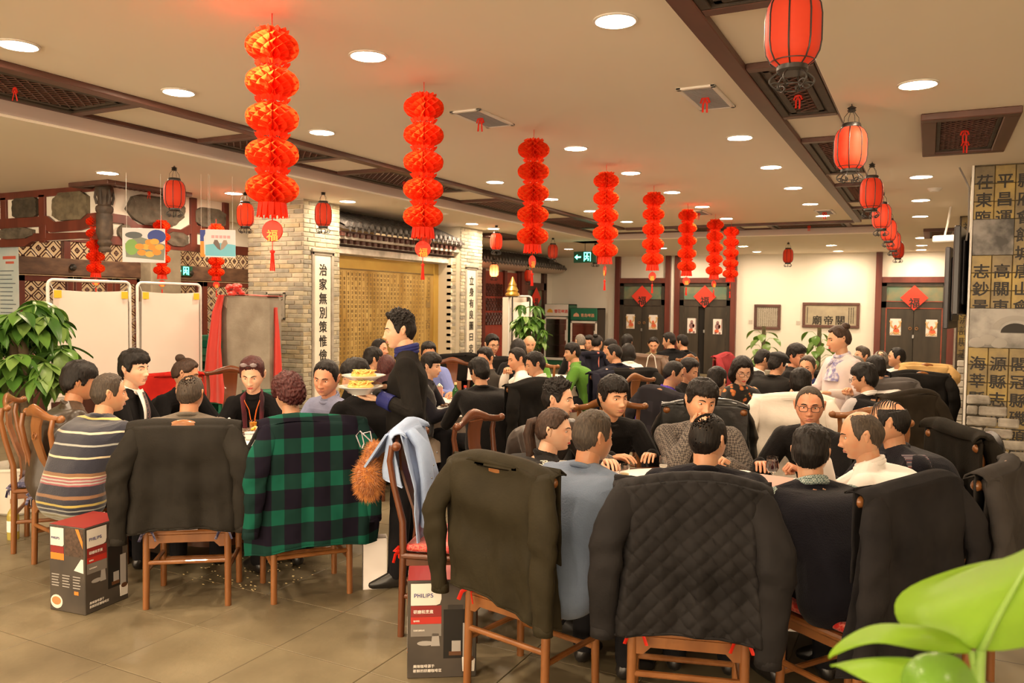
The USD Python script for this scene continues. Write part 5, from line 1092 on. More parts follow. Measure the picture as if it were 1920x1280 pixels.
def plaid(name, base, col, line):
    nd = {'tc': ('texture_coordinate', {}), 's': ('separate_xyz', {}), 'p': ('principled_bsdf', dict(roughness=.95, specular_ior_level=.1))}; L = [('tc.object', 's.vector')]
    for ax, per in (('x', .17), ('z', .205)):
        nd['q' + ax] = ('math', dict(math_type='multiply', value2=1 / per)); nd['f' + ax] = ('math', dict(math_type='fraction')); nd['r' + ax] = ('rgb_ramp', {'ramp': [(0, (0, 0, 0)), (.45, (0, 0, 0)), (.46, (1, 1, 1)), (.88, (1, 1, 1)), (.89, (0, 0, 0))], 'interpolate': True})
        L += [('s.' + ax, f'q{ax}.value1'), (f'q{ax}.value', f'f{ax}.value1'), (f'f{ax}.value', f'r{ax}.fac')]
    nd['mx'] = ('mix', dict(color1=base, color2=tuple(np.array(base) * .7 + np.array(col) * .22))); nd['mz'] = ('mix', dict(color2=tuple(np.array(base) * .5 + np.array(col) * .35)))
    nd['an'] = ('mix', dict(mix_type='multiply', fac=1.0)); nd['m3'] = ('mix', dict(color2=col))
    L += [('rx.color', 'mx.fac'), ('mx.color', 'mz.color1'), ('rz.color', 'mz.fac'), ('rx.color', 'an.color1'), ('rz.color', 'an.color2'), ('mz.color', 'm3.color1'), ('an.color', 'm3.fac'), ('m3.color', 'p.base_color')]
    return Mnodes(name, nd, L)
plaid_c = plaid('green_navy_plaid', (.009, .007, .014), (.008, .085, .055), (.1, .1, .1))

# name of a bare or coated chair: x, y, facing
place_chair(-5.06, 3.50, 78, 'bare honey-coloured yoke-back chair behind the man in the striped sweater', 'b', 'blue brocade seat cushion under the man in the striped sweater')
place_chair(-5.70, 3.72, 48, 'bare honey-coloured yoke-back chair at the left edge, behind the man in the brown leather jacket', 'b', 'blue brocade seat cushion beneath the black handbag at the left edge')
place_chair(-3.93, 3.46, 127, 'yoke-back chair under the dark grey jacket, left foreground', 'b', 'blue brocade cushion on the chair with the dark grey jacket')
place_chair(-3.43, 3.88, 143, 'yoke-back chair under the green plaid coat', 'b', 'blue brocade cushion on the chair with the green plaid coat')
place_chair(-2.34, 3.83, 17, 'dark yoke-back chair under the light blue coat, seen from the side', 'r', 'red brocade cushion under the light blue coat', True)
place_chair(-1.62, 3.41, 78, 'yoke-back chair under the olive jacket in the foreground', 'r', 'red brocade cushion with red bows under the olive jacket')
place_chair(-.89, 3.43, 106, 'yoke-back chair under the black quilted jacket in the foreground', 'r', 'red brocade cushion with a red bow under the black quilted jacket')
place_chair(-.25, 3.78, 146, 'yoke-back chair under the charcoal suit jacket, right foreground', 'r', 'red brocade cushion under the charcoal suit jacket')
place_chair(.06, 4.32, 165, 'yoke-back chair under the grey jacket at the right edge', 'r', 'red brocade cushion under the grey jacket at the right edge')
place_chair(-.06, 5.22, 205, 'yoke-back chair under the black coat with a leather hood, before the gilt pillar', 'r', 'red brocade cushion under the black coat before the gilt pillar')
place_chair(-2.32, 4.52, -2, 'bare dark yoke-back chair with carved splat in the centre, beside the olive jacket', 'b', 'blue brocade cushion on the bare dark chair in the centre', True)
place_chair(-1.36, 5.62, -75, 'yoke-back chair under the black leather jacket, behind the man in the patterned knit', None, '')
place_chair(-1.95, 5.55, -50, 'yoke-back chair behind the man in the black sweater', None, '')
place_chair(-.42, 5.86, -112, 'yoke-back chair behind the man in glasses and black top', None, '')
place_chair(-3.42, 6.70, 160, 'yoke-back chair under the black coat left of centre', None, '')
place_chair(-2.36, 7.78, -15, 'honey-coloured yoke-back chair beside the man in the purple top', None, '')
place_chair(-6.40, 6.0, -60, 'dark yoke-back chair before the stele, right of the red coat', None, '', True)
place_chair(-1.80, 6.75, 55, 'yoke-back chair under the dark checked coat behind the man in the black sweater', None, '')
place_chair(-.95, 6.92, 95, 'yoke-back chair under the white puffer coat', None, '')
place_chair(-.98, 8.85, -98, 'yoke-back chair under the dark grey coat beside the waitress', None, '')
place_chair(-3.30, 11.6, 165, 'honey-coloured yoke-back chair left of the burgundy coat at the back', None, '')
place_chair(-4.35, 9.3, 100, 'tall honey-coloured yoke-back chair behind the man in the green top', None, '')
place_chair(-3.05, 8.7, 130, 'dark yoke-back chair under the black coat behind the navy coat', None, '', True)
place_chair(-5.30, 8.55, -75, 'dark yoke-back chair behind the pink table card', None, '', True)
place_chair(-.07, 11.73, 105, 'yoke-back chair under the tan coat before the right antique door', None, '')

coat('dark_jacket', 'dark grey hooded jacket over a chair back, left foreground', -3.93, 3.46, 127, dgrey_c, .50, .31, .39, (.62, .56), .010, .016, seed=1, front=.8)
coat('plaid_coat', 'green and navy plaid wool coat over a chair back', -3.43, 3.88, 143, plaid_c, .36, .32, .40, (.60, .58), .004, .010, seed=2, cat_='coat', lift=.01)
coat('olive_jacket', 'olive brown jacket over a chair back in the centre foreground', -1.62, 3.41, 78, olive_c, .50, .285, .31, (.58, .62), .020, .012, seed=3, tilt=.05)
coat('quilted_jacket', 'black diamond-quilted jacket over a chair back in the foreground', -.89, 3.43, 106, quilt_c, .50, .30, .36, (.58, .64), .006, .014, puff=.012, seed=4, quilt=.013)
coat('suit_jacket', 'charcoal suit jacket over a chair back at the right foreground', -.25, 3.78, 146, charcoal_c, .40, .29, .37, (.64, .60), .008, .014, seed=5)
coat('grey_jacket', 'grey jacket with sleeve folded up at the right edge, over a chair back', .06, 4.32, 165, cloth_m('mid_grey_shell', (.07, .062, .058), (.09, .08, .074)), .42, .28, .34, (.55, .60), .010, .018, seed=6)
c = coat('hooded_coat', 'bulky black coat with a shiny leather hood over a chair, before the gilt pillar', -.06, 5.22, 205, cloth_m('black_brown_wool', (.030, .024, .017), (.02, .017, .012)), .35, .32, .40, (.60, .60), .012, .03, puff=.03, seed=7, cat_='coat', lift=.02)
part(c, 'leather_hood', grid_solid(np.array([[[.16 * math.sin(a) * s, -.36 - .10 * math.cos(a * .5) * s, .93 + .16 * math.cos(a) * s] for a in np.linspace(-2.4, 2.4, 18)] for s in np.linspace(.35, 1, 5)]), .012), leather_c)
lb = coat('light_blue_coat', 'light blue wool coat with orange fox fur collar over a dark chair', -2.34, 3.83, 17, blue_c, .86, .215, .23, (0, 0), .004, .012, seed=8, front=.40, yf=-.135, cat_='coat', lift=.012)
fur_o = M('orange_fox_fur', (.62, .24, .045), .9, (.40, .13, .02), 30, .9, 160, sheen=.5)
def fur(par, name, c, rad, mat, n=1400, L=.035, seed=0):
    r = np.random.default_rng(seed); body = ell(c, np.array(rad) * .86, 24); b = part(par, name, body, mat, True)
    d = r.normal(size=(n, 3)); d /= np.linalg.norm(d, axis=1)[:, None]; p0 = np.array(c) + d * np.array(rad) * .80; gr = np.array([0, 0, -.45]); p1 = p0 + (d * .8 + gr * .6 + r.normal(size=(n, 3)) * .22) * L * 1.4
    w = r.normal(size=(n, 3)); w /= np.linalg.norm(w, axis=1)[:, None]; w *= .0022
    V = np.stack([p0 - w, p0 + w, p1], 1).reshape(-1, 3); F = np.arange(n * 3).reshape(n, 3)
    part(b, 'fur_hair', (V, F), mat, False, kind='stuff')
fur(lb, 'fur_collar', (.13, -.43, .83), (.085, .075, .125), fur_o, 3200, .030, 1); fur(lb, 'fur_collar', (-.06, -.47, .91), (.06, .055, .10), fur_o, 1800, .026, 2)
v_, f_ = tube([(.10, -.20, 1.09), (.12, -.13, 1.02), (.13, -.10, .85), (.12, -.095, .66), (.12, -.10, .58)], [.05, .062, .058, .054, .056], 18, flat=(1.0, .55), up=(1, 0, 0)); part(lb, 'sleeve', (v_ + (normals(v_, f_) * (.016 * (meshkit.fbm(v_ * 14, 2) - .5))[:, None]), f_), blue_c, True)
part(lb, 'collar_band', grid_solid(np.array([[[.20 - .30 * s, -.31 - .12 * q - .02 * s, 1.08 - .18 * q] for s in np.linspace(0, 1, 6)] for q in np.linspace(0, 1, 8)]), .012), blue_c)
part(lb, 'drawstring', cat([tube([(-.06, -.48, .99), (-.08, -.50, 1.05), (-.05, -.54, 1.04), (-.06, -.53, .98), (-.03, -.53, .96)], .004, 5), tube([(-.06, -.48, .99), (-.02, -.54, 1.06), (-.04, -.57, 1.03), (-.06, -.55, .96)], .004, 5)]), M('silver_ribbon', (.55, .52, .56), .3, metal=.4))
part(lb, 'rhinestone', cat([ell((.05 * (k % 3) + .1, -.052 - .004 * (k % 2), .98 - .06 * k), (.006, .004, .006), 6) for k in range(6)]), steel, kind='stuff')
coat('dark_brown_coat', 'dark brown coat over a chair behind the balding man in navy', -.30, 7.65, 135, brown_c, .45, .30, .36, (.5, .55), .01, .016, seed=9, cat_='coat')
place_chair(-.30, 7.65, 135, 'yoke-back chair under the dark brown coat', None, '')
coat('black_coat', 'long black coat over a chair left of centre, behind the spiky-haired man', -3.42, 6.70, 160, black_c, .35, .30, .36, (.6, .6), .012, .014, seed=10, cat_='coat')
coat('leather_jacket', 'shiny black leather jacket over a chair, behind the man in the patterned knit', -1.36, 5.62, -75, leather_c, .5, .29, .33, (.55, .55), .012, .014, seed=11)
coat('checked_coat', 'dark checked coat over a chair, between the black sweater man and the patterned knit man', -1.80, 6.75, 55, plaid('dark_check', (.020, .018, .022), (.03, .027, .034), (.1, .1, .1)), .4, .30, .34, (.5, .5), .006, .01, seed=12, cat_='coat')
coat('white_puffer', 'white puffer coat over a chair right of centre', -.95, 6.92, 95, white_c, .45, .30, .36, (.5, .5), .02, .016, puff=.02, seed=13, cat_='coat')
coat('grey_coat', 'dark olive grey coat over a chair beside the waitress', -.98, 8.85, -98, dgrey_c, .5, .27, .3, (.4, .4), .008, .01, seed=14, cat_='coat')
coat('navy_coat', 'navy fleece coat over a chair in the middle distance, with its sleeve turned up', -3.35, 8.25, 175, navy_c, .5, .28, .34, (.5, .4), .01, .02, puff=.015, seed=15, cat_='coat')
place_chair(-3.35, 8.25, 175, 'yoke-back chair under the navy fleece coat', None, '')
coat('black_coat', 'black coat over a dark chair right of the navy fleece coat, showing bare splat', -3.05, 8.7, 130, black_c, .75, .29, .30, (.3, .3), .01, .014, seed=16, cat_='coat')
coat('burgundy_coat', 'burgundy coat over a chair before the ajar antique door', -2.9, 12.0, 170, burg_c, .5, .24, .28, (.4, .4), .01, .014, seed=17, cat_='coat')
place_chair(-2.9, 12.0, 170, 'yoke-back chair under the burgundy coat', None, '')
coat('brown_leather_coat', 'brown leather coat over a chair before the woman in olive', -3.55, 11.3, 95, brownl_c, .5, .28, .32, (.4, .4), .008, .012, seed=18, cat_='coat')
place_chair(-3.55, 11.3, 95, 'yoke-back chair under the brown leather coat', None, '')
coat('tan_coat', 'tan coat over a chair before the right antique door', -.07, 11.73, 105, tan_c, .6, .30, .32, (.3, .3), .012, .016, seed=19, cat_='coat')
coat('black_jacket', 'black jacket over a chair in front of the tan coat', -.14, 10.15, 110, black_c, .5, .29, .34, (.5, .5), .012, .016, seed=20)
place_chair(-.14, 10.15, 110, 'yoke-back chair under the black jacket at the right', None, '')
coat('grey_black_jacket', 'dark grey jacket over a chair behind the pale-sleeved man in the vest', -.46, 8.84, 125, grey_c, .5, .28, .33, (.5, .5), .012, .016, seed=21)
place_chair(-.46, 8.84, 125, 'yoke-back chair under the dark grey jacket at the right', None, '')
coat('red_coat', 'bright red coat over a chair between the suited man and the woman with a bun', -6.15, 5.25, -20, red_c, .5, .30, .36, (.5, .5), .012, .018, seed=22, cat_='coat')
place_chair(-6.15, 5.25, -20, 'yoke-back chair under the bright red coat', None, '')
c = coat('fur_coat', 'black fur coat over a chair, behind the man in the blue shirt', -4.55, 6.15, -95, fur_black, .4, .29, .34, (.5, .5), .012, .018, puff=.03, seed=23, cat_='coat')
place_chair(-4.55, 6.15, -95, 'yoke-back chair under the black fur coat', None, '', True)
coat('black_coat', 'black coat over a chair by the brick wall, left of the bald diner', -5.6, 9.3, -60, black_c, .5, .30, .34, (.4, .4), .012, .014, seed=24, cat_='coat')
place_chair(-5.6, 9.3, -60, 'yoke-back chair under the black coat by the brick wall', None, '')
coat('black_coat', 'second black coat over a chair near the brick wall, behind the grey-jacketed man in glasses', -4.75, 8.85, -60, black_c, .5, .30, .34, (.4, .4), .012, .014, seed=25, cat_='coat')
place_chair(-4.75, 8.85, -60, 'yoke-back chair behind the grey-jacketed man in glasses', None, '')
coat('navy_coat', 'dark navy coat hanging pointed over a chair beside the bald diner', -4.3, 10.3, 165, navy_c, .5, .22, .26, (.4, .4), .012, .014, seed=26, cat_='coat', lift=.06)
place_chair(-4.3, 10.3, 165, 'yoke-back chair under the pointed navy coat', None, '')
for k, (dx, dz, w, h) in enumerate(((0, .0, .17, .30), (-.26, .01, .09, .28))):
    solo('pink_scarf', xf(grid_solid(np.array([[[w * u, -.03 + .012 * math.sin(9 * u), h * s] for u in np.linspace(-.5, .5, 9)] for s in np.linspace(0, 1, 6)]), .01), (-4.05 + dx, 10.3 + dx * .4, .86 + dz), rz=30), M('salmon_cloth', (.80, .25, .20), .8), 'salmon pink cloth hanging behind the man in green, ' + ('wide piece' if k == 0 else 'narrow strip left of the wide piece'), 'scarf')
WL, WU = (-3.090, 3.990, 1.228), (-3.161, 4.114, 1.284)

# ---------------------------------------------------------------- people
def skin_mat(name, c): return Mnodes(name, {'tc': ('texture_coordinate', {}), 'n': ('noise_texture', dict(scale=22, detail=4)), 'r': ('rgb_ramp', {'ramp': [(.35, c), (.68, (c[0] * 1.02, c[1] * .86, c[2] * .80))]}), 'p': ('principled_bsdf', dict(roughness=.42, specular_ior_level=.45, subsurface_weight=.12, subsurface_scale=.006))},
    [('tc.object', 'n.vector'), ('n.fac', 'r.fac'), ('r.color', 'p.base_color')])
SK = [skin_mat('skin_medium', (.56, .315, .185)), skin_mat('skin_light', (.66, .415, .28)), skin_mat('skin_tan', (.46, .235, .125)), skin_mat('skin_ruddy', (.56, .275, .165))]
def hair_mat(name, c, c2): return Mnodes(name, {'tc': ('texture_coordinate', {}), 'mp': ('mapping', dict(scale=(1, 1, .18))), 'n': ('noise_texture', dict(scale=130, detail=3)), 'r': ('rgb_ramp', {'ramp': [(.4, c), (.7, c2)]}), 'p': ('principled_bsdf', dict(roughness=.5, specular_ior_level=.22)), 'b': ('bump', dict(strength=.7, distance=.004))},
    [('tc.object', 'mp.vector'), ('mp.vector', 'n.vector'), ('n.fac', 'r.fac'), ('r.color', 'p.base_color'), ('n.fac', 'b.height'), ('b.normal', 'p.normal')])
HA = dict(k=hair_mat('black_hair', (.006, .0045, .004), (.016, .012, .010)), b=hair_mat('brown_hair', (.030, .016, .010), (.06, .032, .02)), r=hair_mat('wine_hair', (.040, .010, .010), (.085, .022, .02)), g=hair_mat('grey_hair', (.11, .095, .08), (.21, .18, .15)), s=hair_mat('cropped_hair', (.04, .030, .022), (.075, .055, .04)))
eye_white = M('eye_white', (.60, .54, .48), .25); iris_m = M('dark_iris', (.015, .010, .008), .15); lip_m = M('lips', (.42, .15, .11), .4); lip_red = M('red_lips', (.50, .07, .06), .35)
ICO = {n: (lambda m: (np.array(m.vertices), np.array(m.faces)))(trimesh.creation.icosphere(subdivisions=n)) for n in (3, 4, 5)}
def sst(x): x = np.clip(x, 0, 1); return x * x * (3 - 2 * x)
def head_points(d, sex='m', fat=0.0):
    fem = sex == 'f'; ri = np.where(d[:, 1] > 0, .094, .101); p = d * np.stack([np.full(len(d), .0765 + .005 * fat), ri, np.where(d[:, 2] > 0, .113, .118)], 1)
    x, y, z = p.T.copy(); low = np.clip((-z - .012) / .105, 0, 1); y0 = y.copy()
    x *= 1 - (.40 if fem else .33 - .20 * fat) * low ** 1.7
    y = np.where(y < 0, y * (1 - .42 * low ** 1.2), y + .036 * low ** 1.5 * sst(y0 / .05))
    x *= 1 - .05 * np.exp(-((z - .025) / .03) ** 2) * sst((y - .02) / .05)
    F = sst((y0 - .02) / .04); ax = np.abs(x)
    G = lambda cx, cz, sx, sz: np.exp(-((ax - cx) / sx) ** 2 - ((z - cz) / sz) ** 2)
    dy = .0135 * G(0, -.012, .0105, .024) + .019 * G(0, -.033, .0125, .0115) + .008 * G(.0125, -.037, .0075, .0075)
    dy += -.0105 * G(.031, .004, .0165, .0115) + .005 * G(.026, .024, .024, .009) + .006 * G(.044, -.022, .02, .018)
    dy += .0068 * G(0, -.0585, .019, .0055) + .0062 * G(0, -.069, .017, .005) - .0058 * G(0, -.0635, .024, .0022) - .004 * G(0, -.079, .02, .006) + .007 * G(0, -.098, .02, .012)
    dy += .004 * G(.031, .006, .012, .005) + (.005 * G(.045, -.06, .02, .025) * fat)
    y = y + dy * F
    return np.stack([x, y, z], 1)
HL = {'short': [(0, .066), (28, .066), (46, .056), (56, .034), (64, -.002), (72, -.022), (80, -.018), (86, .004), (96, .012), (104, -.002), (114, -.045), (150, -.078), (180, -.083)]}
HL['fringe'] = [(0, .040), (30, .042), (46, .036)] + HL['short'][3:]
HL['crew'] = [(0, .078), (24, .078), (38, .066), (52, .052), (60, .012)] + HL['short'][4:]
HL['tied'] = [(0, .072), (30, .068), (50, .045), (66, .018), (80, .012), (92, .012), (104, -.015), (120, -.05), (180, -.07)]
HL['bob'] = [(0, .062), (22, .060), (40, .048), (52, .0), (60, -.06), (70, -.115), (180, -.125)]
HL['recede'] = [(0, .098), (25, .092), (40, .088), (52, .07), (60, .03)] + HL['short'][4:]
def hair_mesh(style, sex, fat, n, seed, top=None):
    d, f = ICO[n]; p = head_points(d, sex, fat); N = normals(p, f); x, y, z = p.T; az = np.degrees(np.arctan2(np.abs(x), y)); jit = .016 * (meshkit.noise(np.stack([d[:, 0] * 16, d[:, 1] * 16, d[:, 2] * 3], 1) + seed) - .5) + .008 * (meshkit.noise(d * 40 + seed) - .5)
    base = {'short': 'short', 'fringe': 'fringe', 'crew': 'crew', 'buzz': 'crew', 'balding': 'recede', 'bald_top': 'recede', 'comb': 'recede', 'bob': 'bob', 'long': 'bob', 'bun': 'tied', 'pony': 'tied', 'curly': 'short', 'swept': 'crew', 'spiky': 'crew', 'thick': 'fringe'}[style]
    zl = np.interp(az, *zip(*HL[base])); T = {'short': (.009, .026), 'fringe': (.012, .030), 'crew': (.005, .015), 'buzz': (.0025, .005), 'balding': (.007, .012), 'bald_top': (.0035, .0022), 'comb': (.008, .007), 'bob': (.024, .026), 'long': (.020, .024), 'bun': (.012, .016), 'pony': (.012, .017), 'curly': (.026, .036), 'swept': (.008, .024), 'spiky': (.007, .030), 'thick': (.016, .036)}[style]
    t = T[0] + (T[1] - T[0]) * sst((z - .02) / .07)
    q = meshkit.fbm(np.stack([d[:, 0] * 9, d[:, 1] * 9, d[:, 2] * 4], 1) + seed, 3) - .5; t = t * (1 + .55 * q)
    if style == 'spiky': t = t * (1 + .9 * (meshkit.noise(d * 14 + seed) - .5) * (z > .04))
    if style == 'curly': t = t + .014 * (meshkit.noise(d * 11 + seed) - .5)
    if style == 'swept': t = t + .012 * np.exp(-((az / 45) ** 2)) * (z > .04)
    crown = np.exp(-((x / .045) ** 2) - ((y + .01) / .06) ** 2) * (z > .05)
    if style in ('bald_top',): t = t - .004 * crown
    if style == 'balding': t = t - .040 * sst((np.exp(-((x + .008) / .040) ** 2 - ((y + .04) / .045) ** 2) * (z > .04) + 1.3 * (meshkit.noise(np.stack([d[:, 0] * 60, d[:, 1] * 18, d[:, 2] * 60], 1) + seed) - .5) - .55) / .15)
    if style == 'comb': t = t - .05 * crown
    zl = zl + jit; m = sst((z - zl) / .014); t = t * m - .005 * (1 - m)
    v = p + N * t[:, None]
    if style in ('bob', 'long'):
        w = sst((az - 58) / 16) * sst((-z + .01) / .06); v[:, 2] -= .02 * w; v[:, 0] *= 1 + .28 * w; 
    out = [(v, f)]
    if style == 'bun': out.append(mv(ell((0, -.075, .105), (.040, .040, .036), 20)))
    if style == 'pony': out.append(tube([(0, -.10, .045), (0, -.135, .03), (0, -.145, -.04), (0, -.125, -.12), (.01, -.12, -.2), (.01, -.125, -.25)], [.022, .030, .034, .032, .024, .008], 14))
    if style == 'long': out.append(mv(union([hull(((-.055, -.06, -.05), .042), ((.055, -.06, -.05), .042), ((-.065, -.075, -.24), .034), ((.065, -.075, -.24), .034)), hull(((-.07, .0, -.05), .025), ((-.075, -.03, -.2), .025)), hull(((.07, .0, -.05), .025), ((.075, -.03, -.2), .025))])))
    return cat(out) if len(out) > 1 else out[0]
hand_cache = {}
def hand_mesh(kind, edge):
    """a right hand, wrist at the origin, fingers along +y, palm towards -z, thumb at -x"""
    if (kind, edge) in hand_cache: return hand_cache[kind, edge]
    curl = {'rest': (.35, .45, .3), 'fist': (1.25, 1.45, .8), 'hold': (.75, .85, .5), 'flat': (.08, .12, .08), 'plate': (.25, .35, .25)}[kind]
    ms = [hull(((-.012, 0, 0), .020), ((.012, 0, 0), .020), ((-.028, .035, .002), .015), ((.024, .035, 0), .014), n=12), hull(((-.028, .035, .002), .015), ((.024, .035, 0), .014), ((-.031, .082, .004), .0115), ((-.010, .086, .006), .0115), ((.011, .084, .005), .011), ((.029, .076, .001), .010), n=12)]
    for (x, y, z, r), L, sp in zip(((-.031, .082, .004, .0098), (-.010, .086, .006, .0100), (.011, .084, .005, .0096), (.029, .076, .001, .0086)), ((.040, .025, .022), (.045, .028, .023), (.041, .026, .023), (.032, .020, .020)), (.06, .02, -.03, -.09)):
        a = 0; p = np.array([x, y, z])
        for k in range(3):
            a += curl[k]; q = p + L[k] * np.array([-math.sin(sp) * math.cos(a), math.cos(sp) * math.cos(a), -math.sin(a)]); ms.append(hull((p, r * (1 - .09 * k)), (q, r * (.92 - .09 * k)), n=10)); p = q
    c = curl[0]; th = [np.array([-.024, .022, -.004]), np.array([-.048, .050, -.016 - .01 * c]), np.array([-.054 + .03 * c, .076, -.026 - .016 * c]), np.array([-.046 + .05 * c, .098 - .01 * c, -.030 - .018 * c])]
    for k, r in enumerate(((.015, .012), (.0115, .0105), (.0105, .0085))): ms.append(hull((th[k], r[0]), (th[k + 1], r[1]), n=10))
    m = union(ms)
    if edge: v, f = smoothed(m, edge, 5)
    else: v, f = mv(m)
    hand_cache[kind, edge] = (v, f); return v, f
def to_m(v, f): return m3.Manifold(m3.Mesh(np.asarray(v, np.float32), np.asarray(f, np.uint32)))
def frame(y, up):
    y = np.asarray(y, float); y = y / np.linalg.norm(y); x = np.cross(y, up); x = x / (np.linalg.norm(x) + 1e-9); z = np.cross(x, y); return np.stack([x, y, z], 1)
def elbow(S, W, a, b, pole):
    d = W - S; L = np.linalg.norm(d); u = d / L; L2 = min(L, (a + b) * .985); h = (a * a - b * b + L2 * L2) / (2 * L2); r = math.sqrt(max(0, a * a - h * h)); p = pole - u * (pole @ u); p = p / (np.linalg.norm(p) + 1e-9)
    return S + u * h + p * r, S + u * L2
default_shoe = M('black_shoe', (.015, .013, .012), .3)
trouser_m = cloth_m('dark_trousers', (.018, .017, .020), (.026, .025, .028))
glass_frame = M('spectacle_frame', (.03, .022, .02), .3, metal=.3)
def person(label, hx, hy, hz, yaw, tyaw, hair='short', hc='k', top=None, sk=0, sex='m', fat=.2, pitch=0, roll=0, near=2, stand=False, hscale=1.04, arms=None, hands=('rest', 'rest'), collar=None, glasses=False, sleeves=None, vest=None, extras=None, lips=None, bulk=1.0, legs=None, group=None, short_sleeve=False, longsl=None, lap=0, fine=False):
    """a person with the head centre at (hx, hy, hz); yaw: world heading of the face, tyaw: of the chest; arms: wrist targets in the chest's frame"""
    k = 1.04; T = fwd(tyaw)
    rz = tyaw - 90
    fem = sex == 'f'
    dz = hz - .155 * hscale - (.56 if not stand else .95); Ls = .50 * k if not stand else .50
    lean = math.sqrt(max(.03 ** 2, Ls ** 2 - dz ** 2)) if dz < Ls else .03
    if stand: lean = .02
    off = lean + .025
    ox, oy = hx - T[0] * off, hy - T[1] * off                      # the hips stand over the thing's base
    t = thing('person', label, 'person', (ox, oy, 0), rz, group)
    H = np.array([0, off, hz]); rel = math.radians(yaw - tyaw); hf = np.array([-math.sin(rel), math.cos(rel), 0])
    Nk = H - np.array([0, 0, .150 * hscale]) - hf * .022 - np.array([0, .012, 0]); zh = .565 if not stand else .95
    Pv = np.array([0, 0, zh]); Ch = Pv + (Nk - Pv) * .66 + np.array([0, -.045 if not stand else -.015, 0]); Wa = Pv + (Nk - Pv) * .30 + np.array([0, -.035 if not stand else 0, 0])
    tdir = Nk - Ch; tdir /= np.linalg.norm(tdir)
    sw = (.158 if fem else .182) * bulk; Sh = [Nk + np.array([s * sw, -.015, -.075 if not stand else -.08]) for s in (-1, 1)]
    e = {2: .024, 1: .035, 0: .05}[near]; hi = near == 2 and (fine or abs(((yaw - math.degrees(math.atan2(-hy, -hx))) + 180) % 360 - 180) < 112)
    hyaw = math.degrees(rel)
    # --- skin
    d, f = ICO[5 if hi else 4 if near else 3]; hp = head_points(d, sex, fat) * hscale
    def hx_(v): v, _ = xf((v, f), rx=-pitch); v, _ = xf((v, f), ry=roll); v, _ = xf((v, f), rz=hyaw); return v + H
    def hf_(m): v, g, _ = meshkit.arrays(m); v = v * hscale; v, _ = xf((v, g), rx=-pitch); v, _ = xf((v, g), ry=roll); v, _ = xf((v, g), rz=hyaw); return v + H, g
    headm = to_m(hx_(hp), f)
    ears = []
    if hair not in ('bob', 'long') or near == 2:
        for s in (-1, 1):
            er = union([hull(((s * .076, -.006, .012), .010), ((s * .084, -.020, .022), .009), ((s * .083, -.022, .004), .009), ((s * .077, -.010, -.022), .008), n=12)])
            if near: er = er - ell((s * .094, -.012, .006), (.010, .008, .014), 12)
            v, g = hf_(mv(er)); ears.append(to_m(v, g))
    bones = [hull((Nk + [0, -.012, -.02], .060), (H - hf * .018 + [0, 0, -.055 * hscale], .057 if not fem else .05), n=20), hull((Pv + [-.07, 0, 0], .10), (Pv + [.07, 0, 0], .10), (Ch + [-.07, 0, 0], .095), (Ch + [.07, 0, 0], .095)), hull((Ch + [-.08, 0, 0], .09), (Ch + [.08, 0, 0], .09), (Sh[0], .045), (Sh[1], .045), (Nk + [0, -.01, -.03], .055))]
    if arms is None: arms = [np.array([-.15, Nk[1] + .33, .80]), np.array([.15, Nk[1] + .33, .80])] if not stand else [np.array([-.24, .05, .80]), np.array([.24, .05, .80])]
    arms = [np.array(a_, float) if not isinstance(a_, str) else H + np.array([math.cos(rel) * s * q[0] - math.sin(rel) * q[1], math.sin(rel) * s * q[0] + math.cos(rel) * q[1], q[2]]) for a_, s, q in ((a_, s, {'cheek': (.080, .075, -.165), 'mouth': (.015, .125, -.165)}.get(a_ if isinstance(a_, str) else '', (0, 0, 0))) for a_, s in zip(arms, (-1, 1)))]
    El, Wr = [], []; A_, B_ = .285 * k, .255 * k
    for i, s in enumerate((-1, 1)):
        pole = np.array([s * .55, -.25 if not stand else -.6, -.8]) if arms[i][2] < Sh[i][2] - .06 or stand else np.array([s * .5, .35, -1.0]); E_, W_ = elbow(Sh[i], np.array(arms[i], float), A_, B_, pole); El.append(E_); Wr.append(W_)
        bones += [hull((Sh[i], .045), (E_, .037)), hull((E_, .037), (W_, .025))]
    hip = [Pv + np.array([s * .095, 0, -.01]) for s in (-1, 1)]
    if stand: knee = [np.array([s * .10, .03 if s < 0 else -.0, .50]) for s in (-1, 1)]; ank = [np.array([s * .10, .05 if s < 0 else -.08, .09]) for s in (-1, 1)]
    else: knee = [np.array([s * .13, .43, .53]) for s in (-1, 1)]; ank = [np.array([s * .13, .40, .09]) for s in (-1, 1)]
    for i in (0, 1): bones += [hull((hip[i], .07), (knee[i], .05)), hull((knee[i], .05), (ank[i], .035))]
    bv, bf = smoothed(union(bones), .034 if near == 2 else .045 if near else .06, 4 if near else 3); body = [to_m(bv, bf), headm] + ears
    for i, s in enumerate((-1, 1)):
        hv, hfc = hand_mesh(hands[i], .008 if near == 2 and math.hypot(hx, hy) < 7.2 else 0); hv = hv.copy() * 1.02
        if s < 0: hv[:, 0] *= -1; hfc = hfc[:, ::-1]
        dr = Wr[i] - El[i]; up = np.array([0, 0, 1.0]) if hands[i] != 'plate' else np.array([0, 0, -1.0]); dr = dr * ([1, 1, .0] if hands[i] == 'plate' else [1, 1, 1]) + ([0, .12, 0] if hands[i] == 'plate' else [0, 0, 0])
        if abs(dr[2]) > .85 * np.linalg.norm(dr): up = np.array([0, 1.0, 0]) if dr[2] < 0 else np.array([0, -1., 0])
        R_ = frame(dr + np.array([-s * .03, 0, 0]) - (np.array([0, 0, dr[2] * .6]) if hands[i] == 'rest' else 0), up)
        body.append(to_m(hv @ R_.T + Wr[i], hfc))
    part(t, 'body', union(body), SK[sk], 50)
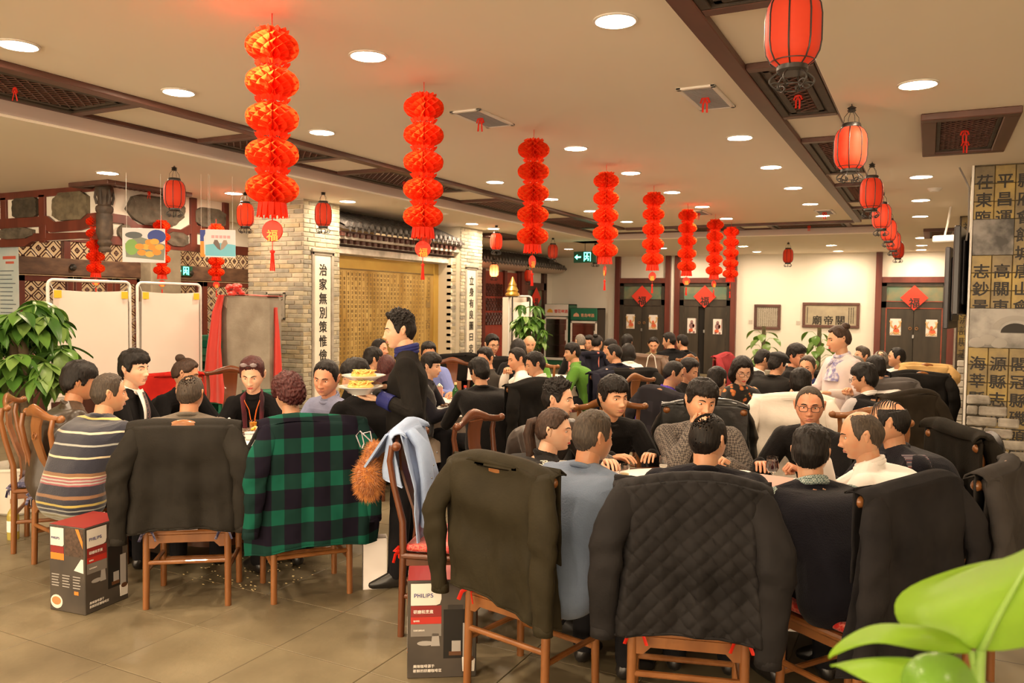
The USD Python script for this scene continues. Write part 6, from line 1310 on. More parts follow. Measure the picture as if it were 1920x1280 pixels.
    # --- face
    def surf(x, z, dpt=0):
        c = hp / hscale; fr = c[:, 1] > .02; j = np.argmin((c[fr, 0] - x) ** 2 + (c[fr, 2] - z) ** 2); return c[fr][j][1] + dpt
    if near or abs(((yaw - math.degrees(math.atan2(-hy, -hx))) + 180) % 360 - 180) < 110:
        for s in (-1, 1):
            ye = surf(s * .031, .004)
            part(t, 'eye', hf_(mv(ell((s * .031, ye - .0035, .0035), (.0125, .0062, .0050), 16 if near else 8))), eye_white if near == 2 else iris_m, True)
            if near == 2: part(t, 'iris', hf_(mv(ell((s * .0315, ye + .0005, .0035), (.0052, .0030, .0046), 12))), iris_m, True)
            if near == 2: part(t, 'eyelid', hf_(tube([(s * (.031 + .0145 * q), surf(s * (.031 + .0145 * q), .006) - .0005 - .0035 * abs(q), .0083 - .0040 * q * q - .001 * q) for q in np.linspace(-1, 1, 7)], .0021, 6)), SK[sk], True)
            part(t, 'eyebrow', hf_(tube([(s * xx, surf(s * xx, zz) + .0012, zz) for xx, zz in ((.014, .0215), (.024, .0255), (.035, .0265), (.047, .021))], [.0024, .0034, .003, .0014], 6, flat=(1, .6) if False else None)), HA['k' if hc in 'kbrs' else 'g'], True)
        L_ = lips or (lip_red if fem else lip_m)
        ym = surf(0, -.0635)
        part(t, 'lips', hf_(cat([tube([(.021 * q, ym + .0045 - .010 * q * q, -.0598 - .0012 * abs(q) + .001 * math.cos(q * 6)) for q in np.linspace(-1, 1, 9)], [.0008 + .0034 * math.cos(q * PI / 2.1) for q in np.linspace(-1, 1, 9)], 6), tube([(.019 * q, ym + .004 - .009 * q * q, -.0675 + .0035 * q * q) for q in np.linspace(-1, 1, 9)], [.0008 + .0040 * math.cos(q * PI / 2.1) for q in np.linspace(-1, 1, 9)], 6)])), L_, True)
    if glasses:
        yb = surf(0, .004) + .012; ms = []
        for s in (-1, 1):
            ms.append(tube([(s * .033 + .0235 * np.sign(math.cos(a)) * abs(math.cos(a)) ** .6, yb - .004 - .10 * (abs(s * .033 + .0235 * math.cos(a)) ** 2) * 10 * .3, .002 + .0165 * np.sign(math.sin(a)) * abs(math.sin(a)) ** .6) for a in np.linspace(0, 2 * PI, 21)[:-1]], .0017, 6, closed=True))
            ms.append(tube([(s * .056, yb - .012, .008), (s * .077, .03, .012), (s * .079, -.012, .012)], .0016, 6))
        ms.append(tube([(-.010, yb - .002, .006), (0, yb + .001, .009), (.010, yb - .002, .006)], .0016, 6)); part(t, 'glasses', hf_(cat(ms)), glass_frame, True)
    if hair != 'bald': part(t, 'hair', hf_(hair_mesh(hair, sex, fat, {2: 5 if math.hypot(hx, hy) < 6.3 else 4, 1: 4, 0: 3}[near], hash_(label))), HA[hc], 50)
    # --- clothes
    b = bulk * (1 + .06 * fat)
    tm = top or black_c
    torso = [hull((Pv + [-.085 * b, 0, -.02], .128 * b), (Pv + [.085 * b, 0, -.02], .128 * b), (Wa + [-.075 * b, 0, 0], .120 * b), (Wa + [.075 * b, 0, 0], .120 * b), n=18), hull((Wa + [-.075 * b, 0, 0], .120 * b), (Wa + [.075 * b, 0, 0], .120 * b), (Ch + [-.10 * b, 0, 0], .122 * b), (Ch + [.10 * b, 0, 0], .122 * b), n=18),
             hull((Ch + [-.10 * b, 0, 0], .122 * b), (Ch + [.10 * b, 0, 0], .122 * b), (Sh[0] + [.015, 0, 0], .068 * b), (Sh[1] - [.015, 0, 0], .068 * b), n=18), hull((Sh[0] + [.02, 0, 0], .066 * b), (Sh[1] - [.02, 0, 0], .066 * b), (Nk + [0, -.012, -.022], .072), n=18)]
    slv = []
    for i, s in enumerate((-1, 1)):
        W2 = Wr[i] + (El[i] - Wr[i]) * (.02 if not short_sleeve else 1.0)
        slv += [hull((Sh[i], .070 * b), (El[i], .056 * b), n=16)] + ([hull((El[i], .056 * b), (W2, .039 * b), n=16)] if not short_sleeve else [])
    def drape(m, ee, amp=.006):
        v, g = smoothed(m, ee, 6); N_ = normals(v, g); q = meshkit.fbm(v * [7, 7, 5] + hash_(label), 3) - .5; w = np.sin(60 * v[:, 2] + 25 * v[:, 0] + 40 * q) * np.exp(-np.min([np.linalg.norm(v - E_, axis=1) for E_ in El] + [np.linalg.norm(v - S_, axis=1) for S_ in Sh], axis=0) / .09)
        return v + N_ * (amp * 2.4 * q + amp * .55 * w)[:, None], g
    nm = 'top'
    if sleeves is None:
        part(t, 'top', drape(union(torso + slv), e), tm, 60)
    else:
        part(t, 'vest', drape(union(torso), e), tm, 60)
        for q in (0, 1): part(t, 'sleeve', drape(union(slv[q * (len(slv) // 2):(q + 1) * (len(slv) // 2)]), e), sleeves, 60)
    ring = lambda r, z, w, tip=0: tube([Nk + np.array([r * math.cos(a), r * math.sin(a) * .95 - .006, z + .028 * math.sin(a) * -1 + tip]) for a in np.linspace(0, 2 * PI, 25)[:-1]], w, 8, closed=True)
    if collar: part(t, 'collar', cat([ring(.066, .008, .016), ring(.064, .026, .011)]), collar, 60)
    else: part(t, 'neckline', ring(.067, .0, .014), tm, 60)
    tr = [hull((Pv + [-.08, 0, -.02], .122 * b), (Pv + [.08, 0, -.02], .122 * b))] + [hull((hip[i] , .088), (knee[i], .068)) for i in (0, 1)] + [hull((knee[i], .068), (ank[i], .056)) for i in (0, 1)]
    part(t, 'trousers', drape(union(tr), max(e, .03)), legs or trouser_m, 60)
    for i, s in enumerate((-1, 1)):
        a = ank[i]; fx = s * .02
        part(t, 'shoe', smoothed(union([hull((a + [0, -.02, -.048], .040), (a + [fx, .08, -.055], .036), (a + [fx * 1.5, .15, -.062], .028), (a + [0, 0, 0], .042), n=12)]).trim_by_plane([0, 0, 1], a[2] - .088), .03, 2), default_shoe, 50)
    if extras: extras(t, dict(H=H, N=Nk, Sh=Sh, Wr=Wr, El=El, hf_=hf_, Ch=Ch, Pv=Pv, b=b))
    return t
def hash_(s): return sum(ord(c) * (i % 7 + 1) for i, c in enumerate(s)) % 97
PX = {'A1': (-5.21, 3.60, 1.220, 60, 65, 1.05), 'A2': (-4.75, 3.49, 1.180, 64, 92, 1.05), 'A3': (-5.48, 4.25, 1.254, 12, 30, 1.12), 'A4': (-5.61, 4.85, 1.171, 39, -10, 1.05),
      'A5': (-4.28, 3.74, 1.183, 119, 123, 0.97), 'A6': (-4.88, 4.89, 1.196, -60, -55, 1.14), 'A7': (-3.67, 3.99, 1.196, 163, 155, 1.01), 'A8': (-4.08, 4.85, 1.214, -75, -100, 1.13),
      'A9': (-3.60, 4.60, 1.262, -152, 170, 0.97), 'A10': (-2.98, 4.25, 1.618, -140, -150, 0.97), 'C1': (-5.77, 7.81, 1.240, 6, -24, 1.02), 'C2': (-5.29, 7.04, 1.182, 57, 30, 1.01),
      'C3': (-4.62, 6.37, 1.164, 121, 97, 0.97), 'C4': (-5.09, 7.82, 1.221, -47, -55, 1.04), 'C5': (-4.30, 6.65, 1.182, 13, 23, 0.97), 'C6': (-3.63, 6.43, 1.168, 159, 141, 0.97),
      'D1': (-4.31, 7.77, 1.194, -101, -136, 0.99), 'D2': (-5.16, 9.47, 1.253, -31, -21, 1.09), 'D3': (-3.91, 7.75, 1.206, -133, -154, 1.01), 'D4': (-3.48, 7.30, 1.195, -144, 178, 0.98),
      'D5': (-4.98, 10.24, 1.237, -54, -64, 1.04), 'D6': (-4.40, 8.74, 1.248, 112, 119, 0.97), 'E1': (-4.01, 9.50, 1.188, -147, -157, 0.97), 'E2': (-4.65, 11.31, 1.247, 142, 132, 0.97),
      'E3': (-4.94, 12.40, 1.182, -88, -62, 0.97), 'E4': (-4.53, 11.71, 1.212, 81, 71, 0.97), 'E5': (-4.00, 10.86, 1.192, -150, -170, 0.97), 'E6': (-3.40, 9.37, 1.204, -170, 145, 0.97),
      'E7': (-4.09, 11.83, 1.222, 89, 99, 0.97), 'E8': (-3.61, 10.49, 1.156, 104, 136, 0.97), 'E9': (-4.03, 12.98, 1.155, -73, -63, 1.02), 'E10': (-3.46, 11.93, 1.271, -179, 136, 0.97),
      'E11': (-3.47, 12.70, 1.218, 160, 151, 0.98), 'F1': (-2.14, 7.53, 1.154, 26, 12, 0.97), 'F2': (-2.09, 7.89, 1.162, -5, -9, 0.97), 'F3': (-1.61, 7.02, 1.147, 78, 58, 0.97),
      'F4': (-1.52, 7.63, 1.207, -59, -39, 1.02), 'F5': (-1.77, 10.09, 1.154, 40, 15, 0.99), 'F6': (-1.44, 9.13, 1.174, 49, 69, 0.97), 'F7': (-1.38, 10.06, 1.222, -22, -2, 1.07),
      'F8': (-1.11, 8.96, 1.171, -103, -92, 0.99), 'F9': (-0.95, 7.24, 1.142, 93, 111, 0.97), 'F10': (-0.74, 8.16, 1.500, -155, -135, 1.04), 'F11': (-0.48, 7.71, 1.176, 169, 140, 1.01),
      'F12': (-0.68, 9.41, 1.174, -166, 149, 0.97), 'F13': (-0.74, 11.29, 1.178, -146, -105, 0.97), 'F14': (-0.48, 10.41, 1.183, 103, 123, 0.97), 'F15': (-0.35, 11.71, 1.157, -173, -128, 1.07),
      'F16': (-0.44, 8.63, 1.202, 133, 109, 1.00), 'B1': (-2.12, 4.79, 1.182, 9, -16, 1.01), 'B2': (-1.83, 4.09, 1.097, 14, 30, 0.97), 'B3': (-1.40, 3.58, 1.171, 56, 73, 1.01),
      'B4': (-1.92, 5.28, 1.157, -35, -44, 1.14), 'B5': (-1.32, 5.31, 1.167, -51, -76, 1.14), 'B6': (-0.90, 3.78, 1.171, 73, 107, 0.97), 'B7': (-0.66, 5.48, 1.165, -83, -115, 1.08),
      'B8': (-0.47, 4.00, 1.111, 89, 134, 0.97), 'B9': (-0.28, 4.44, 1.152, -171, 176, 1.04), 'B10': (-0.18, 5.05, 1.152, 177, -150, 1.05)}
knit = lambda n, c, c2=None: cloth_m(n, c, c2, .9, .6, 130, .4)
black_k = knit('black_knit', (.014, .012, .012)); navy_k = knit('navy_knit', (.016, .015, .024)); blue_k = knit('steel_blue_knit', (.135, .175, .25), (.115, .15, .215)); dgreen_k = knit('olive_knit', (.10, .085, .04)); grey_k = knit('taupe_grey_knit', (.135, .112, .088), (.115, .095, .075))
leatherb = M('brown_black_leather', (.050, .036, .024), .38, (.035, .024, .016), 8, .4, 30, spec=.5); shirt_w = cloth_m('white_shirt', (.80, .76, .72), None, .8, .25, 40); shirt_b = cloth_m('chambray_shirt', (.22, .24, .36), (.18, .20, .31), .85, .3, 120)
suit_k = cloth_m('black_suit', (.014, .013, .014)); purple_k = cloth_m('purple_jersey', (.085, .045, .36), (.07, .035, .30)); green_k = knit('green_knit', (.09, .22, .03)); navy_b = cloth_m('navy_tshirt', (.035, .045, .14)); lblue = cloth_m('blue_shirt', (.18, .22, .48)); down_b = M('brown_down', (.030, .021, .016), .4, bump=.6, bscale=14, sheen=.1)
white_tee = cloth_m('white_tee', (.76, .72, .66)); olive_top = knit('olive_top', (.13, .105, .05)); grey_j = cloth_m('grey_zip_jacket', (.075, .068, .058), (.10, .09, .08))
def Mz(name, bands, per, bump=.5):
    """horizontal knit bands by height in the wearer's frame"""
    return Mnodes(name, {'tc': ('texture_coordinate', {}), 's': ('separate_xyz', {}), 'w': ('noise_texture', dict(scale=6)), 'a': ('math', dict(math_type='multiply_add', value2=.02)), 'm': ('math', dict(math_type='multiply', value2=1 / per)), 'f': ('math', dict(math_type='fraction')), 'r': ('rgb_ramp', {'ramp': bands}), 'p': ('principled_bsdf', dict(roughness=.9, sheen_weight=.3)), 'n': ('noise_texture', dict(scale=150)), 'b': ('bump', dict(strength=bump, distance=.004))},
        [('tc.object', 's.vector'), ('tc.object', 'w.vector'), ('w.fac', 'a.value1'), ('s.z', 'a.value3'), ('a.value', 'm.value1'), ('m.value', 'f.value1'), ('f.value', 'r.fac'), ('r.color', 'p.base_color'), ('tc.object', 'n.vector'), ('n.fac', 'b.height'), ('b.normal', 'p.normal')])
nv, cr, ol, br_, tn, gy, wn = (.014, .015, .028), (.55, .47, .30), (.20, .18, .10), (.20, .10, .045), (.34, .22, .10), (.32, .33, .30), (.26, .07, .08)
seq = [(nv, .085), (cr, .012), (nv, .06), (gy, .012), (nv, .06), ((.5, .44, .33), .012), (nv, .055), ((.55, .40, .12), .012), (nv, .03), (gy, .012), (tn, .03), (br_, .018), (gy, .006), (tn, .02), (ol, .03), (gy, .006), (ol, .02), (gy, .012), (nv, .02), (gy, .008), (nv, .02), ((.42, .33, .08), .016), (nv, .03), (br_, .02), (nv, .055), (wn, .01), (gy, .008), (wn, .01), (gy, .008), (wn, .01), (cr, .008), (br_, .02)]
tot = sum(q[1] for q in seq); pos = .0; ramp = []
for c_, w_ in seq: ramp += [(pos / tot, c_), (min(1, (pos + w_) / tot - .0015), c_)]; pos += w_
stripes = Mz('fair_isle_knit', ramp, tot)
dots = Mnodes('dotted_knit', {'tc': ('texture_coordinate', {}), 'mp': ('mapping', dict(rotation=(0, .78, 0))), 'c': ('checker_texture', dict(color1=(.05, .042, .038), color2=(.16, .135, .115), scale=75)), 'p': ('principled_bsdf', dict(roughness=.9)), 'n': ('noise_texture', dict(scale=120)), 'b': ('bump', dict(strength=.5, distance=.004))}, [('tc.object', 'mp.vector'), ('mp.vector', 'c.vector'), ('c.color', 'p.base_color'), ('tc.object', 'n.vector'), ('n.fac', 'b.height'), ('b.normal', 'p.normal')])
gingham = Mnodes('green_gingham', {'tc': ('texture_coordinate', {}), 'c': ('checker_texture', dict(color1=(.10, .16, .155), color2=(.40, .46, .43), scale=130)), 'p': ('principled_bsdf', dict(roughness=.85))}, [('tc.object', 'c.vector'), ('c.color', 'p.base_color')])
floral = Mnodes('floral_print', {'tc': ('texture_coordinate', {}), 'v': ('voronoi_texture', dict(scale=19)), 'r': ('rgb_ramp', {'ramp': [(0, (.72, .42, .10)), (.24, (.62, .20, .05)), (.36, (.60, .12, .03)), (.42, (.05, .07, .02)), (.5, (.012, .010, .010)), (1, (.012, .010, .010))]}), 'v2': ('noise_texture', dict(scale=6)), 'p': ('principled_bsdf', dict(roughness=.7))}, [('tc.object', 'v.vector'), ('v.distance', 'r.fac'), ('r.color', 'p.base_color')])
def tie_shirt(t, q):
    N, Ch = q['N'], q['Ch']; a = N + [0, .085, -.01]; m = Ch + [0, .150, .03]; w = Ch + [0, .165, -.14]
    part(t, 'shirt_front', grid_solid(np.array([[(1 - s_) * (a + [.060 * u, -.018 * abs(u), .02]) + s_ * (w + [.030 * u, -.004 * abs(u), .01]) + [0, .03 * math.sin(PI * s_), 0] for u in np.linspace(-1, 1, 5)] for s_ in np.linspace(0, 1, 8)]), .006), shirt_b if 'lanyard' in t.GetName() else shirt_w, True)
    stp = Mnodes('striped_tie', {'tc': ('texture_coordinate', {}), 'mp': ('mapping', dict(rotation=(0, .6, 0))), 'w': ('wave_texture', dict(scale=9)), 'r': ('rgb_ramp', {'ramp': [(.3, (.02, .018, .03)), (.45, (.40, .10, .05)), (.55, (.5, .42, .35)), (.65, (.02, .018, .03))]}), 'p': ('principled_bsdf', dict(roughness=.5))}, [('tc.object', 'mp.vector'), ('mp.vector', 'w.vector'), ('w.fac', 'r.fac'), ('r.color', 'p.base_color')])
    part(t, 'tie', grid_solid(np.array([[(1 - s_) * a + s_ * w + [(.014 + .016 * s_) * u, .014 + .03 * math.sin(PI * s_), 0] for u in (-1, -.3, .3, 1)] for s_ in np.linspace(0, 1, 8)]), .006), stp, True)
def lanyard(t, q):
    N, Ch = q['N'], q['Ch']; om = M('orange_lanyard', (.85, .16, .02), .5)
    for s in (-1, 1): part(t, 'lanyard', tube([N + [s * .065, -.02, -.005], N + [s * .06, .075, -.04], Ch + [s * .03, .165, .04], Ch + [s * .006, .170, -.10]], .008, 6, flat=(1.2, .4)), om, True)
    sc = knit('plum_scarf', (.12, .02, .03), (.04, .015, .02))
    for s in (-1, 1): part(t, 'scarf', tube([N + [s * .05, -.05, .02], N + [s * .075, .06, -.02], Ch + [s * .07, .155, .03], Ch + [s * .06, .155, -.16]], [.03, .034, .032, .028], 10, flat=(1, .6)), sc, True)
    v, g = q['hf_'](tube([(.06 * math.sin(a), .045 + .035 * math.cos(a), .115 - .012 * math.cos(a)) for a in np.linspace(-1.4, 1.4, 9)], .003, 6)); part(t, 'sunglasses', (v, g), glass_frame)
    for s in (-1, 1): part(t, 'sunglass_lens', q['hf_'](mv(ell((s * .034, .078, .108), (.026, .008, .016), 14))), M('sunglass_lens', (.20, .16, .17), .12, spec=.8))
def cheongsam(t, q):
    N = q['N']; bl = M('blue_white_print', (.14, .13, .30), .7, (.62, .58, .60), 26)
    part(t, 'printed_collar', cat([tube([N + np.array([.064 * math.cos(a), .06 * math.sin(a), .012 - .02 * math.sin(a)]) for a in np.linspace(0, 2 * PI, 21)[:-1]], .018, 8, closed=True), tube([N + [0, .07, -.03], N + [.05, .105, -.08], N + [.10, .085, -.14], N + [.12, .06, -.2]], .012, 6)]), bl)
    part(t, 'printed_front', grid_solid(np.array([[N + np.array([.10 * u, .075 + .075 * s_ - .03 * u * u, -.03 - .20 * s_]) for u in np.linspace(-1, 1, 7)] for s_ in np.linspace(0, 1, 6)]), .006), bl, True)
def waiter_trim(t, q):
    N = q['N']; ro = cloth_m('royal_blue_satin', (.022, .026, .13), None, .5)
    part(t, 'stand_collar', cat([tube([N + np.array([.067 * math.cos(a), .064 * math.sin(a) - .008, z - .016 * math.sin(a)]) for a in np.linspace(0, 2 * PI, 25)[:-1]], .017, 8, closed=True) for z in (.0, .022, .038)]), ro, 60)
    for W, E in zip(q['Wr'], q['El']):
        u = (E - W) / np.linalg.norm(E - W); part(t, 'cuff', tube([W + u * .005, W + u * .10], [.048, .052], 18), ro, 60)
def shoulder_patch(t, q):
    S = q['Sh'][0]; pm = Mnodes('tartan_patch', {'tc': ('texture_coordinate', {}), 'w': ('wave_texture', dict(scale=11, distortion=.5)), 'r': ('rgb_ramp', {'ramp': [(.2, (.03, .03, .05)), (.5, (.22, .05, .05)), (.7, (.30, .28, .28)), (.9, (.05, .05, .07))]}), 'p': ('principled_bsdf', dict(roughness=.9))}, [('tc.object', 'w.vector'), ('w.fac', 'r.fac'), ('r.color', 'p.base_color')])
    part(t, 'tartan_yoke', grid_solid(np.array([[S + np.array([.02 - .078 * math.cos(a), -.05 + .13 * u, .078 * math.sin(a)]) for u in np.linspace(0, 1, 7)] for a in np.linspace(.2, 1.5, 8)]), .008), pm, True)
def comb_over(t, q):
    ms = []
    for k in range(11):
        y0 = .055 - .012 * k; ms.append(tube([(.062 * u, y0 - .018 * u + .004 * math.sin(5 * u + k), .1155 * math.sqrt(max(.02, 1 - (u * .062 / .080) ** 2 - ((y0 - .018 * u) / .104) ** 2))) for u in np.linspace(-.95, .95, 9)], [.0012, .003, .0034, .0034, .003, .003, .0028, .002, .0008], 5))
    part(t, 'combed_strand', q['hf_'](cat(ms)), HA['k'], True)
def flat_cap(t, q):
    m = union([ell((0, -.005, .088), (.098, .118, .048), 24), hull(((-.05, .10, .075), .008), ((.05, .10, .075), .008), ((-.035, .145, .062), .005), ((.035, .145, .062), .005))])
    part(t, 'flat_cap', q['hf_'](mv(m)), M('black_cap', (.012, .011, .011), .8), 60)
def floral_shoulder(t, q):
    S = q['Sh'][1]; wl = M('white_embroidery', (.72, .68, .60), .8); ms = []
    r = random.Random(4)
    for k in range(9):
        a0, b0 = r.uniform(.2, 2.2), r.uniform(-.06, .12)
        for p_ in range(6):
            an = p_ * PI / 3; pts = []
            for u in np.linspace(0, 1, 5):
                da = .22 * u * math.cos(an) + .05 * math.sin(PI * u) * math.sin(an); db = .022 * u * math.sin(an) * 1.0 + .006 * math.sin(PI * u)
                aa = a0 + da; pts.append(S + np.array([.02 + .080 * math.cos(aa) , b0 + db * 1.0, .080 * math.sin(aa)]))
            ms.append(tube(pts, .0022, 5))
    part(t, 'white_flower_embroidery', cat(ms), wl, False, kind='stuff')
def PP(i, label, **k):
    x, y, z, yw, ty, sc = PX[i]
    k.setdefault('hscale', sc)
    if 'dyaw' in k: yw += k.pop('dyaw')
    if 'dt' in k: ty += k.pop('dt')
    return person(label, x, y, z, yw, ty, **k)
N_ = 2
def armz(yl, yr, zl=.82, zr=.82, xl=-.15, xr=.15): return [np.array([xl, yl, zl]), np.array([xr, yr, zr])]
# left table
PP('A1', 'man in a brown leather jacket at the left table, in front of the money tree', hair='thick', top=leatherb, fat=.7, sk=2, pitch=12, bulk=1.08)
PP('A2', 'man in a striped fair isle sweater at the left table, seen from behind his shoulder', hair='crew', hc='s', top=stripes, fat=.5, bulk=1.08, pitch=4)
PP('A3', 'young man in a black suit and striped tie at the left table', hair='thick', top=suit_k, sk=1, collar=shirt_w, extras=tie_shirt, fat=0, pitch=2)
PP('A4', 'woman with a small hair bun at the left table, half hidden behind the taupe sweater', hair='bun', hc='b', top=suit_k, sex='f', pitch=18, near=1)
PP('A5', 'man with thinning cropped hair and taupe sweater, back to the camera at the left table', hair='balding', hc='s', top=grey_k, sk=2, fat=.8, bulk=1.05, pitch=12)
PP('A6', 'woman with wine-red hair, sunglasses on her head and an orange lanyard', hair='short', hc='r', top=suit_k, sex='f', sk=1, pitch=20, extras=lanyard, lips=lip_red, arms=None, hands=('rest', 'hold'))
PP('A7', 'woman with short curly wine-red hair, back to the camera, behind the plaid coat', hair='curly', hc='r', top=black_k, sex='f', pitch=15)
PP('A8', 'man in a blue chambray shirt speaking at the left table', hair='crew', top=shirt_b, sk=3, fat=.9, collar=shirt_b, pitch=14, roll=-4, bulk=1.05)
PP('A9', 'black-haired man in a dark suit partly hidden by the plates the waiter carries', hair='thick', top=suit_k, sex='m', pitch=14, collar=shirt_w, near=1)
ww = PX['A10']
waiter = PP('A10', 'standing waiter in a black tunic with blue collar carrying two plates of noodles', hair='spiky', top=black_c, sk=1, fat=0, stand=True, arms=[np.array([-.17, .15, 1.205]), np.array([.0, .13, 1.262])], hands=('plate', 'plate'), extras=waiter_trim, pitch=8)
# foreground right table
PP('B1', 'spiky-haired man in a dark down jacket at the front right table', hair='spiky', top=down_b, sk=1, fat=.1, pitch=6, bulk=1.12)
PP('B2', 'woman with a ponytail and white flower embroidery on her shoulder', hair='pony', hc='b', top=black_k, sex='f', sk=1, pitch=4, extras=floral_shoulder)
PP('B3', 'man in a steel blue sweater with cropped hair, seen from behind, front right table', hair='crew', hc='s', top=blue_k, sk=2, fat=.8, bulk=1.12, pitch=8)
PP('B4', 'man in a black sweater looking to the right at the front right table', hair='fringe', top=black_k, sk=0, fat=.6, pitch=4, bulk=1.12)
PP('B5', 'man in a grey dotted knit leaning his cheek on his fist', hair='fringe', top=dots, sk=0, fat=.8, pitch=10, roll=-8, bulk=1.15, hands=('fist', 'fist'), arms=[np.array([-.18, .52, .80]), 'cheek'])
PP('B6', 'man in navy with thinning hair, back to the camera behind the quilted jacket', hair='balding', top=navy_k, sk=0, fat=.9, bulk=1.15, pitch=6)
PP('B7', 'man in rectangular glasses and black top talking towards the camera', hair='buzz', hc='s', top=black_k, sk=3, fat=.6, glasses=True, pitch=6, bulk=1.1, hands=('fist', 'rest'))
PP('B8', 'man in a dark vest over a green checked shirt, back to the camera', hair='fringe', top=navy_k, sleeves=gingham, sk=0, fat=.4, collar=gingham, pitch=14, bulk=1.06, dt=-8)
PP('B9', 'man in a white shirt with receding cropped hair leaning forward in profile', hair='bald_top', hc='s', top=shirt_w, sk=0, fat=.8, collar=shirt_w, pitch=14, bulk=1.1, hands=('rest', 'hold'), arms=[np.array([-.16, .58, .82]), np.array([.10, .52, .98])])
PP('B10', 'balding man in navy with a tartan shoulder yoke at the front right table', hair='comb', top=navy_k, sk=0, fat=1.0, pitch=14, bulk=1.15, extras=lambda t, q: (shoulder_patch(t, q), comb_over(t, q)))
# second table, behind the waiter
PP('C1', 'man with cropped hair half hidden behind the waiter, before the golden screen', hair='crew', top=black_k, near=1, sk=3)
PP('C2', 'man with black hair before the golden screen, seen over his shoulder', hair='fringe', top=black_c, near=1, pitch=8)
PP('C3', 'woman with long wine-red hair, back to the camera beside the waiter', hair='long', hc='r', top=black_k, sex='f', near=1, pitch=10)
PP('C4', 'man in a bright blue shirt before the golden screen, right of the waiter', hair='short', top=lblue, near=1, pitch=12, sk=2)
PP('C5', 'man in dark navy with his elbow on the second table, right of the waiter', hair='thick', top=navy_k, near=1, pitch=8, sk=1)
PP('C6', 'man in a black sweater, back to the camera, left of centre', hair='thick', top=black_k, near=1, pitch=16, bulk=1.05)
PP('D1', 'man in glasses and a grey zip jacket looking down at the second table', hair='swept', top=grey_j, near=1, glasses=True, pitch=18)
PP('D3', 'man in a pale top holding his fist to his mouth', hair='crew', top=white_tee, near=1, pitch=12, hands=('rest', 'fist'), arms=[np.array([-.15, .48, .82]), 'mouth'], sk=0)
PP('D4', 'man in a white shirt in profile beside the man with a fist to his mouth', hair='short', top=shirt_w, near=1, pitch=14, collar=shirt_w, sk=0)
# far left tables
PP('D2', 'man in glasses and white collar near the second brick pillar', hair='short', top=suit_k, near=1, glasses=True, collar=shirt_w, pitch=10)
PP('D5', 'bald man facing the camera before the money tree at the back', hair='bald', top=green_k, near=1, pitch=14, fat=.4)
PP('D6', 'dark-haired woman seen from behind, left of the bald man', hair='bob', top=black_k, near=0, pitch=10, sex='f')
PP('E1', 'man in a green top in profile, before the drinks fridges', hair='fringe', top=green_k, near=1, pitch=6)
PP('E2', 'bald man seen from behind before the white drinks fridge', hair='buzz', hc='g', top=black_k, near=0, sk=0)
PP('E3', 'dark-haired diner facing the camera, right of the bald man before the fridges', hair='short', top=black_k, near=0, pitch=14)
PP('E4', 'woman with a shiny hair clip before the green drinks fridge', hair='bun', top=black_k, near=0, sex='f', pitch=8)
PP('E5', 'dark-haired man in profile just left of the first antique door', hair='fringe', top=black_k, near=0, pitch=8)
PP('E6', 'man in a navy suit jacket in the middle distance, seen from the side', hair='crew', top=navy_c, near=1, pitch=16)
PP('E7', 'dark-haired diner with back to the camera before the first antique door post', hair='thick', top=black_k, near=0)
PP('E8', 'woman with black bobbed hair and a white wrap, back to the camera', hair='bob', top=white_tee, near=0, sex='f', pitch=10)
PP('E9', 'woman in an olive top facing the camera before the first antique door', hair='pony', hc='k', top=olive_top, near=1, sex='f', pitch=20)
PP('E10', 'man in a black suit at the back between the antique doors', hair='short', top=suit_k, near=1, pitch=12)
PP('E11', 'man in black partly hidden behind the man in the black suit at the back', hair='short', top=black_k, near=0, pitch=10)
# table right of centre
PP('F1', 'man in a purple top eating, right of centre', hair='crew', top=purple_k, near=1, pitch=20, fat=.3)
PP('F2', 'man eating just behind the man in purple', hair='short', top=black_k, near=1, pitch=20)
PP('F3', 'diner with black hair, back to the camera, left of the woman in the floral top', hair='short', top=plaid('dark_check', (.02, .018, .022), (.03, .027, .034), (.1, .1, .1)), near=1, pitch=8)
PP('F4', 'woman with a black bob, glasses and a floral orange print top looking down', hair='bob', top=floral, near=2, sex='f', sk=1, glasses=True, pitch=22, lips=lip_red)
PP('F8', 'crew-cut man in a navy tee facing the camera in the middle distance', hair='crew', hc='s', top=navy_b, near=1, sk=0, pitch=8, fat=.6)
PP('F9', 'dark-haired diner seen from behind above the white puffer coat', hair='thick', top=black_k, near=1, pitch=10)
PP('F11', 'man in glasses and a dark vest with pale grey sleeves, chin on his hand', hair='thick', top=black_k, sleeves=cloth_m('pale_grey_shirt', (.50, .46, .46)), near=1, glasses=True, pitch=12, hands=('rest', 'fist'), arms=[np.array([-.15, .5, .82]), 'mouth'], collar=shirt_w)
PP('F5', 'diner bending forward with a pale collar behind the floral top woman', hair='short', top=black_k, near=1, pitch=24, sex='m', collar=shirt_w)
PP('F6', 'man in a black flat cap and black coat, seen from behind', hair='thick', top=black_c, near=1, pitch=18, bulk=1.1, extras=flat_cap)
PP('F7', 'stout dark-haired man in black before the wide framed plaque', hair='thick', top=black_k, near=1, pitch=10, fat=.9, sk=3)
PP('F10', 'waitress with a high bun and white blouse with blue print walking past', hair='bun', hc='b', top=cloth_m('white_blouse', (.62, .53, .50), (.56, .48, .50)), sex='f', near=1, stand=True, extras=cheongsam, pitch=10, arms=[np.array([-.20, .28, 1.02]), np.array([.20, .30, 1.02])])
PP('F12', 'man with short grey hair leaning in, right of the waitress', hair='buzz', hc='g', top=black_k, near=1, pitch=14)
PP('F13', 'diner with swept hair partly hidden behind the waitress arm', hair='swept', hc='s', top=black_k, near=0)
PP('F14', 'grey-haired balding man, back to the camera, before the right antique door', hair='balding', hc='g', top=navy_k, near=1, sk=0)
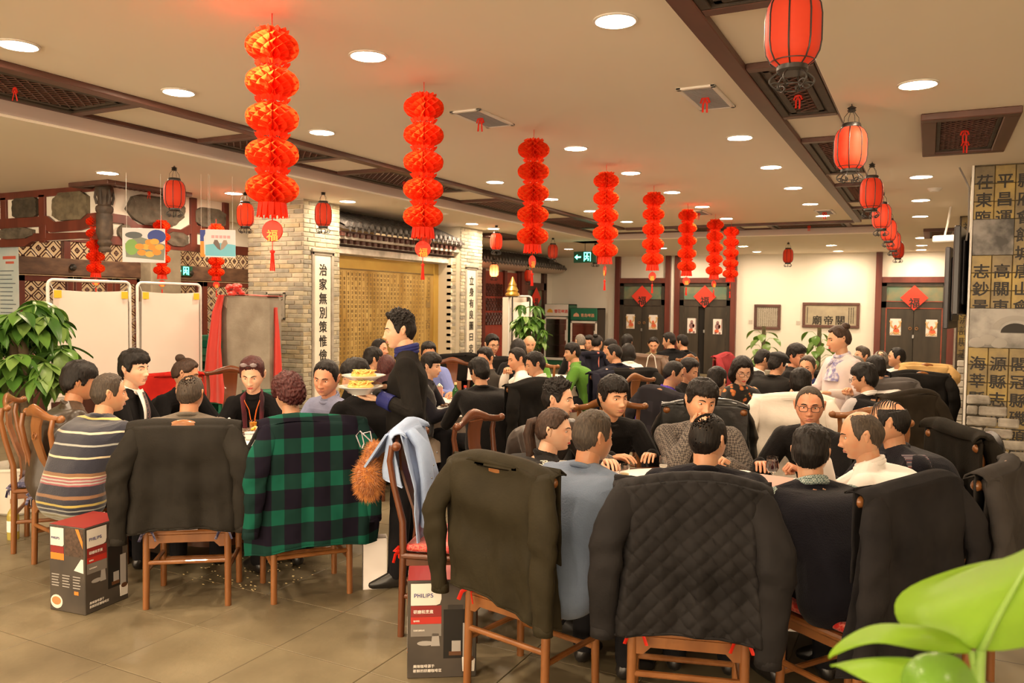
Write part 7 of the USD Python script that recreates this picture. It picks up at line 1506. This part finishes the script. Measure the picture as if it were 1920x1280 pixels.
PP('F15', 'man in a white shirt in profile before the right antique door', hair='crew', top=shirt_w, near=1, collar=shirt_w)
PP('F16', 'black-haired man in a pink-white shirt behind the man in the dark vest', hair='short', top=shirt_w, near=1, pitch=8)

# ---------------------------------------------------------------- round tables and what stands on them
def round_table(label, x, y, R, white=True):
    t = thing('round_table', label, 'table', (x, y, 0)); n = 96
    part(t, 'table_top', lathe([(0, .715), (R - .01, .715), (R, .722), (R, .738), (R - .01, .745), (0, .745)], 64), dark_chair_wood)
    part(t, 'pedestal', lathe([(0, 0), (.32, 0), (.30, .05), (.09, .10), (.08, .60), (.25, .70), (.3, .715), (0, .715)], 32), dark_chair_wood)
    P = []
    for s in np.linspace(0, 1, 12):
        ring = []
        for a in np.linspace(0, 2 * PI, n + 1):
            if s < .3: r, z = (R + .008) * s / .3, .748
            else:
                q = (s - .3) / .7; r = R + .010 + q * .07 * (1 + .55 * math.sin(16 * a)) ; z = .748 - .012 * min(1, q * 4) - q * .46
            ring.append([r * math.cos(a), r * math.sin(a), z])
        P.append(ring)
    P = np.array(P); idx = np.arange(P.shape[0] * (n + 1)).reshape(P.shape[0], n + 1); q = np.stack([idx[:-1, :-1], idx[1:, :-1], idx[1:, 1:], idx[:-1, 1:]], -1).reshape(-1, 4)
    c = thing('tablecloth', f'cloth draped over the {label}', 'tablecloth', (x, y, 0)); part(c, 'top_cloth', (P[:5].reshape(-1, 3), np.stack([idx[:4, :-1], idx[1:5, :-1], idx[1:5, 1:], idx[:4, 1:]], -1).reshape(-1, 4)), cloth_white, True)
    i2 = np.arange(P[4:].shape[0] * (n + 1)).reshape(-1, n + 1); part(c, 'skirt', (P[4:].reshape(-1, 3), np.stack([i2[:-1, :-1], i2[1:, :-1], i2[1:, 1:], i2[:-1, 1:]], -1).reshape(-1, 4)), cloth_gray if not white else cloth_white, True)
    return t
TA, TB, TC, TF = (-4.78, 4.45), (-1.12, 4.50), (-4.60, 7.25), (-1.18, 7.95)
round_table('round table of the left foreground party', *TA, .74); round_table('round table of the right foreground party', *TB, .74)
round_table('round table behind the waiter before the golden screen', *TC, .80, False); round_table('round table right of centre, beside the woman in floral', *TF, .72)
round_table('far round table before the drinks fridges', -4.6, 10.6, .75, False); round_table('far round table before the framed plaques', -.95, 10.1, .72, False); round_table('rearmost round table before the antique doors', -3.9, 12.0, .5, False)
ZT_ = .752
def plate(label, x, y, r=.11, z=ZT_, food=None, par=None):
    t = thing('plate', label, 'plate', (x, y, z), 0, 'white plates on the tables'); part(t, 'dish', lathe([(0, 0), (r * .55, 0), (r * .62, .004), (r, .020), (r, .024), (r * .62, .010), (0, .008)], 32), porcelain)
    if food: food(t, r)
    return t
def cup(label, x, y, r=.042, h=.055): 
    t = thing('cup', label, 'cup', (x, y, ZT_)); part(t, 'bowl', lathe([(0, 0), (r * .6, 0), (r * .7, .004), (r, h), (r * .94, h), (r * .62, .008), (0, .008)], 28), porcelain); part(t, 'blue_rim', tube([(r * 1.0 * math.cos(a), r * 1.0 * math.sin(a), h * .82) for a in np.linspace(0, 2 * PI, 25)[:-1]], .0015, 5, closed=True), M('cup_blue', (.05, .06, .2), .3))
def tumbler(label, x, y, r, h, fill, fm, z=ZT_):
    t = thing('glass_tumbler', label, 'glass', (x, y, z)); part(t, 'glass', lathe([(0, 0), (r * .8, 0), (r * .84, .004), (r, h), (r - .002, h), (r * .8, .010), (0, .010)], 28), clear_glass)
    if fill: part(t, 'drink', lathe([(0, .0115), (r * .775, .0115), (r * .78 + (r * .16) * fill, h * fill), (0, h * fill)], 28), fm)
    return t
def goblet(label, x, y, r, h, stem, fill, fm):
    t = thing('wine_glass', label, 'glass', (x, y, ZT_)); b = stem
    part(t, 'glass', lathe([(0, 0), (r * .85, 0), (r * .85, .003), (.006, .008), (.005, b), (r * .7, b + .012), (r, b + h * .35), (r * .86, b + h), (r * .84, b + h), (r * .97, b + h * .36), (r * .66, b + .015), (0, b + .012)], 28), clear_glass)
    part(t, 'drink', lathe([(0, b + .0135), (r * .64, b + .0165), (r * .95, b + h * .36), (r * (.95 - .1 * fill), b + h * fill), (0, b + h * fill)], 28), fm)
red_wine = M('red_wine', (.035, .006, .012), .1, spec=.6); juice = M('orange_juice', (.85, .42, .03), .2, trans=((.9, .5, .05), .4)); clear_liq = M('clear_liquor', (.7, .66, .58), .1)
def at_table(T, dx, dy): return T[0] + dx, T[1] + dy
tumbler('water tumbler before the man in the steel blue sweater', -1.60, 4.62, .034, .085, .35, M('pale_tea', (.62, .46, .22), .15)); goblet('small stemmed liquor glass before the man in the black sweater', -1.42, 4.82, .026, .085, .035, .35, clear_liq)
goblet('red wine glass held by the man in glasses and black top', -.80, 4.98, .038, .10, .05, .78, red_wine)
cup('white tea cup with a blue rim beside the red wine glass', -.96, 4.92, .05, .055); cup('white cup before the small liquor glass', -1.36, 4.62, .045, .04)
def shrimps(t, r):
    m = M('boiled_shrimp', (.72, .22, .07), .35, (.78, .42, .22), 20)
    for k in range(11):
        a = k * 2.4; q = r * .6 * math.sqrt(k / 11); part(t, 'shrimp', tube([(q * math.cos(a) + .035 * math.sin(u), q * math.sin(a) + .04 * math.cos(u), .022 + .008 * (k % 3) + .004 * math.sin(u * 2)) for u in np.linspace(-1.4, 1.4, 7)], [.003, .008, .010, .010, .009, .007, .003], 8), m)
def cherries(t, r):
    m = M('dark_grapes', (.09, .012, .018), .22, (.16, .03, .04), 16, spec=.6); m2 = M('brown_date', (.35, .14, .05), .4)
    for k in range(26):
        a = k * 2.4; q = r * .78 * math.sqrt(k / 26); part(t, 'grape', ell((q * math.cos(a), q * math.sin(a), .03 + .022 * (1 - k / 26) + .004 * (k % 2)), (.017, .017, .016), 12), m if k % 5 else m2)
def noodles(t, r):
    m = M('fried_noodles', (.78, .50, .12), .5, (.70, .36, .08), 30); rr = random.Random(3)
    g = M('green_scraps', (.22, .35, .06), .5)
    part(t, 'noodle_heap', cat([tube([(r * .66 * math.cos(a + u) * rr.uniform(.2, 1) * (1 - abs(u) * .2), r * .62 * math.sin(a + u) * rr.uniform(.2, 1), .052 + .03 * rr.random()) for u in np.linspace(-1.3, 1.3, 7)], .004, 5) for a in np.linspace(0, 12, 56)] + [mv(ell((0, 0, .050), (r * .62, r * .62, .024), 18))]), m, kind='stuff')
    part(t, 'green_scrap', cat([ell((r * .5 * math.cos(k * 2.4) * (k / 9), r * .5 * math.sin(k * 2.4) * (k / 9), .080), (.012, .006, .004), 8) for k in range(9)]), g, kind='stuff')
def dark_dish(t, r):
    m = M('braised_dish', (.07, .045, .03), .35, (.16, .08, .04), 20)
    for k in range(14): a = k * 2.4; q = r * .7 * math.sqrt(k / 14); part(t, 'morsel', ell((q * math.cos(a), q * math.sin(a), .03 + .02 * (1 - k / 14)), (.028, .02, .016), 10), m)
    part(t, 'garnish', cat([tube([(.04, -.02, .05), (.07, -.03, .07)], .008, 6), tube([(.05, .0, .05), (.075, -.01, .08)], .008, 6)]), M('yellow_garnish', (.8, .5, .05), .5), kind='stuff')
plate('oval plate of orange boiled shrimp in front of the man in navy with thinning hair', -1.02, 4.66, .12, food=shrimps)
plate('plate of dark grapes and dates behind the pink table card', -.76, 4.78, .10, food=cherries)
plate('empty white saucer at the left side of the right foreground table', -1.55, 4.43, .075); plate('white saucer before the man in glasses at the right foreground table', -.62, 4.98, .085)
solo('white_napkin', grid_solid(np.array([[[-.88 + .20 * u, 4.82 + .13 * v_, .757 + .008 * math.sin(5 * u + 3 * v_)] for u in np.linspace(0, 1, 7)] for v_ in np.linspace(0, 1, 5)]), .003), white_paper, 'folded white napkin beside the red wine glass', 'napkin')
solo('chopsticks', cat([tube([(-1.32, 4.72, .762), (-1.18, 4.9, .762)], .0035, 6), tube([(-1.31, 4.71, .762), (-1.16, 4.89, .762)], .0035, 6)]), iron, 'pair of dark chopsticks behind the man in navy with thinning hair', 'chopsticks')
solo('spoon', cat([ell((-1.22, 5.0, .765), (.02, .03, .006), 12), tube([(-1.22, 4.98, .766), (-1.20, 4.90, .785)], .004, 6)]), porcelain, 'white porcelain spoon by the sleeve of the man in dotted knit', 'spoon')
def table_card(label, x, y, z, rz, words, mat, h=.13, w=.20):
    t = thing('table_card', label, 'sign', (x, y, z), rz); d = .06
    part(t, 'front_leaf', grid_solid(np.array([[[w * u, -d + d * s_, h * s_] for u in (-.5, .5)] for s_ in (0, 1)]), .002), mat, False); part(t, 'back_leaf', grid_solid(np.array([[[w * u, d - d * s_, h * s_] for u in (-.5, .5)] for s_ in (0, 1)]), .002), mat, False)
    v, f = face(center_xy(text(words, .045, .001)), '-y'); v, f = xf((v, f), rx=-25); part(t, 'lettering', (v + [0, -d * .72, h * .30], f), M('card_red_ink', (.62, .10, .08), .6), False)
table_card('pink folded table card before the plate of dark grapes', -.70, 4.42, ZT_, -8, '一号', pink_paper, .15, .2)
table_card('pink table card on the second table, above the juice cartons', -4.22, 7.45, ZT_ + .24, 20, '五号桌', M('pink_card', (.85, .52, .48), .7), .12, .22)
solo('card_stand', cat([cyl(.006, 0, .24, 8)]) if False else xf(cat([cyl(.006, .0, .236, 8), cyl(.05, 0, .008, 20)]), (-4.22, 7.45, ZT_)), steel, 'thin stand holding up the pink card of the second table', 'stand')
# left table
tumbler('glass of orange juice before the woman with the orange lanyard', -4.72, 4.74, .036, .10, .85, juice)
plate('white dish of food between the two draped coats on the left table', -4.63, 4.60, .10, food=dark_dish); cup('white tea cup on the left table near the plaid coat', -4.52, 4.50); plate('white plate at the near edge of the left table', -4.52, 4.20, .10)
tp_ = thing('teapot', 'white teapot between the two draped coats on the left table', 'teapot', (-4.86, 4.62, ZT_)); part(tp_, 'body', lathe([(0, 0), (.045, 0), (.075, .04), (.07, .085), (.03, .105), (0, .107)], 28), porcelain); part(tp_, 'spout', tube([(.06, 0, .04), (.10, 0, .07), (.12, 0, .1)], [.016, .012, .008], 10), porcelain); part(tp_, 'handle', tube([(-.06, 0, .09), (-.11, 0, .09), (-.12, 0, .05), (-.07, 0, .03)], .007, 8), porcelain); part(tp_, 'lid_knob', ell((0, 0, .115), (.012, .012, .012), 12), porcelain)
# second table
def carton(label, x, y, rz, mats_):
    t = thing('juice_carton', label, 'carton', (x, y, ZT_), rz); part(t, 'box', bbox(-.035, .035, -.035, .035, 0, .19), mats_[0]); part(t, 'gable', prism([(-.035, .19), (.035, .19), (.004, .225), (-.004, .225)], -.035, .035, 'xz'), mats_[1], False); part(t, 'printed_fruit', prism([(.022 * math.cos(a), .06 + .03 * math.sin(a)) for a in np.linspace(0, 2 * PI, 14)[:-1]], .0351, .0358, 'xz'), mats_[2], False); part(t, 'cap', xf(cyl(.012, 0, .014, 12), (.0, -.03, .205), rx=50), white_plastic)
pk, orr, gn = M('carton_pink', (.85, .42, .36), .4), M('carton_orange', (.82, .42, .05), .4), M('carton_green', (.06, .30, .08), .4)
carton('pink juice carton with a red fruit print on the second table', -4.42, 7.0, 30, (pk, M('carton_pale', (.8, .7, .6), .4), M('carton_red', (.75, .10, .06), .4))); carton('orange juice carton behind the pink one on the second table', -4.06, 7.1, 30, (orr, gn, M('carton_yellow', (.9, .65, .1), .4))); carton('pale pink carton at the elbow of the man in the black sweater', -3.98, 6.92, 30, (pk, gn, white_plastic))
def bottle(label, x, y, z, H, r, gm, liquid=None, lab=None, capm=None):
    t = thing('bottle', label, 'bottle', (x, y, z)); s = H
    part(t, 'glass', lathe([(0, 0), (r * .95, 0), (r, .008), (r, s * .58), (r * .8, s * .68), (r * .36, s * .78), (r * .34, s * .97), (r * .38, s * .98), (0, s)], 24), gm)
    if lab: part(t, 'paper_label', lathe([(r + .0008, s * .20), (r + .0012, s * .20), (r + .0012, s * .48), (r + .0008, s * .48)], 24), lab)
    part(t, 'cap', cyl(r * .42, s * .9, s * 1.005, 16), capm or gold_ink)
green_gl = M('green_bottle_glass', (.02, .12, .03), .12, spec=.7, trans=((.05, .3, .06), .3)); wine_gl = M('pale_wine_bottle', (.62, .52, .12), .12, spec=.7, trans=((.8, .7, .25), .45))
bottle('green beer bottle with foil neck on the second table, left', -4.62, 7.05, ZT_, .28, .034, green_gl, lab=white_paper); bottle('green bottle with a pale cap beside the pink table card', -4.36, 7.22, ZT_, .22, .034, green_gl, capm=M('pale_cap', (.8, .6, .3), .5)); bottle('clear liquor bottle with a red cap beneath the pink table card', -4.22, 7.18, ZT_, .20, .036, clear_glass, lab=white_paper, capm=red_print)
plate('white plate of dark braised food on the second table', -4.16, 6.82, .14, food=dark_dish); plate('white bowl near the elbow on the second table', -4.22, 6.62, .08)
bottle('cream bottle with a red cap beside the man in the white shirt', -3.28, 7.55, ZT_ - .0, .27, .032, M('cream_bottle', (.75, .62, .45), .4), capm=M('red_cap', (.75, .05, .03), .4))
solo('side_stand', xf(cat([cyl(.2, 0, .03, 24), cyl(.03, .03, .72, 12), cyl(.18, .72, ZT_, 24)]), (-3.28, 7.55, 0)), dark_chair_wood, 'small round side stand under the cream bottle with the red cap', 'stand')
# floral woman's table
tumbler('glass of orange juice before the woman in floral', -1.30, 7.45, .035, .09, .8, juice); tumbler('empty glass tumbler on the white puffer chair table', -1.06, 7.55, .036, .10, .1, clear_liq); plate('plate before the woman in floral', -1.46, 7.50, .1, food=dark_dish); tumbler('small dark drink glass left of the woman in floral', -1.62, 7.55, .03, .07, .7, red_wine); plate('white plate of dark food in front of the crew-cut man', -1.1, 8.3, .12, food=dark_dish)
# plates the waiter carries
fw_, x_, y_ = fwd(0), 0, 0
for i, (label, px_) in enumerate((('white bowl of fried noodles in the waiter\'s lower hand', WL), ('white bowl of fried noodles in the waiter\'s upper hand', WU))):
    t = thing('noodle_bowl', label, 'bowl', px_)
    part(t, 'bowl', lathe([(0, 0), (.055, 0), (.06, .004), (.095, .030), (.138, .048), (.139, .052), (.095, .040), (0, .012)], 36), porcelain); noodles(t, .13)

# ---------------------------------------------------------------- boxed coffee makers, bags, bottles on the floor
box_dark = M('carton_print_dark', (.045, .038, .033), .35, (.085, .07, .055), 3, spec=.5); box_red = M('carton_print_red', (.24, .022, .02), .35, spec=.5); box_hot = M('carton_print_bright_red', (.45, .03, .02), .35); box_or = M('carton_print_orange', (.78, .22, .03), .35); box_white = M('carton_print_white', (.72, .68, .62), .4); box_grey = M('carton_print_grey', (.20, .18, .16), .4)
ink_blue = M('ink_blue', (.025, .03, .16), .4); maker_black = M('printed_machine_black', (.012, .011, .011), .25); steel_print = M('printed_steel', (.34, .32, .30), .35); coffee_print = M('printed_coffee', (.10, .04, .015), .4)
def gift_box(label, at, rz, W, D_, H_):
    t = thing('coffee_maker_box', label, 'box', at, rz)
    part(t, 'carton', bbox(-W / 2, W / 2, 0, D_, 0, H_, .004), box_dark); part(t, 'top_print', box(-W / 2 + .002, W / 2 - .002, .002, D_ - .002, H_, H_ + .0012), box_red, False)
    y = lambda k: -.0006 - .0006 * k
    def rect(nm, x0, x1, z0, z1, m, k=0): return part(t, nm, box(x0, x1, y(k), .002, z0, z1), m, False)
    def txt(nm, s, h, x, z, m, k=3, bold=1, par=None): v, f = face(text(s, h, .0006, bold), '-y'); part(t, nm, (v + [x, y(k) + .0004, z], f), m, False)
    x0 = -W / 2 + .016; pw = W * .44
    part(t, 'logo_panel', prism([(x0, H_ - .12), (x0 + pw - .025, H_ - .12), (x0 + pw - .007, H_ - .113), (x0 + pw, H_ - .09), (x0 + pw, H_ - .015), (x0, H_ - .015)], .0, .0012, 'xz'), box_white, False); txt('brand_lettering', 'PHILIPS', pw * .125, x0 + pw * .09, H_ - .082, ink_blue)
    rect('red_band', x0, x0 + pw, H_ - .175, H_ - .122, box_red, 1); rect('bright_band', x0, x0 + pw, H_ - .21, H_ - .176, box_hot, 1); rect('grey_band', x0, x0 + pw, H_ - .27, H_ - .211, box_grey, 1)
    txt('product_lettering', '研磨和烹煮', .019, x0 + .012, H_ - .16, box_white); txt('small_lettering', '咖啡机', .010, x0 + .012, H_ - .20, box_white); txt('small_lettering', '完美现磨咖啡', .009, x0 + .012, H_ - .245, box_white)
    rect('printed_maker', W * .02, W * .36, H_ * .20, H_ * .70, maker_black, 1); rect('printed_maker_top', W * .08, W * .30, H_ * .70, H_ * .745, iron, 1); rect('printed_steel', W * .30, W * .44, H_ * .19, H_ * .56, steel_print, 2); rect('printed_window', W * .14, W * .27, H_ * .26, H_ * .38, steel_print, 2); rect('printed_carafe', W * .10, W * .28, H_ * .23, H_ * .27, coffee_print, 3)
    part(t, 'printed_cup', prism([(W * .30, .03), (W * .47, .03), (W * .48, .09), (W * .29, .10)], 0, .003, 'xz'), box_white, False); part(t, 'printed_coffee', prism([(W * .39 + W * .075 * math.cos(a), .092 + .014 * math.sin(a)) for a in np.linspace(0, 2 * PI, 16)[:-1]], 0, .0036, 'xz'), coffee_print, False)
    part(t, 'printed_jug', prism([(-W * .16, H_ * .33), (-W * .03, H_ * .33), (-W * .05, H_ * .46), (-W * .14, H_ * .46)], 0, .0012, 'xz'), steel_print, False); part(t, 'printed_saucer', prism([(-W * .24 + W * .12 * math.cos(a), H_ * .36 + .012 * math.sin(a)) for a in np.linspace(0, 2 * PI, 14)[:-1]], 0, .001, 'xz'), steel_print, False)
    txt('slogan', '美味咖啡源于', .017, x0 + .012, .052, box_white); txt('slogan', '新鲜的研磨咖啡豆', .017, x0 + .012, .03, box_white)
    # left side
    def side(nm, poly, m, k=0): return part(t, nm, mirror_yz(prism(poly, 0, .0012 + .0006 * k, 'yz'), -W / 2), m, False)
    def stx(nm, s, h, u, z, m): v, f = face(text(s, h, .0006, 1), '-x'); part(t, nm, (v + [-W / 2 - .0024, u, z], f), m, False)
    side('side_logo_panel', [(D_ - .012, H_ - .12), (D_ - .012, H_ - .015), (D_ * .58, H_ - .015), (D_ * .58, H_ - .11), (D_ * .61, H_ - .12)], box_white); stx('side_brand_lettering', 'PHILIPS', D_ * .047, D_ * .93, H_ - .082, ink_blue)
    side('side_red_band', [(D_ - .012, H_ - .16), (D_ - .012, H_ - .122), (D_ * .58, H_ - .122), (D_ * .58, H_ - .16)], box_red); side('side_orange_band', [(D_ - .012, H_ - .20), (D_ - .012, H_ - .162), (D_ * .58, H_ - .162), (D_ * .58, H_ - .20)], box_or)
    side('side_bean_photo', [(D_ * .54, H_ - .17), (D_ * .54, H_ - .01), (.01, H_ - .01), (.01, H_ - .17)], M('printed_beans', (.10, .06, .04), .4, (.04, .022, .014), 60)); side('side_red_flash', [(D_ * .25, H_ - .01), (D_ * .16, H_ - .01), (.012, H_ - .08), (.012, H_ - .12)], box_or, 1); side('side_white_photo', [(D_ * .3, H_ - .25), (D_ * .1, H_ - .18), (.01, H_ - .18), (.01, H_ - .26)], box_white)
    for c in range(3):
        for r in range(5): side('side_small_print', [(D_ * (.93 - .3 * c), H_ - .29 - .016 * r), (D_ * (.93 - .3 * c), H_ - .284 - .016 * r), (D_ * (.72 - .3 * c) + .004 * (r % 3), H_ - .284 - .016 * r), (D_ * (.72 - .3 * c) + .004 * (r % 3), H_ - .29 - .016 * r)], steel_print, 1)
    side('side_cup_photo', [(D_ * .80 + D_ * .17 * math.cos(a), .055 + .04 * math.sin(a)) for a in np.linspace(0, 2 * PI, 18)[:-1]], box_white, 1); side('side_coffee_photo', [(D_ * .80 + D_ * .13 * math.cos(a), .06 + .024 * math.sin(a)) for a in np.linspace(0, 2 * PI, 16)[:-1]], M('printed_latte', (.45, .22, .08), .4), 2); side('side_orange_dot', [(D_ * .3, .11), (D_ * .3, .13), (D_ * .18, .13), (D_ * .18, .11)], box_or, 1)
    return t
def mirror_yz(m, x): v, f, _ = meshkit.arrays(m); v = v.copy(); v[:, 0] = x - v[:, 0]; return v, f[:, ::-1]
gift_box('boxed coffee maker on the floor at the left, beside the striped sweater chair', (-4.215, 3.075, 0), 90 + 7, .31, .27, .50)
gift_box('boxed coffee maker standing in the centre foreground beside the olive jacket', (-2.02, 3.24, 0), 33, .33, .22, .475)
pb = thing('paper_bag', 'white paper carrier bag with a dark printed side on the floor beside the plaid coat', 'bag', (-3.06, 4.10, 0), 40)
for nm, a, m in (('front', (-.075, .075, -.05, -.047), white_paper), ('back', (-.075, .075, .047, .05), white_paper), ('side', (.072, .075, -.05, .05), white_paper), ('printed_side', (-.075, -.072, -.05, .05), M('bag_print', (.06, .055, .07), .5, (.22, .2, .2), 30))): part(pb, nm, box(*a, 0, .32), m, False)
part(pb, 'bottom', box(-.075, .075, -.05, .05, 0, .004), white_paper, False); part(pb, 'handle', tube([(-.075, -.02, .32), (-.09, -.02, .29), (-.09, .02, .28), (-.075, .03, .32)], .003, 6), white_paper)
hb = thing('plastic_bag', 'knotted white plastic bag hanging from the plaid coat', 'bag', (-3.60, 3.62, .62), 30)
pts = np.array([[.030 * math.cos(a) * (1 + .25 * math.sin(3 * a)) * s + .01, .022 * math.sin(a) * s, z] for z, s in ((.30, .35), (.26, .9), (.235, .45), (.20, .9), (.12, 1.35), (.05, 1.7), (0.0, 1.6), (-.03, 1.2), (-.04, .2)) for a in np.linspace(0, 2 * PI, 19)[:-1]])
G = pts.reshape(9, 18, 3); G[:, :, 0] += .012 * np.sin(np.arange(9))[:, None]; n_ = 18; F = [[i * n_ + j, i * n_ + (j + 1) % n_, (i + 1) * n_ + (j + 1) % n_, (i + 1) * n_ + j] for i in range(8) for j in range(n_)]
part(hb, 'film', (G.reshape(-1, 3), np.array(F)), M('thin_plastic', (.72, .70, .66), .3, trans=((.8, .78, .74), .4)), True); part(hb, 'knot', ell((.01, 0, .235), (.018, .016, .014), 12), M('thin_plastic')); part(hb, 'handle_loop', tube([(.01, 0, .25), (-.015, 0, .30), (.0, .01, .33), (.02, 0, .30), (.012, 0, .25)], .004, 6), M('thin_plastic'))
bottle('pale yellow wine bottle on the floor at the left edge', -6.02, 3.62, 0, .30, .040, wine_gl, lab=white_paper, capm=M('wood_cap', (.25, .12, .05), .5)); bottle('clear bottle with a red label on the floor behind the left edge chair', -5.55, 3.98, 0, .26, .04, clear_glass, lab=M('bottle_red_label', (.6, .06, .05), .5))
hg = thing('handbag', 'black leather handbag propped on the left edge chair', 'bag', (-5.50, 3.86, .505), 48); part(hg, 'body', smoothed(hull(((-.13, 0, .03), .03), ((.13, 0, .03), .03), ((-.12, 0, .26), .03), ((.12, 0, .26), .03), ((0, .05, .08), .04)), .04, 3), leather_c, 60); part(hg, 'flap', bbox(-.12, .12, -.045, -.03, .16, .29, .01), leather_c); part(hg, 'handle', tube([(-.08, 0, .28), (-.06, 0, .36), (.06, 0, .36), (.08, 0, .28)], .008, 8), leather_c)
wb = thing('shopping_bag', 'pale shopping bag hanging on a chair before the woman in olive', 'bag', (-3.05, 9.75, .70), 30); part(wb, 'body', bbox(-.13, .13, -.05, .05, 0, .24, .01), M('pale_bag', (.55, .52, .48), .6)); part(wb, 'handle', tube([(-.08, 0, .24), (-.04, 0, .46), (0, 0, .5), (.04, 0, .46), (.08, 0, .24)], .006, 6), white_plastic)
sm = rng.uniform(-1, 1, (90, 2)) * [.38, .30]; solo('floor_crumbs', cat([ell((-3.92 + a, 3.9 + b_, .004), (.006 + .006 * rng.random(), .005, .0035), 6) for a, b_ in sm]), M('melon_seed_shells', (.62, .50, .26), .7), 'scatter of pale seed shells on the floor under the left foreground chairs', 'crumbs', kind='stuff')
bs_ = thing('ground_papers', 'crumpled white paper on the floor at the bottom right, beneath the quilted jacket', 'paper', (-.40, 2.95, 0), 20); part(bs_, 'sheet', grid_solid(np.array([[[.12 * u, .09 * v_, .012 + .02 * abs(math.sin(4 * u + 3 * v_))] for u in np.linspace(-1, 1, 9)] for v_ in np.linspace(-1, 1, 7)]), .002), white_paper, True)
